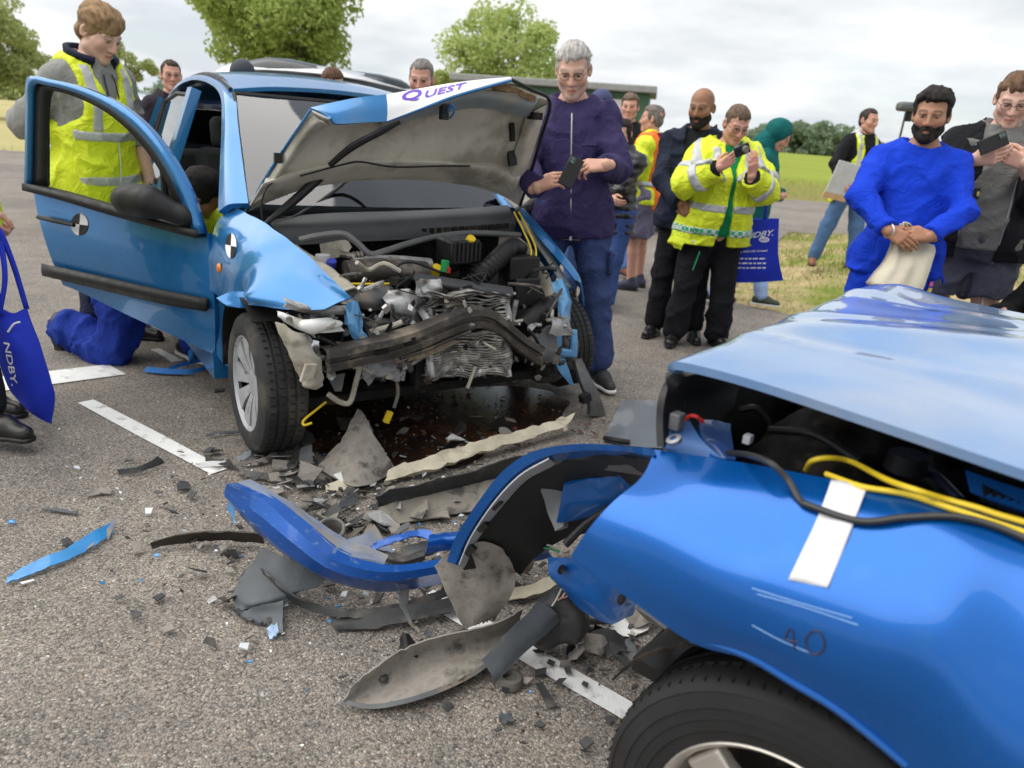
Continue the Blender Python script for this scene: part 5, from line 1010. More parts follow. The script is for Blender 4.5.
def sub(parent, name, rows, m, su=4, sv=5, t=.006, crump=0, cf=9, seed=0):
    A = grid_up([W3(r) for r in rows], su, sv)
    if crump: A = A + np.stack([fbm(A, cf, 3, seed + 11 * k) for k in range(3)], -1) * crump
    A[..., 2] = np.maximum(A[..., 2], .008); A = A - np.array(parent.location); V, F = sheet(A, t); return autosmooth(mesh(name, V, F, m, parent), 50)
DUST = mat('dusty_blue_flange', srgb(120, 130, 150), .7, var=.25, vs=12, col2=(.28, .24, .19), c2s=8, c2lo=.45)
LINER = mat('dusty_arch_liner', (.27, .245, .215), .85, var=.35, vs=14, col2=(.07, .065, .058), c2s=14, c2lo=.50, c2hi=.66, bump=.25, bs=60)
TANP = mat('dusty_panel', (.20, .18, .15), .8, var=.25, col2=(.07, .065, .06), c2s=11, c2lo=.52, c2hi=.62, bump=.2, bs=50)
BLKD = mat('dusty_black_plastic', (.035, .036, .038), .55, var=.35, col2=(.13, .115, .095), c2s=9, c2lo=.52, c2hi=.7, bump=.15, bs=70)
GRYD = mat('slate_grey_plastic', (.075, .085, .095), .55, var=.25, col2=(.16, .14, .12), c2s=8, c2lo=.55, c2hi=.7, bump=.1, bs=70)
FOAM = mat('cream_foam', (.55, .50, .38), .8, var=.2, vs=12, col2=(.25, .2, .14), c2s=10, c2lo=.55, c2hi=.7, bump=.3, bs=50)
BUMPB = mat('scuffed_blue_bumper', srgb(4, 80, 165), .36, .35, .5, var=.12, vs=6, col2=srgb(110, 135, 165), c2s=16, c2lo=.60, c2hi=.70, stretch=(1, 1, 5))
bp = piece('bumper_section', [
    [(230, 500, .26), (254, 527, .215), (290, 556, .16), (334, 580, .10), (385, 590, .075), (435, 583, .07), (490, 570, .07), (552, 556, .08)],
    [(226, 495, .285), (254, 521, .255), (288, 552, .195), (332, 577, .135), (382, 585.5, .11), (432, 578.5, .10), (488, 565, .105), (548, 551, .105)],
    [(226, 491, .295), (257, 512, .285), (292, 541, .235), (333, 569, .18), (382, 579, .155), (432, 573, .145), (488, 560, .14), (548, 546, .14)],
    [(228, 484, .325), (262, 499, .32), (292, 527, .265), (332, 560, .205), (380, 573, .175), (430, 569, .16), (484, 556, .155), (545, 541, .15)],
    [(240, 485, .32), (273, 498, .315), (306, 523, .26), (343, 552, .2), (388, 566, .17), (432, 562, .155), (486, 550, .15), (545, 535, .147)]], BUMPB, 'royal blue bumper strip curving across the rubble', 'bumper', 1, 8, .008); autosmooth(bp, 14)
sub(bp, 'flange', [[(238, 484, .325), (268, 497, .32), (300, 522, .265), (338, 552, .205), (384, 566, .175)], [(250, 481, .31), (279, 498, .29), (308, 516, .24), (344, 540, .185), (388, 556, .15)]], DUST, 4, 6, .006, .004, 20)
piece('bumper_section', [[(425, 552, .10), (470, 545, .12), (520, 532, .14), (580, 515, .16), (640, 498, .18)], [(428, 542, .14), (470, 536, .15), (520, 523, .18), (580, 507, .2), (640, 490, .22)], [(430, 536, .13), (472, 530, .14), (520, 518, .16), (580, 500, .19), (640, 484, .2)]], BUMPB, 'straight blue bumper piece under the lamp arch', 'bumper', 4, 6, .008, .004)
fr = piece('fog_lamp_surround', [[(371, 546, .10), (378, 541, .11), (400, 534, .12), (420, 529, .12), (432, 531, .12)], [(374, 551, .09), (382, 546, .10), (402, 540, .11), (418, 536, .11), (436, 543, .10)]], BUMPB, 'blue fog lamp surround lying behind the bumper strip', 'bumper trim', 4, 6, .02)
sub(fr, 'rim', [[(369, 548, .09), (380, 558, .06), (400, 566, .05), (425, 560, .06)], [(374, 547, .09), (386, 554, .06), (402, 560, .05), (425, 553, .06)]], BLKD, 4, 6, .015); sub(fr, 'grille', [[(400, 548, .07), (430, 540, .08)], [(405, 558, .05), (436, 552, .06)]], GREYP, 4, 4, .01, .01, 20)
piece('trim_strip', [[(262, 568, .10), (290, 592, .07), (330, 607, .05), (380, 607, .05), (430, 594, .06), (452, 582, .08)], [(266, 574, .08), (292, 600, .04), (330, 616, .03), (382, 616, .03), (432, 603, .04), (456, 590, .06)]], BLKD, 'curved black lower bumper lip in front of the blue strip', 'bumper trim', 5, 8, .012)
piece('trim_strip', [[(330, 614, .03), (390, 610, .05), (450, 596, .06), (505, 578, .07)], [(335, 630, .012), (392, 626, .02), (452, 612, .03), (508, 592, .04)]], BLKD, 'straight black lower grille behind the curved black lip', 'bumper trim', 5, 8, .02, .008)
piece('bumper_fragment', [[(262, 547, .12), (285, 556, .12), (310, 566, .10), (330, 573, .08)], [(246, 570, .08), (268, 578, .08), (290, 584, .07), (318, 586, .06)], [(234, 592, .03), (250, 602, .04), (270, 600, .05), (300, 592, .05)], [(235, 612, .012), (250, 610, .02), (272, 606, .03), (292, 598, .04)]], GRYD, 'slate grey bumper corner below the blue strip end', 'bumper trim', 5, 6, .012, .006)
piece('plastic_flap', [[(238, 614, .02), (260, 606, .04), (284, 601, .06)], [(252, 620, .015), (266, 616, .02), (283, 616, .03)], [(268, 624, .012), (275, 630, .012), (282, 634, .012)]], GRYD, 'slate grey pointed flap below the bumper corner', 'plastic flap', 5, 6, .008, .004)
piece('arch_liner', [[(434, 566, .22), (450, 552, .28), (475, 544, .34), (498, 546, .33), (512, 560, .28)], [(445, 590, .16), (462, 578, .20), (482, 572, .24), (502, 575, .23), (514, 585, .2)], [(456, 615, .10), (468, 606, .12), (484, 604, .14), (498, 604, .14), (506, 606, .13)], [(466, 630, .06), (474, 626, .07), (482, 624, .07), (490, 622, .07), (496, 620, .07)]], LINER, 'upright dusty wheel arch liner leaning under the lamp arch', 'arch liner', 6, 6, .006, .006)
pl2 = piece('arch_liner', [[(341, 699, .03), (372, 668, .075), (410, 645, .09), (455, 633, .10), (500, 622, .12), (522, 608, .14)], [(352, 702, .012), (385, 682, .02), (425, 660, .03), (465, 648, .035), (505, 634, .05), (520, 625, .07)], [(370, 706, .014), (402, 702, .028), (440, 690, .036), (475, 672, .036), (502, 650, .04), (516, 636, .05)]], LINER, 'flat dusty grey arch liner blade in the foreground', 'arch liner', 6, 7, .006, .004)
sub(pl2, 'edge', [[(341, 703, .014), (370, 709, .02), (402, 705, .028), (440, 693, .03), (476, 675, .03), (505, 652, .045)], [(342, 699, .02), (370, 704, .028), (402, 700, .034), (439, 688, .036), (474, 671, .036), (502, 648, .05)]], GREYP, 4, 6, .006)
o = MB().lathe([(0, .01), (.010, .01), (.014, .002), (.014, 0)], G(383, 679, .03), (.1, .1, 1), 14).build('hole', BLKD, pl2); o.location = -Vector(pl2.location)
piece('plastic_shard', [[(398, 640, .06), (405, 634, .09), (414, 640, .06)], [(401, 655, .05), (408, 657, .05), (418, 656, .05)]], BLACKP, 'small black triangular shard on the flat arch liner', 'shard', 4, 4, .008, .004)
piece('mud_flap', [[(540, 601, .18), (556, 612, .16), (560, 622, .13)], [(508, 632, .14), (520, 645, .11), (526, 652, .09)], [(482, 660, .08), (492, 676, .05), (494, 684, .03)]], GRYD, 'dark flat plate angled down beside the torn wheel housing', 'plate', 6, 6, .012)
def lump(g):
    for p, r in ((G(560, 612, .12), (.06, .05, .08)), (G(545, 628, .08), (.05, .05, .06)), (G(575, 622, .1), (.04, .05, .06))): g.ell(p, r, .03)
    sl, P = g.blk(); g.D += .008 * fbm(P, 22, 3, 4)
c_ = G(558, 615, .1); g_ = Grid(c_ - .16, c_ + .16, .008); lump(g_); V, F = g_.surf(); c0 = V.mean(0); c0[2] = V[:, 2].min(); o = quad_obj('horn_bracket', V - c0, F, BLKD); o.location = Vector(c0); props(o, 'black lump of crushed housing behind the flat plate', 'car part')
MB().lathe([(0, .016), (.018, .016), (.022, .024), (.03, .022), (.034, .012), (.034, 0)], G(510, 683, .006), (0, 0, 1), 24).top('rubber_cap', mat('dusty_rubber', (.12, .11, .095), .85, var=.25), 'round dusty rubber cap on the tarmac below the flat plate', 'rubber cap')
MB().lathe([(0, .05), (.035, .05), (.04, .04), (.04, 0)], G(524, 560, .14), (-.6, -.6, .4), 20).top('spring_cup', mat('rusty_cup', (.22, .17, .13), .7, .3, var=.3), 'round rusty cup hanging behind the loose wires', 'car part')
piece('cream_shard', [[(505, 590, .03), (535, 582, .05), (560, 572, .05)], [(510, 600, .02), (538, 594, .03), (566, 580, .03)]], FOAM, 'cream curved shard under the loose wires', 'shard', 4, 6, .01, .004)
piece('bumper_core', [[(374, 494, .10), (420, 482, .12), (470, 470, .13), (520, 456, .14), (565, 445, .14)], [(378, 505, .05), (424, 494, .06), (474, 482, .06), (526, 470, .06), (568, 458, .06)]], BLKD, 'long dusty black bumper core lying behind the tan panel', 'bumper core', 5, 8, .03, .006)
piece('valance_sheet', [[(380, 506, .05), (420, 495, .06), (470, 484, .06), (520, 474, .06)], [(372, 528, .012), (420, 520, .015), (470, 512, .015), (522, 505, .02)]], TANP, 'flat dusty tan panel in the middle of the rubble', 'panel', 5, 8, .008, .005)
piece('foam_strip', [[(388, 470, .05), (430, 455, .08), (480, 440, .09), (530, 427, .09), (575, 414, .09)], [(384, 482, .02), (432, 470, .04), (482, 452, .05), (530, 438, .05), (565, 426, .06)]], FOAM, 'long jagged cream foam bar in front of the puddle', 'foam bar', 6, 10, .02, .010, 14)
piece('arch_liner', [[(358, 408, .20), (362, 412, .19), (368, 424, .17), (372, 434, .14)], [(345, 434, .13), (358, 440, .13), (372, 446, .11), (386, 452, .08)], [(328, 454, .06), (345, 464, .08), (368, 468, .07), (394, 464, .04)], [(318, 468, .02), (338, 480, .03), (362, 486, .03), (396, 472, .02)]], LINER, 'pointed grey beige liner standing up by the puddle', 'arch liner', 6, 6, .006, .006)
piece('plastic_strip', [[(244, 470, .03), (280, 474, .035), (318, 476, .04)], [(246, 477, .012), (282, 482, .012), (320, 484, .012)]], BLKD, 'flat black plastic strip beside the tyre debris', 'plastic strip', 4, 6, .01)
piece('trim_strip', [[(150, 543, .03), (180, 535, .05), (215, 532, .06), (262, 534, .06)], [(152, 549, .008), (182, 544, .012), (217, 541, .014), (264, 543, .016)]], mat('dirty_rubber_strip', (.03, .022, .014), .6, var=.4), 'dark curved rubber strip left of the blue bumper', 'rubber strip', 4, 7, .008)
bs_ = piece('wing_strip', [[(8, 577, .02), (30, 564, .03), (62, 550, .035), (92, 531, .04), (112, 522, .03)], [(7, 583, .012), (34, 574, .012), (64, 561, .015), (96, 544, .015), (113, 533, .012)]], mat('pale_blue_shard', srgb(52, 140, 205), .35, .1, .7, var=.1), 'long sky blue torn body strip lying on open tarmac', 'body strip', 5, 7, .006, .004)
sub(bs_, 'torn_end', [[(106, 524, .03), (119, 517, .03)], [(108, 540, .014), (114, 527, .02)]], DUST, 3, 3, .004); sub(bs_, 'paint_edge', [[(20, 582, .014), (33, 579, .012)], [(22, 584, .012), (35, 580, .012)]], WHITEP, 3, 3, .002)
# scattered single shards
S_ = [('plastic_shard', [[(117, 470, .03), (140, 466, .035), (158, 456, .05)], [(119, 475, .012), (142, 472, .014), (166, 462, .02)]], BLKD, 'grey curved plastic shard near the white line'),
      ('plastic_shard', [[(84, 494, .02), (98, 488, .02), (112, 490, .02)], [(86, 497, .01), (99, 494, .01), (110, 494, .01)]], LINER, 'thin curled grey shard on open tarmac'),
      ('plastic_shard', [[(42, 507, .015), (60, 508, .015), (77, 511, .015)], [(41, 510, .01), (60, 512, .01), (76, 514, .01)]], GRYD, 'straight slate grey sliver on open tarmac'),
      ('paint_chip', [[(8, 518, .02), (15, 520, .015)], [(9, 523, .01), (16, 523, .01)]], MATS['pale_blue_shard'], 'tiny sky blue chip at the left of the tarmac'),
      ('plastic_shard', [[(204, 455, .04), (215, 459, .03), (228, 460, .03)], [(206, 462, .02), (217, 464, .02), (240, 470, .012)]], BLACKP, 'black clip shard by the end of the white line'),
      ('plastic_shard', [[(196, 462, .03), (226, 461, .03)], [(196, 467, .012), (226, 466, .012)]], WHITEP, 'flat white sliver by the end of the white line'),
      ('plastic_shard', [[(236, 459, .03), (246, 452, .04), (256, 448, .03)], [(240, 463, .012), (250, 459, .012), (256, 455, .012)]], mat('pale_grey_shard', (.4, .43, .47), .5), 'pale grey leaf shaped shard by the tyre'),
      ('plastic_shard', [[(240, 462, .03), (262, 458, .03), (275, 450, .03)], [(242, 466, .012), (266, 463, .012), (278, 455, .012)]], LINER, 'dusty bent strip below the tyre'),
      ('plastic_shard', [[(131, 544, .03), (140, 540, .04)], [(133, 556, .01), (142, 552, .012)]], LINER, 'curled dusty fragment above the sky blue strip'),
      ('plastic_shard', [[(292, 470, .05), (306, 468, .05)], [(296, 486, .012), (312, 484, .012)]], BLKD, 'black bent clip below the pointed liner'),
      ('plastic_shard', [[(300, 448, .06), (312, 444, .08)], [(298, 466, .012), (314, 464, .012)]], GREYP, 'dark grey bracket shard left of the pointed liner'),
      ('plastic_shard', [[(325, 484, .03), (345, 480, .04), (358, 482, .03)], [(326, 492, .012), (345, 490, .012), (356, 488, .012)]], FOAM, 'cream curved sliver below the pointed liner'),
      ('plastic_shard', [[(286, 510, .02), (300, 500, .03), (312, 492, .03)], [(296, 516, .012), (308, 508, .012), (318, 498, .012)]], TANP, 'tan flat fragment right of the bumper end'),
      ('plastic_shard', [[(338, 506, .03), (352, 494, .04)], [(344, 510, .012), (360, 500, .012)]], GRYD, 'slate fragment left of the tan panel'),
      ('plastic_shard', [[(345, 540, .09), (366, 532, .10), (374, 524, .09)], [(352, 562, .06), (372, 556, .06), (392, 552, .05)]], DUST, 'dusty blue grey plate behind the bumper strip'),
      ('plastic_shard', [[(610, 622, .03), (630, 615, .03), (650, 618, .03)], [(606, 632, .012), (630, 636, .012), (652, 628, .012)]], WHITEP, 'white lens fragment beside the painted line'),
      ('plastic_shard', [[(590, 632, .03), (608, 628, .05), (624, 636, .03)], [(592, 644, .012), (612, 650, .012), (626, 648, .012)]], BLKD, 'black crumpled fragment beside the foreground tyre'),
      ('plastic_shard', [[(568, 640, .02), (582, 636, .02)], [(566, 656, .01), (576, 660, .01)]], BLACKP, 'black sliver by the end of the dark plate'),
      ('plastic_shard', [[(624, 640, .02), (632, 636, .02)], [(634, 668, .01), (642, 664, .01)]], GREYP, 'grey strip fragment leaning to the foreground tyre'),
      ('plastic_shard', [[(498, 715, .02), (512, 712, .02)], [(500, 724, .01), (514, 722, .01)]], GRYD, 'slate chip in the foreground below the cap'),
      ('paint_chip', [[(208, 600, .02), (216, 596, .02)], [(209, 604, .01), (218, 600, .01)]], WHITEP, 'white chip left of the pointed slate flap'),
      ('paint_chip', [[(266, 628, .02), (276, 624, .02)], [(270, 640, .01), (279, 636, .01)]], mat('pale_blue_chip', srgb(160, 185, 215), .4), 'pale blue chip under the pointed slate flap'),
      ('plastic_shard', [[(228, 500, .1), (234, 508, .09)], [(226, 508, .05), (236, 524, .05)]], MATS['pale_blue_shard'], 'sky blue scrap behind the bumper end'),
      ('plastic_shard', [[(206, 434, .02), (222, 432, .02), (240, 430, .02)], [(206, 437, .01), (222, 435, .01), (240, 433, .01)]], GRYD, 'thin slate strip lying beside the wheel'),
      ('plastic_shard', [[(478, 446, .02), (452, 434, .03)], [(460, 440, .01), (446, 440, .01)]], WHITEP, 'white scrap in the puddle'),
      ('bolt', [[(536, 684, .03), (542, 682, .03)], [(548, 708, .012), (558, 706, .012)]], BLKD, 'black plug lying by the painted line')]
for k, (n_, r_w, m_, lb) in enumerate(S_): piece(n_, r_w, m_, lb, 'shard', 4, 5, .005, .003, 20, k)
piece('trim_strip', [[(398, 592, .09), (403, 612, .05), (412, 628, .012)], [(410, 588, .09), (408, 610, .05), (418, 632, .012)]], GREYP, 'short curved grey strap below the bumper strip', 'bumper trim', 5, 4, .008)
piece('body_panel', [[(622, 402, .14), (640, 400, .15), (668, 402, .15)], [(612, 420, .07), (634, 420, .08), (668, 422, .08)], [(604, 440, .012), (628, 446, .015), (668, 448, .02)]], mat('slate_panel', (.10, .115, .135), .4, .1, .3, var=.15), 'curved slate grey panel behind the foreground bonnet', 'panel', 6, 6, .006, .003)
MB().tube(W3([(604, 438, .02), (616, 440, .03), (630, 442, .03)]), .012, 8, 4).top('hose_piece', BLACKP, 'short black hose by the slate grey panel', 'hose')
ho = MB(); c_ = G(331, 538, .07); ho.lathe([(.030, -.05), (.042, -.04), (.045, .05), (.04, .055), (.036, .05), (.034, -.03), (0, -.03)], c_, (.1, -.35, .9), 20); ho.top('lamp_housing', mat('dusty_grey_housing', (.26, .25, .23), .75, var=.25, col2=(.1, .09, .08), c2s=10), 'hollow dusty grey housing behind the blue bumper strip', 'lamp housing')
# a drift of torn plastic, each scrap its own thing
rd = random.Random(12); SCN = {BLKD.name: 'dusty black', LINER.name: 'mottled brown grey', GRYD.name: 'slate grey', PALEG.name: 'pale grey', BLACKP.name: 'clean black', TANP.name: 'dusty tan', WHITEP.name: 'white', RUST.name: 'rusty'}
def scrap(px, py, s_, m, label, grp, z0=.012):
    c = G(px, py, 0); n = rd.choice([4, 5, 6, 7]); a0 = rd.uniform(0, 6); ax_ = rd.uniform(.35, 1)
    pts = [np.array([s_ * math.cos(a0 + 6.283 * k / n) * rd.uniform(.4, 1.2), s_ * ax_ * math.sin(a0 + 6.283 * k / n) * rd.uniform(.4, 1.2), 0]) for k in range(n)]; R_ = rotz(rd.uniform(0, 6)) @ rotx(rd.uniform(-.7, .7)) @ roty(rd.uniform(-.5, .5)); bend = rd.uniform(-6, 6)
    pts = [p_ + np.array([0, 0, bend * p_[0] ** 2]) for p_ in pts]; pts = [R_ @ p_ for p_ in pts]; zz = z0 - min(p_[2] for p_ in pts); V = [p_ + [c[0], c[1], zz + dz] for dz in (0, .0025) for p_ in pts]
    topmesh('plastic_scrap', V, [tuple(range(n - 1, -1, -1)), tuple(range(n, 2 * n))] + [(i, (i + 1) % n, n + (i + 1) % n, n + i) for i in range(n)], m, label, 'scrap', grp, smooth=False)
for reg, n_, lab, ms in ((((250, 330), (446, 500)), 36, 'small torn scrap lying left of the pointed liner near the tyre', [BLKD, LINER, GRYD, PALEG, BLACKP]), (((300, 420), (485, 545)), 44, 'small torn scrap lying between the bumper strip and the tan panel', [BLKD, LINER, TANP, GRYD, PALEG, WHITEP]), (((345, 520), (420, 470)), 28, 'small torn scrap lying around the cream foam bar', [BLKD, RUST, LINER, BLACKP]), (((420, 540), (505, 560)), 22, 'small torn scrap lying under the lamp arch', [BLKD, LINER, BLACKP, WHITEP]), (((560, 650), (600, 680)), 16, 'small torn scrap lying in front of the foreground tyre', [BLKD, GRYD, LINER, WHITEP])):
    for k in range(n_): scrap(rd.uniform(*reg[0]), rd.uniform(*reg[1]), (rd.uniform(.012, .045) if k % 3 else rd.uniform(.045, .085)), (m_k := rd.choice(ms)), lab.replace('small torn', SCN[m_k.name]), 'torn scraps between the two cars')
# webbing strap under the door
ST = mat('blue_webbing', srgb(22, 110, 190), .6, var=.1, bump=.2, bs=250)
b = MB()
for pts in ([(143, 372, .01), (165, 374, .012), (190, 374, .012), (207, 368, .02), (203, 362, .03), (180, 367, .03), (165, 372, .02)], [(188, 352, .10), (189, 362, .06), (186, 368, .02)]):
    P = cr(np.array(W3(pts)), 5); A = np.stack([P + [0, 0, .0], P + [0.01, .03, .02]]); V, F = sheet(A, .003); b.add(V, F)
b.top('webbing_strap', ST, 'flat blue webbing strap on the tarmac under the open door', 'strap')
# crumbs of glass and plastic
rs = np.random.RandomState(21)
def crumbs(name, n, ctr, sx, sy, s0, s1, m, label):
    b = MB(); k = 0
    while k < n:
        x, y = rs.normal(ctr[0], sx), rs.normal(ctr[1], sy); s_ = s0 * (s1 / s0) ** rs.rand() ; a = rs.rand() * 6.28
        pts = [np.array([math.cos(a + t) * s_ * rs.uniform(.5, 1.2), math.sin(a + t) * s_ * rs.uniform(.35, 1), 0]) for t in (0, 1.6, 3.1, 4.6)]; tl = rotx(rs.uniform(-.6, .6)) @ roty(rs.uniform(-.6, .6)); pts = [tl @ p for p in pts]; z0 = .012 + max(0, -min(p[2] for p in pts)); th = rs.uniform(.001, .005)
        V = [p + [x, y, z0 + dz] for dz in (0, th) for p in pts]; b.add(V, [(3, 2, 1, 0), (4, 5, 6, 7), (0, 1, 5, 4), (1, 2, 6, 5), (2, 3, 7, 6), (3, 0, 4, 7)]); k += 1
    b.top(name, m, label, 'debris', kind='stuff', smooth=False)
c1 = (-.45, 2.45)
crumbs('debris', 420, c1, .38, .35, .006, .035, BLKD, 'small black plastic crumbs scattered between the cars')
crumbs('debris', 260, c1, .45, .40, .004, .022, LINER, 'dusty grey crumbs scattered between the cars')
crumbs('debris', 150, c1, .42, .36, .004, .02, mat('clear_shards', (.6, .65, .68), .15, var=.2), 'pale glass and lamp crumbs scattered between the cars')
crumbs('debris', 40, (-.5, 2.35), .4, .35, .004, .014, MATS['pale_blue_shard'], 'sky blue paint chips scattered between the cars')
crumbs('debris', 240, (-.1, 3.45), .42, .3, .004, .02, mat('rusty_crumbs', (.12, .05, .03), .5, var=.5), 'rust brown crumbs lying in the puddle')
crumbs('debris', 160, (.15, 1.75), .25, .22, .004, .022, BLKD, 'black crumbs beside the foreground wheel')
crumbs('debris', 200, (-.6, 2.3), .6, .45, .003, .008, WHITEP, 'fine white specks of glass over the tarmac')
# ------------------------------------------------------------------ people
def nrm(v): v = np.array(v, float); return v / (np.linalg.norm(v) + 1e-9)
def ik(a, b, l1, l2, hint):
    d = b - a; L_ = np.linalg.norm(d); L_ = min(L_, (l1 + l2) * .999); dn_ = nrm(d); b = a + dn_ * L_
    x = (l1 * l1 - l2 * l2 + L_ * L_) / (2 * L_); hgt = math.sqrt(max(0, l1 * l1 - x * x)); h_ = np.array(hint, float); h_ = h_ - dn_ * (h_ @ dn_); return a + dn_ * x + nrm(h_) * hgt, b
SKINM = mat('skin', (1, 1, 1), .5, var=.06, vs=40, attr='Col', spec=.35, sss=.12)
HAIRM = {}
def hairmat(c):
    k = tuple(round(v, 3) for v in c)
    if k not in HAIRM: HAIRM[k] = mat('hair_%d' % len(HAIRM), c, .72, var=.5, vs=70, bump=.5, bs=190, spec=.25, stretch=(1, .25, .25))
    return HAIRM[k]
CLOTH = {}
def cloth(rgb, rough=.85, bs=220, bump=.12, var=.12, **kw):
    k = (rgb, rough, var)
    if k not in CLOTH: CLOTH[k] = mat('cloth_%d' % len(CLOTH), srgb(*rgb), rough, var=var, vs=7, bump=bump, bs=bs, spec=.25, wr=.30, **kw)
    return CLOTH[k]
HIVIS = mat('hi_vis_yellow', (.72, .83, .02), .6, var=.08, vs=6, bump=.12, bs=200, wr=.45); HIORANGE = mat('hi_vis_orange', (.85, .17, .015), .7, var=.08)
REFL = mat('reflective_tape', (.46, .47, .48), .42, .15, var=.1, vs=30, bump=.06, bs=300); ZIP = mat('zip_metal', (.5, .5, .52), .3, .7)
SPEC = mat('spectacle_frame', (.02, .018, .018), .3)
SK = {'fair': (.60, .36, .27), 'pale': (.66, .42, .33), 'ruddy': (.58, .31, .23), 'tan': (.38, .20, .12), 'brown': (.30, .15, .085)}

class Person:
    def __init__(s, label, loc, rz, H=1.76, girth=1.0, belly=0.0, lean=0, side=0, twist=0, head=(0, 0, 0), skin='fair', hair=(.08, .05, .03), hip=(0, 0), drop=0.0, feet=None, arms=None, vox=.010, bust=0, group=None, hv=None, beard=0, stubble=0, haircut='short', kneel=False):
        s.k = H / 1.78; k = s.k; s.vox = vox; s.skin = np.array(SK[skin]); s.hair = hair; s.g = girth; s.belly = belly; s.bust = bust; s.beard = beard; s.stubble = stubble; s.haircut = haircut; s.hv = hv or (.0055 if vox < .011 else .008)
        s.root = thing('person', label, 'person', loc, math.radians(rz), group); s.loc = np.array(loc, float); s.R = rotz(math.radians(rz))
        r_ = math.radians; s.Rt = rotz(r_(twist)) @ roty(r_(side)) @ rotx(r_(lean)); hz_ = .93 * k - drop; s.pel = np.array([hip[0], hip[1], hz_ + .02])
        s.T = lambda v: s.pel + s.Rt @ (np.array(v, float) * k)
        s.neck = s.T((0, .01, .555)); s.Rh = s.Rt @ rotz(r_(head[0])) @ rotx(r_(head[1])) @ roty(r_(head[2]))
        s.hc = s.neck + s.Rt @ np.array([0, -.02, .045]) * k + s.Rh @ np.array([0, -.012, .095]) * k
        s.sh = {1: s.T((.170 * (.6 + .4 * girth), .01, .458)), -1: s.T((-.170 * (.6 + .4 * girth), .01, .458))}
        s.el, s.wr, s.hd = {}, {}, {}
        for sd, key in ((1, 'L'), (-1, 'R')):
            a = (arms or {}).get(key, {}); 
            if 'w' in a: w = s.R.T @ (np.array(a['w'], float) - s.loc)
            elif 'l' in a: w = np.array(a['l'], float) * k
            else: w = s.T((sd * .27 * (.5 + .5 * girth), -.04, -.10))
            s.el[sd], s.wr[sd] = ik(s.sh[sd], w, .29 * k, .265 * k, a.get('hint', (sd * .6, .8, -.3)))
            fd = nrm(a.get('dir', s.wr[sd] - s.el[sd])); s.hd[sd] = (fd, np.array(a.get('n', (sd, 0, .2)), float), a.get('curl', .5), a.get('thumb', .4))
        s.hip = {sd: s.pel + np.array([sd * .092 * k, 0, -.02 * k]) for sd in (1, -1)}; s.kn, s.an, s.toe = {}, {}, {}
        for sd, key in ((1, 'L'), (-1, 'R')):
            f = (feet or {}).get(key, {}); p = np.array([*f.get('p', (sd * .12, 0)), f.get('z', 0)]) ; hd = math.radians(f.get('h', sd * 14)); fw = np.array([math.sin(hd), -math.cos(hd), 0]); pt = f.get('pitch', 0)
            an = p + np.array([0, 0, .085 * k]); s.kn[sd], s.an[sd] = ik(s.hip[sd], an, .43 * k, .415 * k, f.get('hint', fw + np.array([0, 0, .2]))); s.toe[sd] = fw * math.cos(math.radians(pt)) + np.array([0, 0, math.sin(math.radians(pt))])
        s.cl = {}
    # --- fields
    def torso_d(s, P, off, zlo, zhi):
        k = s.k; q_ = ((P - s.pel.astype(np.float32)) @ s.Rt.astype(np.float32)) / k; z = q_[..., 2]; g = s.g
        zs = [-.16, -.06, .02, .12, .24, .34, .42, .48, .53, .58]; a = np.interp(z, zs, [.165 * g, .174 * g, .168 * g, .144 * g, .148 * g, .158 * (.5 + .5 * g), .160 * (.6 + .4 * g), .142, .092, .065]) ; b = np.interp(z, zs, [.10, .122 * g, .118 * g, .108 * g, .118 * g, .124 * (.5 + .5 * g), .112, .09, .07, .06])
        bl = s.belly * np.exp(-((z - .10) / .14) ** 2); cy = -bl * .6 - .005; b = b + bl * .6
        if s.bust: bb = s.bust * np.exp(-((z - .31) / .075) ** 2); cy = cy - bb * .5; b = b + bb * .6
        x = q_[..., 0]; y = q_[..., 1] - cy; rr_ = (np.abs(x / a) ** 2.3 + np.abs(y / b) ** 2.3) ** (1 / 2.3); d = (rr_ - 1) * np.minimum(a, b) * k - off
        return np.maximum(d, np.maximum(zlo - z, z - zhi) * k)
    def torso(s, G_, off=0, zlo=-.14, zhi=.58, k=.03, shoulders=True):
        lo = np.minimum(s.pel, s.neck) - .42; hi = np.maximum(s.pel, s.neck) + .42; sl, P = G_.blk(lo, hi); G_.put(sl, s.torso_d(P, off, zlo, zhi), k)
        if shoulders:
            for sd in (1, -1): G_.cap(s.T((sd * .045, .015, .497)), s.sh[sd] + s.Rt @ np.array([0, 0, -.004]), .055 * s.k + off, .052 * s.k + off, .05)
    def arm(s, G_, sd, off=0, ext=1.0, k=.035, hi=1.0, cuff=None):
        kk = s.k; b = .3 * s.g + .7; G_.cap(s.sh[sd], s.el[sd], .050 * kk * b + off, .041 * kk * b + off, k * .7)
        if ext > 0:
            e = s.el[sd] + (s.wr[sd] - s.el[sd]) * ext; ax = nrm(s.wr[sd] - s.el[sd]); r1 = (.031 + (1 - ext) * .016) * kk * (.8 + .2 * b) + (off if cuff is None else cuff)
            G_.cap(s.el[sd], e, .040 * kk * b + off, r1, k * .7, (lambda P: (P - e.astype(np.float32)) @ ax.astype(np.float32)) if ext < 1.01 and off > .004 else None)
    def pelvis(s, G_, off=0, k=.05):
        g = s.g; G_.ell(s.pel + np.array([0, .012, -.03 * s.k]), (.156 * g * s.k + off, .116 * g * s.k + off, .13 * s.k + off), k)
        for sd in (1, -1): G_.ell(s.hip[sd] + np.array([0, .05 * s.k, -.05 * s.k]), (.085 * g * s.k + off, .075 * s.k + off, .10 * s.k + off), k)
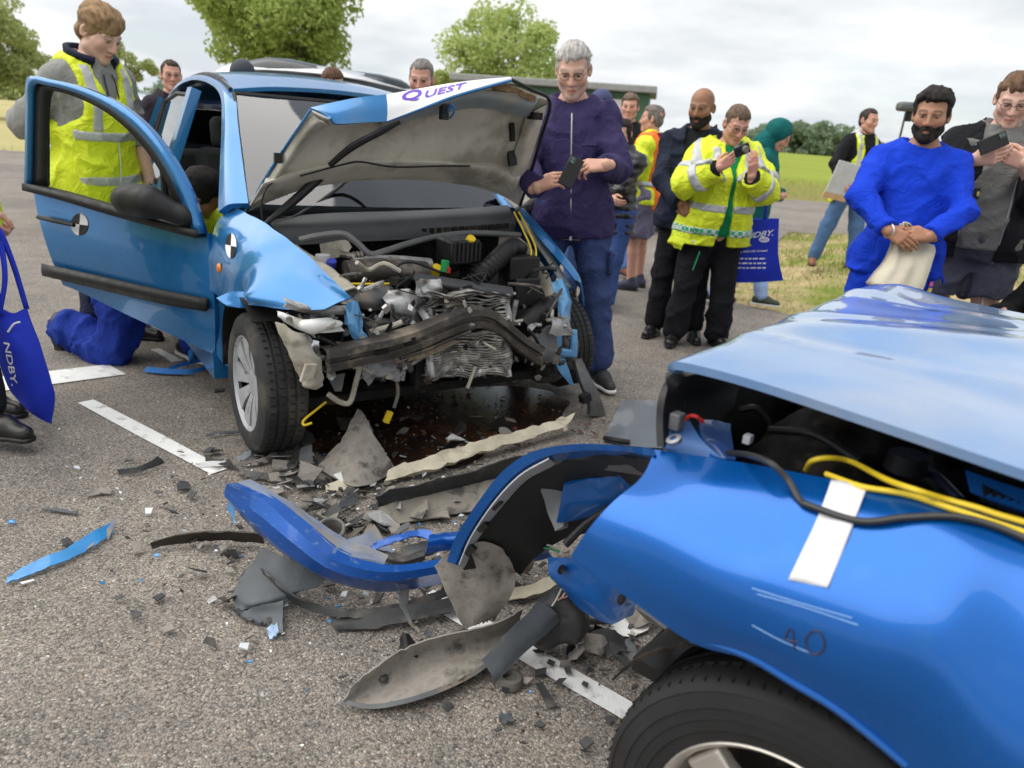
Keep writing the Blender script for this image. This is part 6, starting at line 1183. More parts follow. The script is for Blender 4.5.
    def leg(s, G_, sd, off=0, ext=1.0, k=.035, flare=0.0):
        g = .5 + .5 * s.g; kk = s.k
        if ext <= .6:
            e = s.hip[sd] + (s.kn[sd] - s.hip[sd]) * (ext / .5); ax = nrm(s.kn[sd] - s.hip[sd]); G_.cap(s.hip[sd], e, .092 * kk * g + off, .075 * kk * g + off + flare, k, lambda P: (P - e.astype(np.float32)) @ ax.astype(np.float32)); return
        G_.cap(s.hip[sd], s.kn[sd], .092 * kk * g + off, .058 * kk * g + off, k)
        e = s.kn[sd] + (s.an[sd] - s.kn[sd]) * (ext - .5) * 2; cm = s.kn[sd] * .7 + s.an[sd] * .3
        if off < .005: G_.cap(s.kn[sd], cm, .055 * kk * g, .054 * kk * g, .03); G_.cap(cm, e, .054 * kk * g, .038 * kk, .02)
        else: G_.cap(s.kn[sd], e, .058 * kk * g + off, .045 * kk + off + flare, k)
    def bounds(s, pts, m): A = np.array(pts); return A.min(0) - m, A.max(0) + m
    # --- the body: one surface
    def body(s, bare_arm=0.0, bare_leg=False, hide_hands=False, glasses=None):
        k = s.k; lo, hi = s.bounds([s.pel, s.neck, s.hc] + [s.el[i] for i in (1, -1)] + [s.wr[i] for i in (1, -1)] + [s.kn[i] for i in (1, -1)] + [s.an[i] for i in (1, -1)], .16 * k); g = Grid(lo, hi, max(.013, s.vox * 1.3))
        s.torso(g, -.004); s.pelvis(g, -.004)
        for sd in (1, -1): s.arm(g, sd, 0, 1.04); s.leg(g, sd, 0, 1.02)
        g.cap(s.neck - s.Rt @ np.array([0, 0, .06]), s.hc + s.Rh @ np.array([0, .02, -.055]) * k, .062 * k, .054 * k, .02)
        V, F = g.surf(); parts = [(V, F, np.tile(s.skin, (len(V), 1)))]
        parts.append(s.head())
        if not hide_hands:
            for sd in (1, -1): parts.append(s.hand(sd))
        n = 0; Vs, Fs, Cs = [], [], []
        for V, F, C in parts: Vs.append(V); Fs.append(F + n); Cs.append(C); n += len(V)
        o = quad_obj('body', np.concatenate(Vs), np.concatenate(Fs), SKINM, s.root, np.concatenate(Cs))
        s.hairdo()
        if glasses: s.glasses()
        return o
    def hl(s, P): return ((P - s.hc.astype(np.float32)) @ s.Rh.astype(np.float32)) / s.k
    def head_field(s, P):
        p = s.hl(P); A = np.array; px = p.copy(); px[..., 0] = np.abs(px[..., 0])
        def sm(a, b, k): h = np.clip(.5 + .5 * (a - b) / k, 0, 1); return a * (1 - h) + b * h - k * h * (1 - h)
        e = lambda c, r: elld(px, A(c, float), A(r, float)); c = lambda a, b, r1, r2: capd(px, A(a, float), A(b, float), r1, r2)
        d = sm(e((0, .014, .045), (.078, .099, .086)), e((0, -.026, -.03), (.064, .068, .088)), .03)
        d = sm(d, c((.050, -.008, -.062), (.012, -.070, -.098), .026, .021), .025); d = sm(d, c((.044, -.058, -.018), (.05, -.045, -.012), .026, .022), .025)
        d = sm(d, c((.006, -.086, .030), (.046, -.072, .033), .012, .011), .015)
        d = -sm(-d, elld(px, A((.033, -.104, .010)), A((.020, .020, .013))), .012)
        d = sm(d, e((.032, -.079, .011), (.0145, .0135, .0135)), .002)
        d = sm(d, c((.018, -.091, .022), (.045, -.082, .020), .0052, .005), .006)
        d = sm(d, c((0, -.094, .020), (0, -.112, -.026), .0085, .0125), .010); d = sm(d, c((.010, -.100, -.031), (.0135, -.096, -.029), .0085, .008), .008)
        d = sm(d, c((0, -.0965, -.056), (.020, -.088, -.061), .0075, .005), .008); d = sm(d, c((0, -.0955, -.071), (.016, -.088, -.068), .0082, .006), .008)
        d = -sm(-d, c((0, -.104, -.0635), (.022, -.092, -.0640), .0024, .0018), .004)
        d = sm(d, e((0, -.075, -.098), (.024, .022, .022)), .02)
        er = elld((px - A((.081, .014, .0), np.float32)) @ rotz(-.45).astype(np.float32), A((0, 0, 0.)), A((.010, .021, .034))); er = -sm(-er, elld((px - A((.087, .008, .002), np.float32)) @ rotz(-.45).astype(np.float32), A((0, 0, 0.)), A((.007, .012, .021))), .005)
        d = sm(d, er, .008); return d * s.k
    def head(s):
        lo, hi = s.bounds([s.hc], .17 * s.k); g = Grid(lo, hi, s.hv); sl, P = g.blk(); g.put(sl, s.head_field(P), .001)
        g.cap(s.hc + s.Rh @ np.array([0, .022, -.05]) * s.k, s.neck - s.Rt @ np.array([0, 0, .03]), .054 * s.k, .060 * s.k, .025)
        V, F = g.surf(); p = s.hl(V.astype(np.float32)); x = np.abs(p[:, 0]); y = p[:, 1]; z = p[:, 2]; C = np.tile(s.skin, (len(V), 1))
        def tint(m, c, a): m = np.clip(m, 0, 1)[:, None] * a; C[:] = C * (1 - m) + np.array(c) * m
        f_ = lambda v, w: np.clip(1 - v / w, 0, 1)
        ck = np.exp(-((x - .045) ** 2 + (z + .025) ** 2) / .0006) * (y < -.03) + np.exp(-(x ** 2 + (z + .022) ** 2 + (y + .118) ** 2) / .0004); tint(ck, s.skin * np.array([1.02, .78, .74]), .45)
        if s.stubble or s.beard: tint(((z < -.036) & (z > -.125) & (y < .012) & ~((x < .024) & (np.abs(z + .063) < .011))) * 1.0 + ((x > .055) & (y < .0) & (y > -.035) & (z < .02) & (z > -.05)), np.array(s.hair) * .7 + .03, max(s.stubble, .6 * s.beard))
        tint((x < .024) * f_(np.abs(z + .0635), .013) * (y < -.082) * 1.6, s.skin * np.array([.86, .46, .44]), .75)
        tint((x < .020) * f_(np.abs(z + .0635), .003) * (y < -.082) * 2, s.skin * .2, .6)
        ed = np.sqrt((x - .032) ** 2 + (y + .079) ** 2 + (z - .011) ** 2); ey = (ed < .0152) & (y < -.086) & (np.abs(z - .0085) < .0048); tint(ey * 1.0, (.34, .30, .28), .85); tint(((x - .031) ** 2 + (z - .008) ** 2 < .0068 ** 2) & ey, (.03, .02, .015), .95)
        tint(f_(np.abs(z - .017 - .001), .0035) * (np.abs(x - .032) < .018) * (y < -.07) * 1.5, s.skin * .18, .8)
        tint(f_(np.abs(z - .036 + (x - .03) ** 2 * 6), .0075) * (x > .012) * (x < .054) * (y < -.06) * 1.6, np.array(s.hair) * .8 + .01, .62)
        if s.haircut == 'bald': tint(((z > .055) | (y > .0)) & (z > -.06) & (y > -.02 - .6 * (z - .05)) & (z < .09), np.array(s.hair) + .03, .35)
        return V, F, C
    def hairdo(s):
        lo, hi = s.bounds([s.hc], .185 * s.k); k = s.k; hv = s.hv * 1.1
        if s.haircut not in ('bald',):
            hc_ = s.haircut; g = Grid(lo, hi, hv); sl, P = g.blk(); p = s.hl(P); x, y, z = p[..., 0], p[..., 1], p[..., 2]; ax_ = np.abs(x)
            th = {'short': .005, 'crop': .0045, 'quiff': .010, 'fringe': .010, 'tied': .004, 'long': .010, 'side': .008}.get(hc_, .006); topx = th * (1.0 + (1.5 if hc_ in ('quiff', 'fringe') else .6) * np.clip((z - .03) / .09, 0, 1) if hc_ in ('quiff', 'fringe', 'side', 'short') else 1.0)
            sh = elld(p, np.array((0, .014, .045)), np.array((.079, .100, .087))) - topx; sh = np.minimum(sh, elld(p, np.array((0, .02, -.01)), np.array((.076, .088, .075))) - th)
            n_ = fbm(p * np.array([1, .45, .6]), 70 if hv < .007 else 40, 2, 3) * .0045 + fbm(p * np.array([1, .6, 1]), 22, 2, 9) * (.006 if hc_ not in ('crop', 'tied') else .002); sh = sh + n_
            hl_ = {'fringe': .040, 'quiff': .074, 'crop': .078, 'tied': .068, 'long': .066}.get(hc_, .066); side = -.036 if hc_ != 'fringe' else -.045
            keep = np.minimum(hl_ - z - .25 * np.clip(ax_ - .05, 0, .05) + .8 * n_, np.maximum(side - y, np.maximum(-.012 - z + (ax_ < .06) * .0, 0 * z - 1)))
            keep = np.minimum(keep, np.maximum(.038 - y, -.075 - z)); keep = np.maximum(keep, (-.082 - z))
            if hc_ == 'fringe': keep = np.minimum(keep, np.maximum(.034 - z + .2 * x, y + .05))
            if hc_ == 'long': keep = np.minimum(keep, np.maximum(-.02 - y, -.16 - z)); 
            tp_ = np.clip(-keep / .022, 0, 1); d = np.maximum(sh + (1 - tp_) * (topx * .8 + .001), keep) * k
            if hc_ == 'long': d = np.minimum(d, np.maximum(elld(p, np.array((0, .03, -.06)), np.array((.095, .075, .12))), -.02 - y) * k)
            if hc_ == 'tied': d = np.minimum(d, elld(p, np.array((0, .115, .03)), np.array((.03, .03, .03))) * k)
            g.put(sl, d.astype(np.float32), .002); V, F = g.surf()
            if len(V): quad_obj('hair', V, F, hairmat(s.hair), s.root)
        if s.beard:
            g = Grid(lo, hi, hv); sl, P = g.blk(); p = s.hl(P); x, y, z = np.abs(p[..., 0]), p[..., 1], p[..., 2]; d = s.head_field(P) - (.0015 + .0075 * s.beard * np.clip((-.03 - z) / .07, 0, 1) * np.clip((-.0 - y) / .05, .25, 1)) * k + fbm(p, 70, 2, 5) * .0025
            keep = np.maximum(z + .047 - .42 * np.clip(x - .03, 0, .1), y - .010); keep = np.maximum(keep, -(np.sqrt((x / .021) ** 2 + ((z + .0665) / .0065) ** 2) - 1) * .010); keep = np.maximum(keep, -.130 - z)
            keep = np.minimum(keep, np.maximum(np.maximum(np.abs(z + .046) - .006, x - .028), y + .07)); g.put(sl, np.maximum(d, keep * k).astype(np.float32), .002); V, F = g.surf()
            if len(V): quad_obj('beard', V, F, hairmat(s.hair), s.root)
    def hpt(s, v): return s.hc + s.Rh @ (np.array(v, float) * s.k)
    def glasses(s):
        b = MB()
        for sx in (1, -1):
            b.tube([s.hpt((sx * (.034 + .023 * math.cos(a) * (1 if abs(math.cos(a)) < .8 else 1.02)), -.104 + .006 * abs(math.cos(a)), .008 + .018 * math.sin(a))) for a in np.linspace(0, 6.283, 17)], .0014 * s.k, 6); b.tube([s.hpt((sx * .057, -.098, .013)), s.hpt((sx * .077, -.05, .012)), s.hpt((sx * .083, .012, .010))], .0013 * s.k, 6)
        b.tube([s.hpt((-.011, -.105, .012)), s.hpt((0, -.112, .014)), s.hpt((.011, -.105, .012))], .0013 * s.k, 6); b.build('glasses', SPEC, s.root)
    # --- hands with five fingers
    def hand(s, sd):
        fd, n_, curl, th = s.hd[sd]; k = s.k * 1.0; X = nrm(fd); Z = nrm(n_ - X * (n_ @ X)); Y = np.cross(Z, X) * -sd; w = s.wr[sd]        # Y points to the thumb
        M_ = np.stack([X, Y, Z], 1); pt = lambda v: w + M_ @ (np.array(v, float) * k); g = Grid(*s.bounds([pt((.08, 0, -.02))], .135 * k), s.hv * .8 if s.vox < .011 else .006)
        g.cap(pt((-.03, 0, 0)), pt((.01, 0, 0)), .028 * k, .026 * k, .01)
        for y0, y1 in ((.016, .028), (.005, .009), (-.008, -.010), (-.018, -.028)): g.cap(pt((.005, y0, 0)), pt((.086 - abs(y1 - .009) * .25, y1, .002)), .0155 * k, .0125 * k, .012)
        for i, (y, x0, L_, r) in enumerate(((.029, .086, (.042, .026, .02), .0092), (.0095, .090, (.047, .029, .022), .0095), (-.010, .086, (.043, .027, .021), .009), (-.028, .078, (.034, .021, .018), .008))):
            p = np.array([x0, y, .002]); a = 0; c_ = curl * (1 + .12 * i) if np.ndim(curl) == 0 else curl[i]
            for j, (l, f) in enumerate(zip(L_, (.9, 1.1, .7))):
                a += c_ * f; q_ = p + l * np.array([math.cos(a), (y * .9) * (.5 if j == 0 else .2) * (1 - c_ * .4), -math.sin(a)]); g.cap(pt(p), pt(q_), (r - .0006 * j) * k, (r - .0006 * (j + 1)) * k, .003); p = q_
        t0 = np.array([.018, .024, -.008]); t1 = np.array([.048, .046 + .006 * (1 - th), -.014 - .018 * th]); t2 = t1 + np.array([.030, .012 - .022 * th, -.006 - .014 * th]); t3 = t2 + np.array([.024, .002 - .018 * th, -.004 - .012 * th])
        g.cap(pt(t0), pt(t1), .0155 * k, .0125 * k, .012); g.cap(pt(t1), pt(t2), .012 * k, .0105 * k, .004); g.cap(pt(t2), pt(t3), .0105 * k, .0085 * k, .003)
        V, F = g.surf(); C = np.tile(s.skin * np.array([1.0, .93, .90]), (len(V), 1)); return V, F, C
    def handpt(s, sd, v):
        fd, n_, c_, t_ = s.hd[sd]; X = nrm(fd); Z = nrm(n_ - X * (n_ @ X)); Y = np.cross(Z, X) * -sd; return s.wr[sd] + np.stack([X, Y, Z], 1) @ (np.array(v, float) * s.k)
    # --- clothes
    def folds(s, g, amp, seed, f=9):
        sl, P = g.blk(); q_ = P * np.array([1.0, 1.0, .55], np.float32); w = fbm(q_, 5, 2, seed)[..., None] * .05; m = np.abs(g.D) < .05; n_ = np.zeros_like(g.D); Q = (q_ + w)[m]; n_[m] = ((1 - np.abs(vnoise(Q, f * .8, seed))) ** 3 - .3) * 1.1 + ((1 - np.abs(vnoise(Q * np.array([1, 1, 2.6], np.float32), f * .7, seed + 9))) ** 3 - .3) * 1.0 + ((1 - np.abs(vnoise(Q * np.array([1.6, 1.6, 1.6], np.float32), f * 1.3, seed + 3))) ** 4 - .2) * .5 + .5 * vnoise(Q, f * .45, seed + 5); g.D -= 1.9 * amp * np.maximum(n_, -.4)
    def top(s, name, m, off=.014, hem=-.10, neck=.545, sleeve=1.0, amp=.006, seed=1, arms=(1, -1), cutfn=None, cuff=None, vox=None, flare=0.0):
        pts = [s.T((0, 0, hem)), s.neck, s.sh[1], s.sh[-1]] + ([s.el[i] for i in arms] + [s.wr[i] for i in arms] if sleeve > 0 else []); g = Grid(*s.bounds(pts, .24 * s.g + .02 + s.belly), vox or s.vox)
        s.torso(g, off, hem, .60, .03)
        if hem < -.05:
            s.pelvis(g, off + .010)
            for sd in (1, -1): g.cap(s.hip[sd], s.hip[sd] + (s.kn[sd] - s.hip[sd]) * .3, .092 * s.k * (.5 + .5 * s.g) + off + .008, .09 * s.k * (.5 + .5 * s.g) + off + .008, .04)
        if sleeve > 0:
            for sd in arms:
                if sleeve <= .5: e = s.sh[sd] + (s.el[sd] - s.sh[sd]) * sleeve * 2; a_ = nrm(s.el[sd] - s.sh[sd]); g.cap(s.sh[sd], e, .056 * s.k + off, .056 * s.k + off + .006, .035, lambda P, e=e, a_=a_: (P - e.astype(np.float32)) @ a_.astype(np.float32))
                else: s.arm(g, sd, off, (sleeve - .5) * 2, .035, cuff=cuff)
        s.folds(g, amp, seed); sl, P = g.blk(); q_ = ((P - s.pel.astype(np.float32)) @ s.Rt.astype(np.float32)) / s.k; x, y, z = q_[..., 0], q_[..., 1], q_[..., 2]
        nk = np.maximum(neck - z - 0 * x, 0) ; d = np.maximum(g.D, (z - neck - .018 - 1.1 * (np.hypot(x, y - .01) - .078) - .35 * np.clip(y, -.1, .08)) * s.k * .75); d = np.maximum(d, np.where(np.abs(x) < .25, (hem - z) * s.k, -1)) if hem is not None else d
        if cutfn is not None: d = np.maximum(d, cutfn(x, y, z) * s.k)
        g.D = d.astype(np.float32); V, F = g.surf(); o = quad_obj(name, V, F, m, s.root); s.cl[name] = (off, amp, seed, hem); return o
    def strip(s, parent, name, m, off, fn, sleeve=0, arms=(), amp=.006, seed=1, extra=.006, hem=-.2, vox=None, torso=True):
        pts = ([s.T((0, 0, -.2)), s.neck, s.sh[1], s.sh[-1]] if torso else []) + [s.el[i] for i in arms] + [s.wr[i] for i in arms] + [s.sh[i] for i in arms]; g = Grid(*s.bounds(pts, .22 * s.g + s.belly), vox or s.vox)
        if torso: s.torso(g, off + extra, hem, .60, .03); s.pelvis(g, off + extra + .010)
        for sd in arms: s.arm(g, sd, off + extra, (sleeve - .5) * 2 if sleeve > .5 else 0, .035)
        s.folds(g, amp, seed); sl, P = g.blk(); q_ = ((P - s.pel.astype(np.float32)) @ s.Rt.astype(np.float32)) / s.k; g.D = np.maximum(g.D, fn(q_[..., 0], q_[..., 1], q_[..., 2], P) * s.k).astype(np.float32); V, F = g.surf()
        if len(V): return quad_obj(name, V, F, m, parent)
    def armband(s, sd, t0, w, lower=True):
        a, b = (s.el[sd], s.wr[sd]) if lower else (s.sh[sd], s.el[sd]); ax = nrm(b - a).astype(np.float32); L_ = np.linalg.norm(b - a); c = (a + (b - a) * t0).astype(np.float32); return lambda x, y, z, P: (np.abs((P - c) @ ax) - w / 2) / s.k
    def bottoms(s, name, m, off=.014, ext=.97, amp=.006, seed=2, flare=.004, top=.06):
        pts = [s.T((0, 0, .1))] + [s.hip[i] for i in (1, -1)] + [s.kn[i] for i in (1, -1)] + [s.an[i] for i in (1, -1)]; g = Grid(*s.bounds(pts, .17 * s.g), s.vox * 1.1); s.pelvis(g, off)
        for sd in (1, -1): s.leg(g, sd, off, ext, .03, flare)
        if top: s.torso(g, off - .002, -.12, top, .03, False)
        s.folds(g, amp, seed, 8); V, F = g.surf(); return quad_obj(name, V, F, m, s.root)
    def shoes(s, m, sole=None, size=1.0):
        for sd in (1, -1):
            a = s.an[sd]; fw = s.toe[sd]; up = np.array([0, 0, 1.0]); up = nrm(up - fw * (up @ fw)); k = s.k * size; c = a - up * .085 * s.k
            g = Grid(*s.bounds([c + fw * .06], .22 * k), max(.007, s.vox * .8)); P_ = lambda f, u, l=0: c + fw * f * k + up * u * k
            g.cap(P_(-.05, .045), P_(.06, .048), .040 * k, .042 * k, .03); g.cap(P_(.06, .042), P_(.155, .030), .042 * k, .032 * k, .03); g.cap(P_(-.02, .07), P_(-.01, .11), .042 * k, .044 * k, .03)
            sl, Q = g.blk(); hh = ((Q - c.astype(np.float32)) @ up.astype(np.float32)); g.D = np.maximum(g.D, .004 - hh).astype(np.float32); V, F = g.surf(); o = quad_obj('shoe', V, F, m, s.root)
            gs = Grid(*s.bounds([c + fw * .06], .22 * k), max(.007, s.vox * .8)); gs.cap(P_(-.05, .012), P_(.06, .012), .043 * k, .046 * k, .03); gs.cap(P_(.06, .012), P_(.158, .012), .046 * k, .036 * k, .03); sl, Q = gs.blk(); hh = ((Q - c.astype(np.float32)) @ up.astype(np.float32)); gs.D = np.maximum(gs.D, np.maximum(.001 - hh, hh - .020 * k)).astype(np.float32); V, F = gs.surf(); quad_obj('sole', V, F, sole or BLACKP, o)
    def fy(s, x, z, off):
        P = (s.pel + (np.array([[x, t, z] for t in np.linspace(-.45, 0, 91)]) * s.k) @ s.Rt.T).astype(np.float32); d = s.torso_d(P, off * 1.0, -.5, 1.0); i = int(np.argmax(d < 0)); return float(np.linspace(-.45, 0, 91)[i])
    def fline(s, name, pts, r, m, off): return MB().tube([s.T((x, s.fy(x, z, off) - .004, z)) for x, z in pts], r, 6, 4).build(name, m, s.root)
    def line(s, name, pts, r, m, n=6): return MB().tube([s.T(p) for p in pts], r, n, 4).build(name, m, s.root)
    def cap_hat(s, m, visor=True):
        g = Grid(*s.bounds([s.hc], .24 * s.k), s.hv * 1.1); sl, P = g.blk(); p = s.hl(P); d = np.maximum(elld(p, np.array((0, .012, .05)), np.array((.092, .112, .095))), .045 - p[..., 2] - .12 * p[..., 1])
        if visor: v = np.maximum(np.maximum(np.sqrt((p[..., 0] / .075) ** 2 + ((p[..., 1] + .085) / .09) ** 2) * .08 - .08, np.abs(p[..., 2] - .047 + .25 * (p[..., 1] + .10) * -1 + 1.5 * p[..., 0] ** 2) - .005), p[..., 1] + .07); d = np.minimum(d, v)
        g.put(sl, (d * s.k).astype(np.float32), .003); V, F = g.surf(); return quad_obj('cap', V, F, m, s.root)
    def collar(s, m, r=.070, h=.05, tilt=.25, t=.010, name='collar', gap=.35):
        A = []
        r = r + .016
        for zz, rr_ in ((0, r + .012), (h * .6, r), (h, r + .008)): A.append([s.neck + s.Rt @ (np.array([math.sin(a) * rr_, -math.cos(a) * rr_ * .95 + .012 - zz * tilt * .3, -.045 + zz * (1 - .25 * math.cos(a))]) * s.k) for a in np.linspace(gap, 6.283 - gap, 22)])
        V, F = sheet(grid_up(A, 3, 2), t); return mesh(name, V, F, m, s.root)
def vcut(wd, v0): return lambda x, y, z: np.maximum(np.abs(x) - wd - .8 * np.clip(.30 - z, 0, .3), np.where(y < 0, .085 * np.clip((z - v0) / .22, 0, 1) - .012 - np.abs(x), -1))
DENIM = cloth((70, 92, 140)); NAVY = cloth((40, 44, 66)); BLKC = cloth((22, 23, 28)); DKNAVY = cloth((30, 36, 54)); LEATHER = mat('black_shoe_leather', (.015, .014, .013), .3, var=.3, bump=.05); BRNSHOE = mat('brown_shoe', (.22, .09, .04), .5); WHSOLE = mat('white_sole', (.7, .7, .68), .6)
w = AY
# young man in hi-vis behind the open door
p = Person('young man in yellow hi-vis vest and grey hoodie behind the open door', (-2.38, 4.30, 0), 66, 1.85, 1.08, .02, lean=7, side=-2, head=(6, 24, 4), skin='pale', hair=(.30, .19, .10), haircut='fringe', vox=.010,
    arms={'R': dict(w=w(52, 166, 4.25), hint=(-1, .5, .2), dir=(.3, -.5, -.75), n=(-.9, -.4, -.2), curl=.5), 'L': dict(l=(.22, -.12, .86), hint=(1, .6, 0), curl=.3)}, hip=(0, .04))
p.body(); GREYH = cloth((138, 138, 136), .9, 160)
p.top('hoodie', GREYH, .018, -.15, .55, .60, .008, 3, cuff=.012)
p.collar(cloth((34, 38, 58), .95), .078, .085, 1.4, .03, 'hood', .5)
ves = p.top('vest', HIVIS, .036, -.19, .50, 0, .008, 3, cutfn=vcut(.150, .27))
for zc, nm in ((.205, 0), (-.02, 0)): p.strip(ves, 'reflective_strip', REFL, .034, lambda x, y, z, P, zc=zc: np.maximum(np.abs(z - zc) - .026, np.abs(x) - .19), amp=.008, seed=3)
p.strip(ves, 'reflective_strip', REFL, .034, lambda x, y, z, P: np.maximum(np.maximum(np.abs(np.abs(x) - .105) - .024, .23 - z), z - .535), amp=.008, seed=3)
p.strip(ves, 'badge', WHITEP, .036, lambda x, y, z, P: np.maximum(np.maximum(np.abs(x - .07) - .034, np.abs(z - .31) - .022), y), amp=.008, seed=3)
p.fline('zip', [(0, z_) for z_ in (-.1, -.03, .06, .14, .2, .26)], .003, WHITEP, .046)
for sx in (-.02, .03): p.fline('drawstring', [(sx, .50), (sx * 1.2, .46), (sx * 1.2, .42), (sx * 1.4, .36), (sx * 1.5, .30)], .0035, BLACKP, .030)
p.bottoms('trousers', NAVY); p.shoes(LEATHER)

# man in the plum zip shirt photographing with his phone
p = Person('grey haired man in plum zip jacket photographing the wreck with a phone', (.265, 4.2, 0), -6, 1.83, 1.06, .015, lean=4, side=-5, head=(-2, 20, 2), skin='fair', hair=(.42, .40, .38), haircut='short', stubble=.25, vox=.0095, hv=.005, hip=(-.01, .03),
    feet={'L': dict(p=(.24, -.02), h=24), 'R': dict(p=(-.22, .04), h=-12)},
    arms={'R': dict(w=w(537, 187, 3.80), hint=(-.8, .5, -.6), dir=(.82, -.25, .42), n=(-.25, -.75, .5), curl=(.45, .5, .55, .6), thumb=.3), 'L': dict(w=w(606, 165, 3.78), hint=(.55, .9, -1), dir=(-.86, -.28, -.10), n=(.1, -.7, .75), curl=(.35, .55, .7, .8), thumb=.7)})
p.body(glasses=True); PLUM = cloth((52, 44, 84), .8, 260)
j = p.top('jacket', PLUM, .018, -.13, .535, .985, .008, 8, cuff=.012); p.collar(PLUM, .066, .05, .35, .012)
p.fline('zip', [(0, z_) for z_ in (-.12, -.04, .04, .12, .20, .28, .36, .43, .49)], .0045, ZIP, .026)
p.strip(j, 'pocket', PLUM, .018, lambda x, y, z, P: np.maximum(np.maximum(np.abs(x - .095) - .05, np.abs(z - .34) - .006), y), amp=.008, seed=8, extra=.006)
MB().box(p.T((0, -.172, -.12)), (.012, .006, .02)).build('zip_pull', ZIP, p.root)
tr = p.bottoms('trousers', cloth((56, 70, 112), .85, 200), .016, .93, .008, 5, .012); p.shoes(mat('dark_trainer', (.03, .03, .035), .6), WHSOLE)
c = p.hip[1] * .45 + p.kn[1] * .55 + np.array([.085, -.045, 0]); bevel(MB().box(c, (.03, .10, .13), rotz(.5)).build('cargo_pocket', cloth((56, 70, 112), .85, 200), p.root), .012)
ph_c = w(571, 172, 3.70)
def phone(c, rz, tilt, label, cam_=True):
    t = thing('phone', label, 'phone', c, rz); R_ = rotx(tilt); o = bevel(MB().box((0, 0, 0), (.074, .0085, .150), R_).build('case', BLACKP, t), .006, 3)
    o = MB().box(R_ @ np.array([0, .0048, 0]), (.068, .001, .142), R_).build('screen', mat('phone_screen', (.02, .03, .05), .08), t)
    if cam_:
        bevel(MB().box(R_ @ np.array([-.018, -.0052, .050]), (.030, .003, .034), R_).build('camera_bump', mat('lens_glass', (.03, .05, .05), .1), t), .002)
        for dz in (-.008, .008): MB().lathe([(0, .0015), (.006, .0015), (.007, 0)], R_ @ np.array([-.018, -.0068, .050 + dz]), R_ @ np.array([0, -1.0, 0]), 12).build('lens', mat('lens_ring', (.10, .16, .15), .1), t)
    return t
t = phone(ph_c, .12, -.25, 'black phone held in both hands by the plum jacket man'); t.rotation_euler = (0, math.radians(24), .12)

# bald man in navy jacket
p = Person('bald bearded man in dark navy jacket standing behind the hi-vis woman', (1.15, 5.46, 0), -16, 1.74, 1.0, .02, lean=0, head=(-14, 12, 0), skin='brown', hair=(.022, .018, .015), haircut='bald', beard=.4, vox=.012, hv=.006, feet={'L': dict(p=(.16, .02)), 'R': dict(p=(-.13, 0))},
    arms={'R': dict(w=w(681, 203, 5.22), hint=(-1, .4, -.2), dir=(.6, -.2, -.7), n=(-.3, -.9, .1)), 'L': dict(w=w(700, 206, 5.25), hint=(1, .4, 0))})
p.body(); p.top('shirt', BLKC, .010, -.1, .55, 0, .004, 4); j = p.top('jacket', DKNAVY, .026, -.13, .535, .98, .009, 9, cutfn=lambda x, y, z: np.where((y < 0), np.minimum((.075 * np.clip((z - .20) / .25, 0, 1)) - np.abs(x + .01), .1), -1) )
p.collar(DKNAVY, .074, .06, .5, .012, 'collar', .7); p.fline('zip', [(0, z_) for z_ in (-.1, 0, .08, .16, .20)], .003, ZIP, .034); p.bottoms('trousers', BLKC, .014, .97, .008, 6, .012); p.shoes(LEATHER)

# woman in the hi-vis jacket with a compact camera
p = Person('woman in yellow hi-vis jacket over green shirt looking into a small camera', (1.31, 5.30, 0), 4, 1.65, 1.2, .05, lean=3, bust=.05, head=(6, 25, 3), skin='ruddy', hair=(.14, .095, .065), haircut='tied', vox=.0105, hv=.0055, feet={'L': dict(p=(.14, .0), h=16), 'R': dict(p=(-.19, -.02), h=-22)},
    arms={'R': dict(w=w(718, 168, 4.98), hint=(-.9, .1, -.9), dir=(.75, -.15, .62), n=(-.2, -.9, -.1), curl=(.35, .5, .6, .6), thumb=.5), 'L': dict(w=w(752, 177, 4.98), hint=(.9, .1, -.9), dir=(-.12, -.15, .97), n=(.25, -.95, .1), curl=(.25, .35, .4, .45), thumb=.8)})
p.body(glasses=True); GRS = cloth((18, 132, 84)); p.top('shirt', GRS, .016, -.09, .54, 0, .006, 7); p.collar(GRS, .066, .05, .4, .010)
wedge = lambda x, y, z: np.where(y < 0, np.minimum(.018 + .030 * np.clip(.2 - z, 0, .4) / .3 + .05 * np.clip((z - .38) / .12, 0, 1) - np.abs(x - .012), .3), -1)
j = p.top('jacket', HIVIS, .044, -.16, .52, .97, .009, 12, cutfn=wedge, cuff=.026)
p.collar(HIVIS, .086, .075, .9, .016, 'collar', .75)
for sd in (1, -1):
    p.strip(j, 'reflective_strip', REFL, .044, p.armband(sd, .42, .055), sleeve=.97, arms=(sd,), amp=.009, seed=12, torso=False)
    p.strip(j, 'reflective_strip', REFL, .044, p.armband(sd, .72, .05, False), sleeve=.97, arms=(sd,), amp=.009, seed=12, torso=False)
CHK = bpy.data.materials.new('green_white_check'); CHK.use_nodes = True; t_ = CHK.node_tree; ck = t_.nodes.new('ShaderNodeTexChecker'); ck.inputs['Scale'].default_value = 38; ck.inputs['Color1'].default_value = (.02, .36, .18, 1); ck.inputs['Color2'].default_value = (.62, .66, .62, 1); tc_ = t_.nodes.new('ShaderNodeTexCoord'); t_.links.new(tc_.outputs['Object'], ck.inputs['Vector']); t_.links.new(ck.outputs['Color'], t_.nodes['Principled BSDF'].inputs['Base Color'])
wj = lambda x, y, z: np.maximum(wedge(x, y, z), 0 * z - 1)
p.strip(j, 'check_band', CHK, .044, lambda x, y, z, P: np.maximum(np.abs(z + .055) - .028, wj(x, y, z)), amp=.009, seed=12); p.strip(j, 'reflective_strip', REFL, .044, lambda x, y, z, P: np.maximum(np.abs(z - .12) - .026, wj(x, y, z)), amp=.009, seed=12)
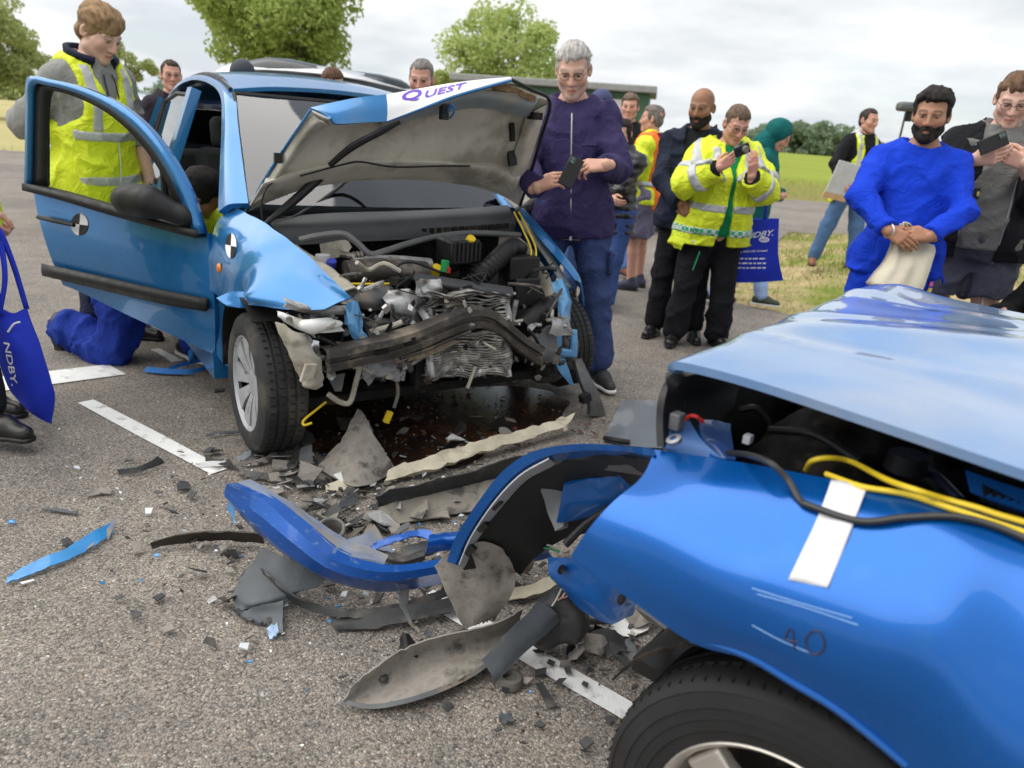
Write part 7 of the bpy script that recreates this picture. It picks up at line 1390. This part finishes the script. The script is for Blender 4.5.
p.strip(j, 'reflective_strip', REFL, .044, lambda x, y, z, P: np.maximum(np.maximum(np.abs(np.abs(x) - .115) - .028, .30 - z), np.maximum(z - .53, y)), amp=.009, seed=12)
for sd in (1, -1): p.strip(j, 'cuff', BLKC, .02, p.armband(sd, .955, .045), sleeve=1.0, arms=(sd,), amp=.002, seed=12, torso=False)
p.bottoms('trousers', BLKC, .018, .98, .010, 6, .022, 0); p.shoes(LEATHER)
c0, c1 = p.hip[-1], p.kn[-1]; f = lambda t, dx, dy: c0 + (c1 - c0) * t + np.array([dx, dy, 0]); MB().tube([f(.45, -.01, -.135), f(.6, -.012, -.125), f(.78, -.015, -.112)], .005, 6, 3).build('pocket_zip', mat('green_zip', (.02, .30, .14), .6), p.root); bevel(MB().box(f(.30, -.055, -.135), (.05, .006, .02), roty(.2)).build('badge', WHITEP, p.root), .002)
cc = w(742, 150, 4.88); t = thing('camera', 'small black compact camera held up by the hi-vis woman', 'camera', cc, .35); t.rotation_euler = (0, math.radians(-26), .3)
bevel(MB().box((0, 0, 0), (.10, .028, .060)).build('body', BLACKP, t), .006, 3); MB().lathe([(0, .018), (.018, .018), (.022, .012), (.022, 0)], (.012, -.014, 0), (0, -1, 0), 20).build('lens', GREYP, t); MB().box((-.03, 0, .0325), (.03, .02, .006)).build('top_plate', STEEL, t)

# person in the teal hood walking behind her
p = Person('person in a teal hood walking behind the hi-vis woman', (1.99, 6.85, 0), 68, 1.64, 1.05, lean=6, head=(0, 26, 0), skin='ruddy', hair=(.12, .06, .03), vox=.014, feet={'L': dict(p=(.08, -.22), h=4), 'R': dict(p=(-.08, .2), h=-4, z=.02)}, arms={'L': dict(l=(.16, -.26, 1.1)), 'R': dict(l=(-.16, -.26, 1.1))})
TEAL = cloth((10, 92, 92)); p.body(hide_hands=True); p.top('hoodie', TEAL, .022, -.15, .54, .97, .008, 5); g = Grid(*p.bounds([p.hc], .24), .009); sl, P = g.blk(); q_ = p.hl(P); d = np.minimum(elld(q_, np.array((0, .03, .035)), np.array((.115, .125, .125))), capd(q_, np.array((0, .05, -.06)), np.array((0, .05, -.12)), .105, .12)); d = np.maximum(d, -elld(q_, np.array((0, -.10, -.01)), np.array((.080, .105, .105)))); g.put(sl, (d + .006 * fbm(q_, 14, 2, 4)).astype(np.float32), .002); V, F = g.surf(); quad_obj('hood', V, F, TEAL, p.root)
p.bottoms('jeans', cloth((150, 175, 215)), .012, .97); p.shoes(mat('dark_green_shoe', (.04, .05, .035), .7), WHSOLE)

# man in royal blue with the drawstring bag
ROY = cloth((14, 58, 190), .9, 240, var=.08); p = Person('bearded man in royal blue sweatshirt and joggers holding a cream bag', (2.01, 4.10, 0), -14, 1.715, 1.12, .05, lean=2, head=(-16, 7, 0), skin='tan', hair=(.020, .016, .014), haircut='quiff', beard=.6, vox=.0095, hv=.005, feet={'L': dict(p=(.17, 0)), 'R': dict(p=(-.17, 0))},
    arms={'R': dict(w=w(888, 230, 3.78), hint=(-1, .25, .1), dir=(.80, -.25, -.40), n=(-.05, -.9, .3), curl=(.35, .4, .45, .5), thumb=.4), 'L': dict(w=w(930, 236, 3.76), hint=(1, .35, .05), dir=(-.97, -.2, .02), n=(.05, -.85, .5), curl=(.25, .28, .3, .35), thumb=.5)})
p.body(); s_ = p.top('sweatshirt', ROY, .018, -.13, .53, .985, .007, 14, cuff=.011); p.collar(ROY, .070, .022, .1, .012, 'neckband', .0)
for sd in (1, -1): p.strip(s_, 'cuff', ROY, .014, p.armband(sd, .93, .05), sleeve=.99, arms=(sd,), amp=.002, seed=14, torso=False)
p.strip(s_, 'waistband', ROY, .016, lambda x, y, z, P: np.abs(z + .118) - .025, amp=.004, seed=14)
p.bottoms('joggers', ROY, .022, .97, .008, 15, .01); p.shoes(WHITEP)
b_ = (p.sh[1] * .42 + p.el[1] * .58) + nrm(np.array([.75, -.65, 0])) * .079; bevel(MB().box(b_, (.05, .012, .055), rotz(.85)).build('sleeve_badge', BLKC, p.root), .003); MB().lathe([(0, .003), (.013, .003), (.013, 0)], b_ + np.array([.004, -.008, 0]), (.75, -.65, 0), 10).build('badge_emblem', mat('olive_gold', (.35, .32, .08), .6), p.root)
e_ = p.hip[1] * .55 + p.kn[1] * .45
for k, c_ in enumerate(((.75, .15, .35), (.8, .6, .1), (.7, .7, .72), (.7, .7, .72))): MB().box(e_ + np.array([.062, -.090, .05 - .033 * k]), (.022, .006, .024), rotz(.6) @ roty(.3 * k)).build('print', mat('print_%d' % k, c_, .6), p.root)
MB().tube([p.wr[-1] + (p.el[-1] - p.wr[-1]) * -.02 + .034 * (np.array([0, 0, 1.0]) * math.cos(a) + np.array([.55, -.83, 0]) * math.sin(a)) for a in np.linspace(0, 6.28, 17)], .005, 6).build('bracelet', mat('silver_band', (.65, .65, .66), .25, .6), p.root)
# drawstring bag
BAGM = mat('cream_calico', (.62, .57, .45), .85, var=.08, bump=.15, bs=220)
Pb = lambda px, py, Y: w(px, py, Y)
fr_ = [[Pb(900, 224, 3.80), Pb(905, 222, 3.80), Pb(910, 224, 3.80)], [Pb(893, 241, 3.82), Pb(907, 242, 3.82), Pb(934, 245, 3.82)], [Pb(884, 262, 3.78), Pb(906, 264, 3.75), Pb(933, 262, 3.77)], [Pb(868, 281, 3.76), Pb(895, 290, 3.70), Pb(921, 293, 3.73)], [Pb(867, 284, 3.79), Pb(893, 296, 3.76), Pb(915, 298, 3.77)]]
A = grid_up(fr_, 7, 9); nx = A.shape[1]; A[..., 1] += .012 * np.sin(np.linspace(0, 20, nx))[None, :] * np.linspace(1, .2, A.shape[0])[:, None] + .008 * fbm(A, 14, 2, 4); Bk = A.copy(); Bk[..., 1] += .07 * np.sin(np.linspace(.02, 3.12, A.shape[0]))[:, None] * np.sin(np.linspace(.05, 3.09, nx))[None, :] + .004
b = MB(); V, F = sheet(A[::-1], .002); b.add(V, F); V, F = sheet(Bk, .002); b.add(V, F); b.top('drawstring_bag', BAGM, 'cream drawstring bag hanging from the hands of the man in royal blue', 'bag')

# man in the grey shirt with a phone, at the right edge
p = Person('man in grey polo, open black jacket and shorts looking at his phone', (2.60, 4.45, 0), -20, 1.87, 1.12, .03, lean=3, head=(-6, 22, 0), skin='pale', hair=(.14, .08, .045), haircut='short', vox=.010, hv=.0055, feet={'L': dict(p=(.17, 0)), 'R': dict(p=(-.16, 0))},
    arms={'R': dict(w=w(974, 160, 4.12), hint=(-.35, .3, -1), dir=(.86, -.2, .25), n=(-.1, -.85, -.3), curl=(.4, .5, .6, .7), thumb=.3), 'L': dict(w=w(1024, 164, 4.10), hint=(.5, .2, -1), dir=(-.85, -.25, .35), n=(.1, -.9, -.2), curl=(.4, .5, .6, .65), thumb=.5)})
p.body(glasses=True); POLO = cloth((112, 112, 110), .9); p.top('polo_shirt', POLO, .030, -.06, .54, 0, .007, 16); p.collar(POLO, .068, .04, .4, .010)
op = lambda x, y, z: np.where(y < .02, np.minimum(.100 + .012 * np.sin(z * 9) - np.abs(x + .015), .3), -1)
j = p.top('jacket', BLKC, .040, -.115, .52, .965, .008, 17, cutfn=op); p.fline('zip', [(.085, z_) for z_ in (-.13, -.05, .05, .15, .25, .35, .44)], .004, ZIP, .034); p.fline('zip', [(-.115, z_) for z_ in (0, .08, .16, .24, .30)], .004, ZIP, .034)
for k in range(4): MB().lathe([(0, .003), (.005, .003), (.006, 0)], p.T((-.005, -.155 + .012 * k, .10 + .085 * k)), (0, -1, 0), 10).build('button', BLACKP, p.root)
p.strip(j, 'embroidery', mat('rust_thread', (.5, .18, .05), .7), .032, lambda x, y, z, P: np.maximum(np.maximum(np.abs(x + .15) - .02, np.abs(z - .37 - .008 * np.sin(x * 300)) - .006), y), amp=.010, seed=17)
p.bottoms('shorts', cloth((74, 76, 90)), .024, .36, .008, 18, .022)
for sd in (1, -1):
    a_, b_ = p.hip[sd], p.kn[sd]; MB().tube([a_ + (b_ - a_) * t + np.array([sd * .02 - .05 * (sd > 0) * 0 - .045, -.10 + .02 * t, 0]) for t in (.55, .75, .92)], .004, 6, 3).build('piping', WHITEP, p.root)
MB().tube([p.hip[1] + np.array(v) for v in ((.02, -.13, -.11), (.035, -.128, -.10), (.055, -.118, -.105))], .003, 6, 4).build('logo', WHITEP, p.root); p.shoes(LEATHER, WHSOLE)
t = phone(w(993, 143, 4.04), -.25, -.2, 'black phone held by the man in the grey polo', True); t.rotation_euler = (math.radians(-8), math.radians(62), -.3)

# kneeling person at the sill, mostly behind the door
p = Person('kneeling person in royal blue trousers and hi-vis behind the open door', (-2.03, 4.06, 0), 55, 1.80, 1.15, lean=46, head=(58, 4, 0), skin='tan', hair=(.012, .01, .01), vox=.012, drop=.47, feet={'R': dict(p=(-.30, .46), z=.05, pitch=-62, h=-30, hint=(0, -1, -.9)), 'L': dict(p=(.12, -.16), z=.01, pitch=-10, hint=(.1, -1, -.2))}, arms={'R': dict(l=(-.15, -.72, .70)), 'L': dict(l=(.2, -.75, .62))})
p.body(); j = p.top('jacket', HIVIS, .026, -.04, .54, .95, .01, 19); p.strip(j, 'reflective_strip', REFL, .026, lambda x, y, z, P: np.abs(z - .2) - .026, amp=.01, seed=19)
p.bottoms('trousers', cloth((24, 50, 140), .85), .020, .93, .016, 20, .02); p.shoes(BLACKP, WHITEP)

# person at the left edge, only a hand, a bag and a shoe in view
p = Person('person at the left edge in black trousers and polished black shoes', (-2.30, 2.97, 0), 78, 1.76, 1.0, lean=0, vox=.012, feet={'R': dict(p=(-.17, -.30), h=-2), 'L': dict(p=(.10, .05), h=8)}, arms={'R': dict(w=w(-9, 222, 2.98), hint=(-.4, 1, -.2), dir=(.1, -.45, -.9), n=(-.95, -.1, .1), curl=1.0), 'L': dict(l=(.2, .1, .8))})
p.body(); p.top('jacket', HIVIS, .022, -.12, .54, .96, .008, 21); p.bottoms('trousers', BLKC, .013, .95, .008, 22, .012); p.shoes(LEATHER, BLACKP, 1.05)

# crouching person at the right edge
p = Person('crouching person in dark denim at the right edge beyond the bonnet', (3.06, 3.95, 0), -74, 1.76, 1.05, lean=25, vox=.013, drop=.50, feet={'R': dict(p=(-.13, -.26)), 'L': dict(p=(.13, -.2))}, arms={'R': dict(l=(-.2, -.45, .62)), 'L': dict(l=(.2, -.45, .62))})
p.body(); p.top('jacket', BLKC, .02, -.12, .54, .97, .008, 23); p.bottoms('jeans', cloth((44, 50, 64)), .016, .96, .008, 24); p.shoes(BLACKP)

# people farther back
def simple(label, loc, rz, H, topc, botc, shoe=LEATHER, hat=None, glasses=None, jk='jacket', collar=None, **kw):
    kw.setdefault('vox', .016); p = Person(label, loc, rz, H, **kw); p.body(glasses=glasses); p.top(jk, topc, .020, -.13, .54, .98, .008, int(loc[1] * 10)); p.bottoms('trousers', botc); p.shoes(shoe)
    if hat: p.cap_hat(hat)
    if collar: p.collar(collar, .072, .05, .4, .012)
    return p
simple('smiling man in glasses and black fleece beside the silver hatchback', (-3.13, 6.9, 0), 32, 1.74, cloth((44, 38, 46)), BLKC, glasses=True, collar=cloth((44, 38, 46)), head=(0, 4, 0), skin='ruddy', hair=(.05, .03, .022), haircut='crop', vox=.013, hv=.006)
simple('man in a dark cap looking over the roof of the azure car', (-2.12, 5.85, 0), 6, 1.71, DKNAVY, BLKC, hat=mat('dark_cap', (.035, .04, .055), .8), skin='pale', head=(0, 6, 0))
simple('brown haired man with bowed head beyond the azure car roof', (-1.56, 6.15, 0), 30, 1.735, BLKC, DENIM, skin='pale', hair=(.11, .055, .03), head=(0, 18, 0))
simple('grey haired man in dark green top beyond the raised bonnet', (-.80, 5.75, 0), -8, 1.81, cloth((38, 52, 50)), BLKC, skin='ruddy', hair=(.20, .18, .17), head=(6, 16, 0), haircut='crop', hv=.006)
simple('man in a navy cap behind the plum jacket man', (.56, 6.62, 0), -24, 1.745, cloth((60, 62, 80)), DENIM, hat=mat('navy_cap', srgb(62, 66, 104), .8), skin='ruddy', head=(-8, 2, 0))
simple('brown haired man in black jacket, jeans and brown shoes in the crowd', (.98, 8.15, 0), -22, 1.83, BLKC, cloth((92, 130, 190)), BRNSHOE, skin='ruddy', hair=(.16, .11, .08), head=(10, 4, 0), haircut='side', feet={'L': dict(p=(.22, -.22), h=50), 'R': dict(p=(-.14, .1))})
p = Person('man in orange and yellow hi-vis with shorts seen from behind', (1.12, 7.35, 0), -118, 1.70, 1.05, .02, head=(10, 2, 0), skin='ruddy', hair=(.20, .17, .15), haircut='short', vox=.015, arms={'L': dict(l=(.24, -.26, 1.0)), 'R': dict(l=(-.24, -.26, 1.0))})
p.body(); j = p.top('jacket', HIVIS, .024, -.10, .54, .98, .008, 25); v = p.top('vest', HIORANGE, .034, -.14, .50, 0, .008, 25, cutfn=lambda x, y, z: np.maximum(np.abs(x) - .165, .09 - np.abs(x) - .3 * np.clip(.36 - z, 0, 1) * 1.0)); p.strip(v, 'reflective_strip', REFL, .034, lambda x, y, z, P: np.abs(z - .10) - .026, amp=.008, seed=25)
for sd in (1, -1): p.strip(j, 'reflective_strip', REFL, .024, p.armband(sd, .3, .05), sleeve=.98, arms=(sd,), amp=.008, seed=25, torso=False); p.strip(j, 'reflective_strip', REFL, .024, p.armband(sd, .7, .05, False), sleeve=.98, arms=(sd,), amp=.008, seed=25, torso=False)
p.collar(cloth((120, 40, 66)), .085, .06, .3, .03, 'scarf', 0); p.bottoms('shorts', cloth((112, 108, 132)), .026, .46, .008, 26, .02); p.shoes(mat('navy_trainer', (.04, .045, .08), .7))
p = Person('dark haired woman in a glossy black puffer jacket and jeans', (.74, 6.32, 0), -34, 1.53, .92, head=(-6, 12, 0), skin='fair', hair=(.03, .022, .018), haircut='long', bust=.03, vox=.012, hv=.0065, feet={'L': dict(p=(.06, -.10), h=12), 'R': dict(p=(-.10, .05))}, arms={'R': dict(l=(.08, -.26, 1.08), hint=(-1, .1, -.6)), 'L': dict(l=(-.08, -.28, 1.04), hint=(1, .1, -.6))})
p.body(glasses=True); PUF = mat('black_puffer', (.012, .012, .014), .28, var=.2, bump=.3, bs=26, spec=.6)
g = Grid(*p.bounds([p.T((0, 0, -.2)), p.neck, p.sh[1], p.sh[-1], p.el[1], p.el[-1], p.wr[1], p.wr[-1]], .26), .012); p.torso(g, .03, -.20, .60, .03)
for sd in (1, -1): p.arm(g, sd, .026, .98, .02)
sl, P = g.blk(); g.D += (-.010 * np.abs(np.sin(P[..., 2] * 46)) + .006 + .006 * fbm(P, 12, 2, 4)).astype(np.float32); V, F = g.surf(); quad_obj('puffer_jacket', V, F, PUF, p.root); p.bottoms('jeans', cloth((60, 84, 140))); p.shoes(mat('white_navy_trainer', (.12, .13, .2), .6), WHSOLE)
p = simple('man in black top and yellow vest carrying a camera pole on the verge', (3.62, 8.75, float(zt(np.array([3.62]), np.array([8.75]))[0])), 22, 1.75, BLKC, cloth((78, 108, 150)), BRNSHOE, skin='ruddy', hair=(.05, .035, .03), head=(8, 6, 0), haircut='crop', feet={'L': dict(p=(.12, -.1)), 'R': dict(p=(-.26, .12), h=-40)}, arms={'L': dict(l=(.16, -.34, 1.18)), 'R': dict(l=(-.34, -.2, .98), hint=(-1, .6, -.2))})
v = p.top('vest', HIVIS, .032, -.14, .50, 0, .008, 27, cutfn=vcut(.15, .1)); p.strip(v, 'reflective_strip', REFL, .032, lambda x, y, z, P: np.maximum(np.abs(np.abs(x) - .12) - .02, .1 - z), amp=.008, seed=27)
hpw = p.loc + p.R @ p.wr[1]; t = thing('camera_pole', 'grey camera pole rising behind the man in royal blue', 'camera pole', hpw - np.array([0, 0, .35])); tip = w(906, 112, 8.35) - (hpw - np.array([0, 0, .35]))
MB().tube([(0, 0, 0), tip * .5, tip], [.014, .014, .011], 8).build('pole', GREYP, t); bevel(MB().box(tip + [0, 0, .05], (.19, .15, .09)).build('camera_head', GREYP, t), .03, 2); MB().box(tip + [.04, 0, -.04], (.05, .05, .10)).build('bracket', BLACKP, t)
hpw = p.loc + p.R @ p.wr[-1]; t = thing('clipboard', 'pale clipboard carried by the man with the camera pole', 'clipboard', hpw + np.array([-.06, -.06, -.05])); t.rotation_euler = (.2, .15, .2); bevel(MB().box((0, 0, .10), (.26, .015, .34)).build('board', mat('pale_board', (.55, .56, .60), .5), t), .004); MB().box((0, .0, -.10), (.28, .02, .06)).build('sheet', mat('tan_card', (.55, .35, .2), .7), t)

# ------------------------------------------------------------------ tote bags and lettering
BLUEB = mat('royal_blue_tote', srgb(12, 44, 180), .8, var=.08, vs=5, bump=.15, bs=200); LET = mat('white_print', (.78, .78, .80), .6, var=.03); PURP = mat('purple_print', srgb(98, 40, 190), .4, var=.03)
def tote(rows, depth, label, straps):
    A = grid_up(rows, 6, 6); c = A.reshape(-1, 3).mean(0); c[2] = A[..., 2].min(); m_, n_ = A.shape[:2]
    A = A + np.stack([0 * A[..., 0], .008 * fbm(A, 9, 2, 3), 0 * A[..., 0]], -1); Bk = A.copy(); Bk[..., 1] += depth * (np.sin(np.linspace(0, 3.14, n_))[None, :] ** .6) * np.linspace(1, .25, m_)[:, None]
    t = thing('tote_bag', label, 'bag', c); V, F = sheet((A - c)[::-1], .002); f = autosmooth(mesh('front_panel', V, F, BLUEB, t), 60); V, F = sheet(Bk - c, .002); mesh('back_panel', V, F, BLUEB, t)
    for s_ in straps:
        P = cr(np.array(s_), 6) - c; A2 = np.stack([P, P + np.array([.022, 0, .006])]); V, F = sheet(A2, .003); mesh('strap', V, F, BLUEB, t)
    return t, f
def lettering(name, body, quad, bvh, m, parent, shear=0.0, bold=.0, off=.0025):
    cu = bpy.data.curves.new('lettering', 'FONT'); cu.body = body; cu.shear = shear; cu.offset = bold; cu.resolution_u = 3; to = bpy.data.objects.new('lettering', cu); COL.objects.link(to); bpy.context.view_layer.update(); me = to.to_mesh(); V = np.array([v.co[:] for v in me.vertices]); F = [tuple(p_.vertices) for p_ in me.polygons]; to.to_mesh_clear(); bpy.data.objects.remove(to)
    u = (V[:, 0] - V[:, 0].min()) / np.ptp(V[:, 0]); v = (V[:, 1] - V[:, 1].min()) / np.ptp(V[:, 1]); a, b_, c, d = [np.array(k, float) for k in quad]
    px = (a[None] * (1 - u)[:, None] + b_[None] * u[:, None]) * (1 - v)[:, None] + (d[None] * (1 - u)[:, None] + c[None] * u[:, None]) * v[:, None]
    bpy.context.view_layer.update(); mi = np.array(parent.matrix_world.inverted()); W_ = []; ok = []
    for p_ in px: h = hit(bvh, p_[0], p_[1], off); ok.append(h is not None); W_.append(h if h is not None else np.zeros(3))
    W_ = np.array(W_); F = [f for f in F if all(ok[i] for i in f)]
    W_ = W_ @ mi[:3, :3].T + mi[:3, 3]; par = list(range(len(V)))
    def fi(i):
        while par[i] != i: par[i] = par[par[i]]; i = par[i]
        return i
    for f in F:
        for i in f[1:]: par[fi(i)] = fi(f[0])
    gr = {}
    for f in F: gr.setdefault(fi(f[0]), []).append(f)
    for fs in gr.values():
        us = sorted({i for f in fs for i in f}); mp = {i: k for k, i in enumerate(us)}; mesh(name, W_[us], [tuple(mp[i] for i in f) for f in fs], m, parent, False)
Y = 5.36
t, f = tote([[w(735, 197 + 22, Y), w(750, 220, Y), w(779, 218.5, Y)], [w(731, 240, Y - .02), w(752, 243, Y - .03), w(778, 241, Y - .02)], [w(727, 262, Y - .02), w(752, 263, Y - .04), w(779, 260, Y - .03)], [w(724, 282, Y), w(752, 282.5, Y - .02), w(783, 280.5, Y)]], .09, 'royal blue tote bag with white print on the arm of the hi-vis woman', [[w(748, 221, Y), w(752, 203, Y), w(760, 186, Y + .02), w(764, 176, Y - .1)], [w(763, 220, Y), w(765, 203, Y), w(767, 186, Y + .02), w(766, 176, Y - .1)]])
b_ = bvh_of([f]); lettering('letter', 'STANDBY.', [(728, 241), (773, 235.5), (774, 229.5), (730, 235.5)], b_, LET, t, .25, .012)
P = [hit(b_, 764 + 5.2 * math.cos(a), 239.6 + 2.8 * math.sin(a), .0025) for a in np.linspace(0, 6.28, 20)[:-1]]; mi = -np.array(t.location)
if all(x is not None for x in P): mesh('emblem', [x + mi for x in P], [tuple(range(19))], LET, t, False)
lettering('letter', 'RSG', [(760.5, 241), (767.5, 240.6), (767.5, 238.2), (760.5, 238.6)], b_, BLUEB, t, 0, .01, .004)
lettering('letter', 'Standby RSG UK Limited', [(731, 253.8), (767, 252), (767, 249.4), (731, 251.2)], b_, LET, t, 0, .02)
for k in range(3):
    y0 = 259 + 4.6 * k; x = 733 - k
    while x < 766:
        l_ = random.Random(int(x * 7 + k)).uniform(2, 6); qd = [(x, y0 + .4), (min(766, x + l_), y0 - (l_) * .045 + .4), (min(766, x + l_), y0 - l_ * .045 - 1.0), (x, y0 - 1.0)]; P = [hit(b_, *c_, .0025) for c_ in qd]
        if all(q2 is not None for q2 in P): mesh('print_line', [q2 + mi for q2 in P], [(0, 1, 2, 3)], LET, t, False)
        x += l_ + 1.3
Y = 2.93
t, f = tote([[w(-16, 300, Y), w(3, 316, Y - .01), w(26, 308, Y + .02)], [w(-6, 345, Y - .02), w(16, 345, Y - .04), w(41, 350, Y)], [w(8, 385, Y - .02), w(28, 382, Y - .04), w(52, 385, Y)], [w(17, 398, Y), w(32, 410, Y - .03), w(54, 398, Y)], [w(20, 402, Y), w(36, 416, Y - .01), w(51, 424, Y)]], .05, 'royal blue tote bag hanging at the left edge over the white line', [[w(24, 310, Y + .02), w(12, 270, Y + .01), w(0, 238, Y), w(-6, 228, Y)], [w(-4, 318, Y - .02), w(2, 280, Y - .02), w(-2, 244, Y), w(-7, 230, Y)]])
b_ = bvh_of([f]); lettering('letter', 'NDBY.', [(4, 342), (12, 386), (18, 384), (9.5, 341)], b_, LET, t, .2, .012)
P = np.array([w(8, 332, Y - .03), w(14, 324, Y - .03), w(20, 322, Y - .03)]) - np.array(t.location); MB().tube(P, .004, 6, 4).build('piping', LET, t)
# bonnet wrap lettering, crash-test roundels
b_ = bvh_of([lipw]); lettering('letter', 'Q', [(400, 103.5), (420, 100), (423.5, 88.5), (403.5, 92)], b_, PURP, bon, 0, .02, .003); lettering('letter', 'UEST', [(424, 98.5), (464, 88.5), (467, 82.5), (426.5, 91)], b_, PURP, bon, 0, .02, .003)
bd = bvh_of([door]); bwg = bvh_of([wing])
def roundel(b_, cx, cy, rx, ry, parent, rot=0.0):
    mi = np.array(parent.matrix_world.inverted()); Wm = lambda x: mi[:3, :3] @ x + mi[:3, 3]
    for k in range(4):
        pts = [(cx, cy)] + [(cx + rx * math.cos(a), cy + ry * math.sin(a)) for a in np.linspace(k * math.pi / 2, (k + 1) * math.pi / 2, 8) + rot]; P = [hit(b_, *c_, .003) for c_ in pts]
        if all(x is not None for x in P): mesh('target_marker', [Wm(x) for x in P], [tuple(range(9))], LET if k % 2 else BLACKP, parent, False)
bpy.context.view_layer.update()
roundel(bd, 80, 224.5, 8.5, 11, door, .1); roundel(bwg, 231.5, 246, 5.5, 12.5, wing, .1)
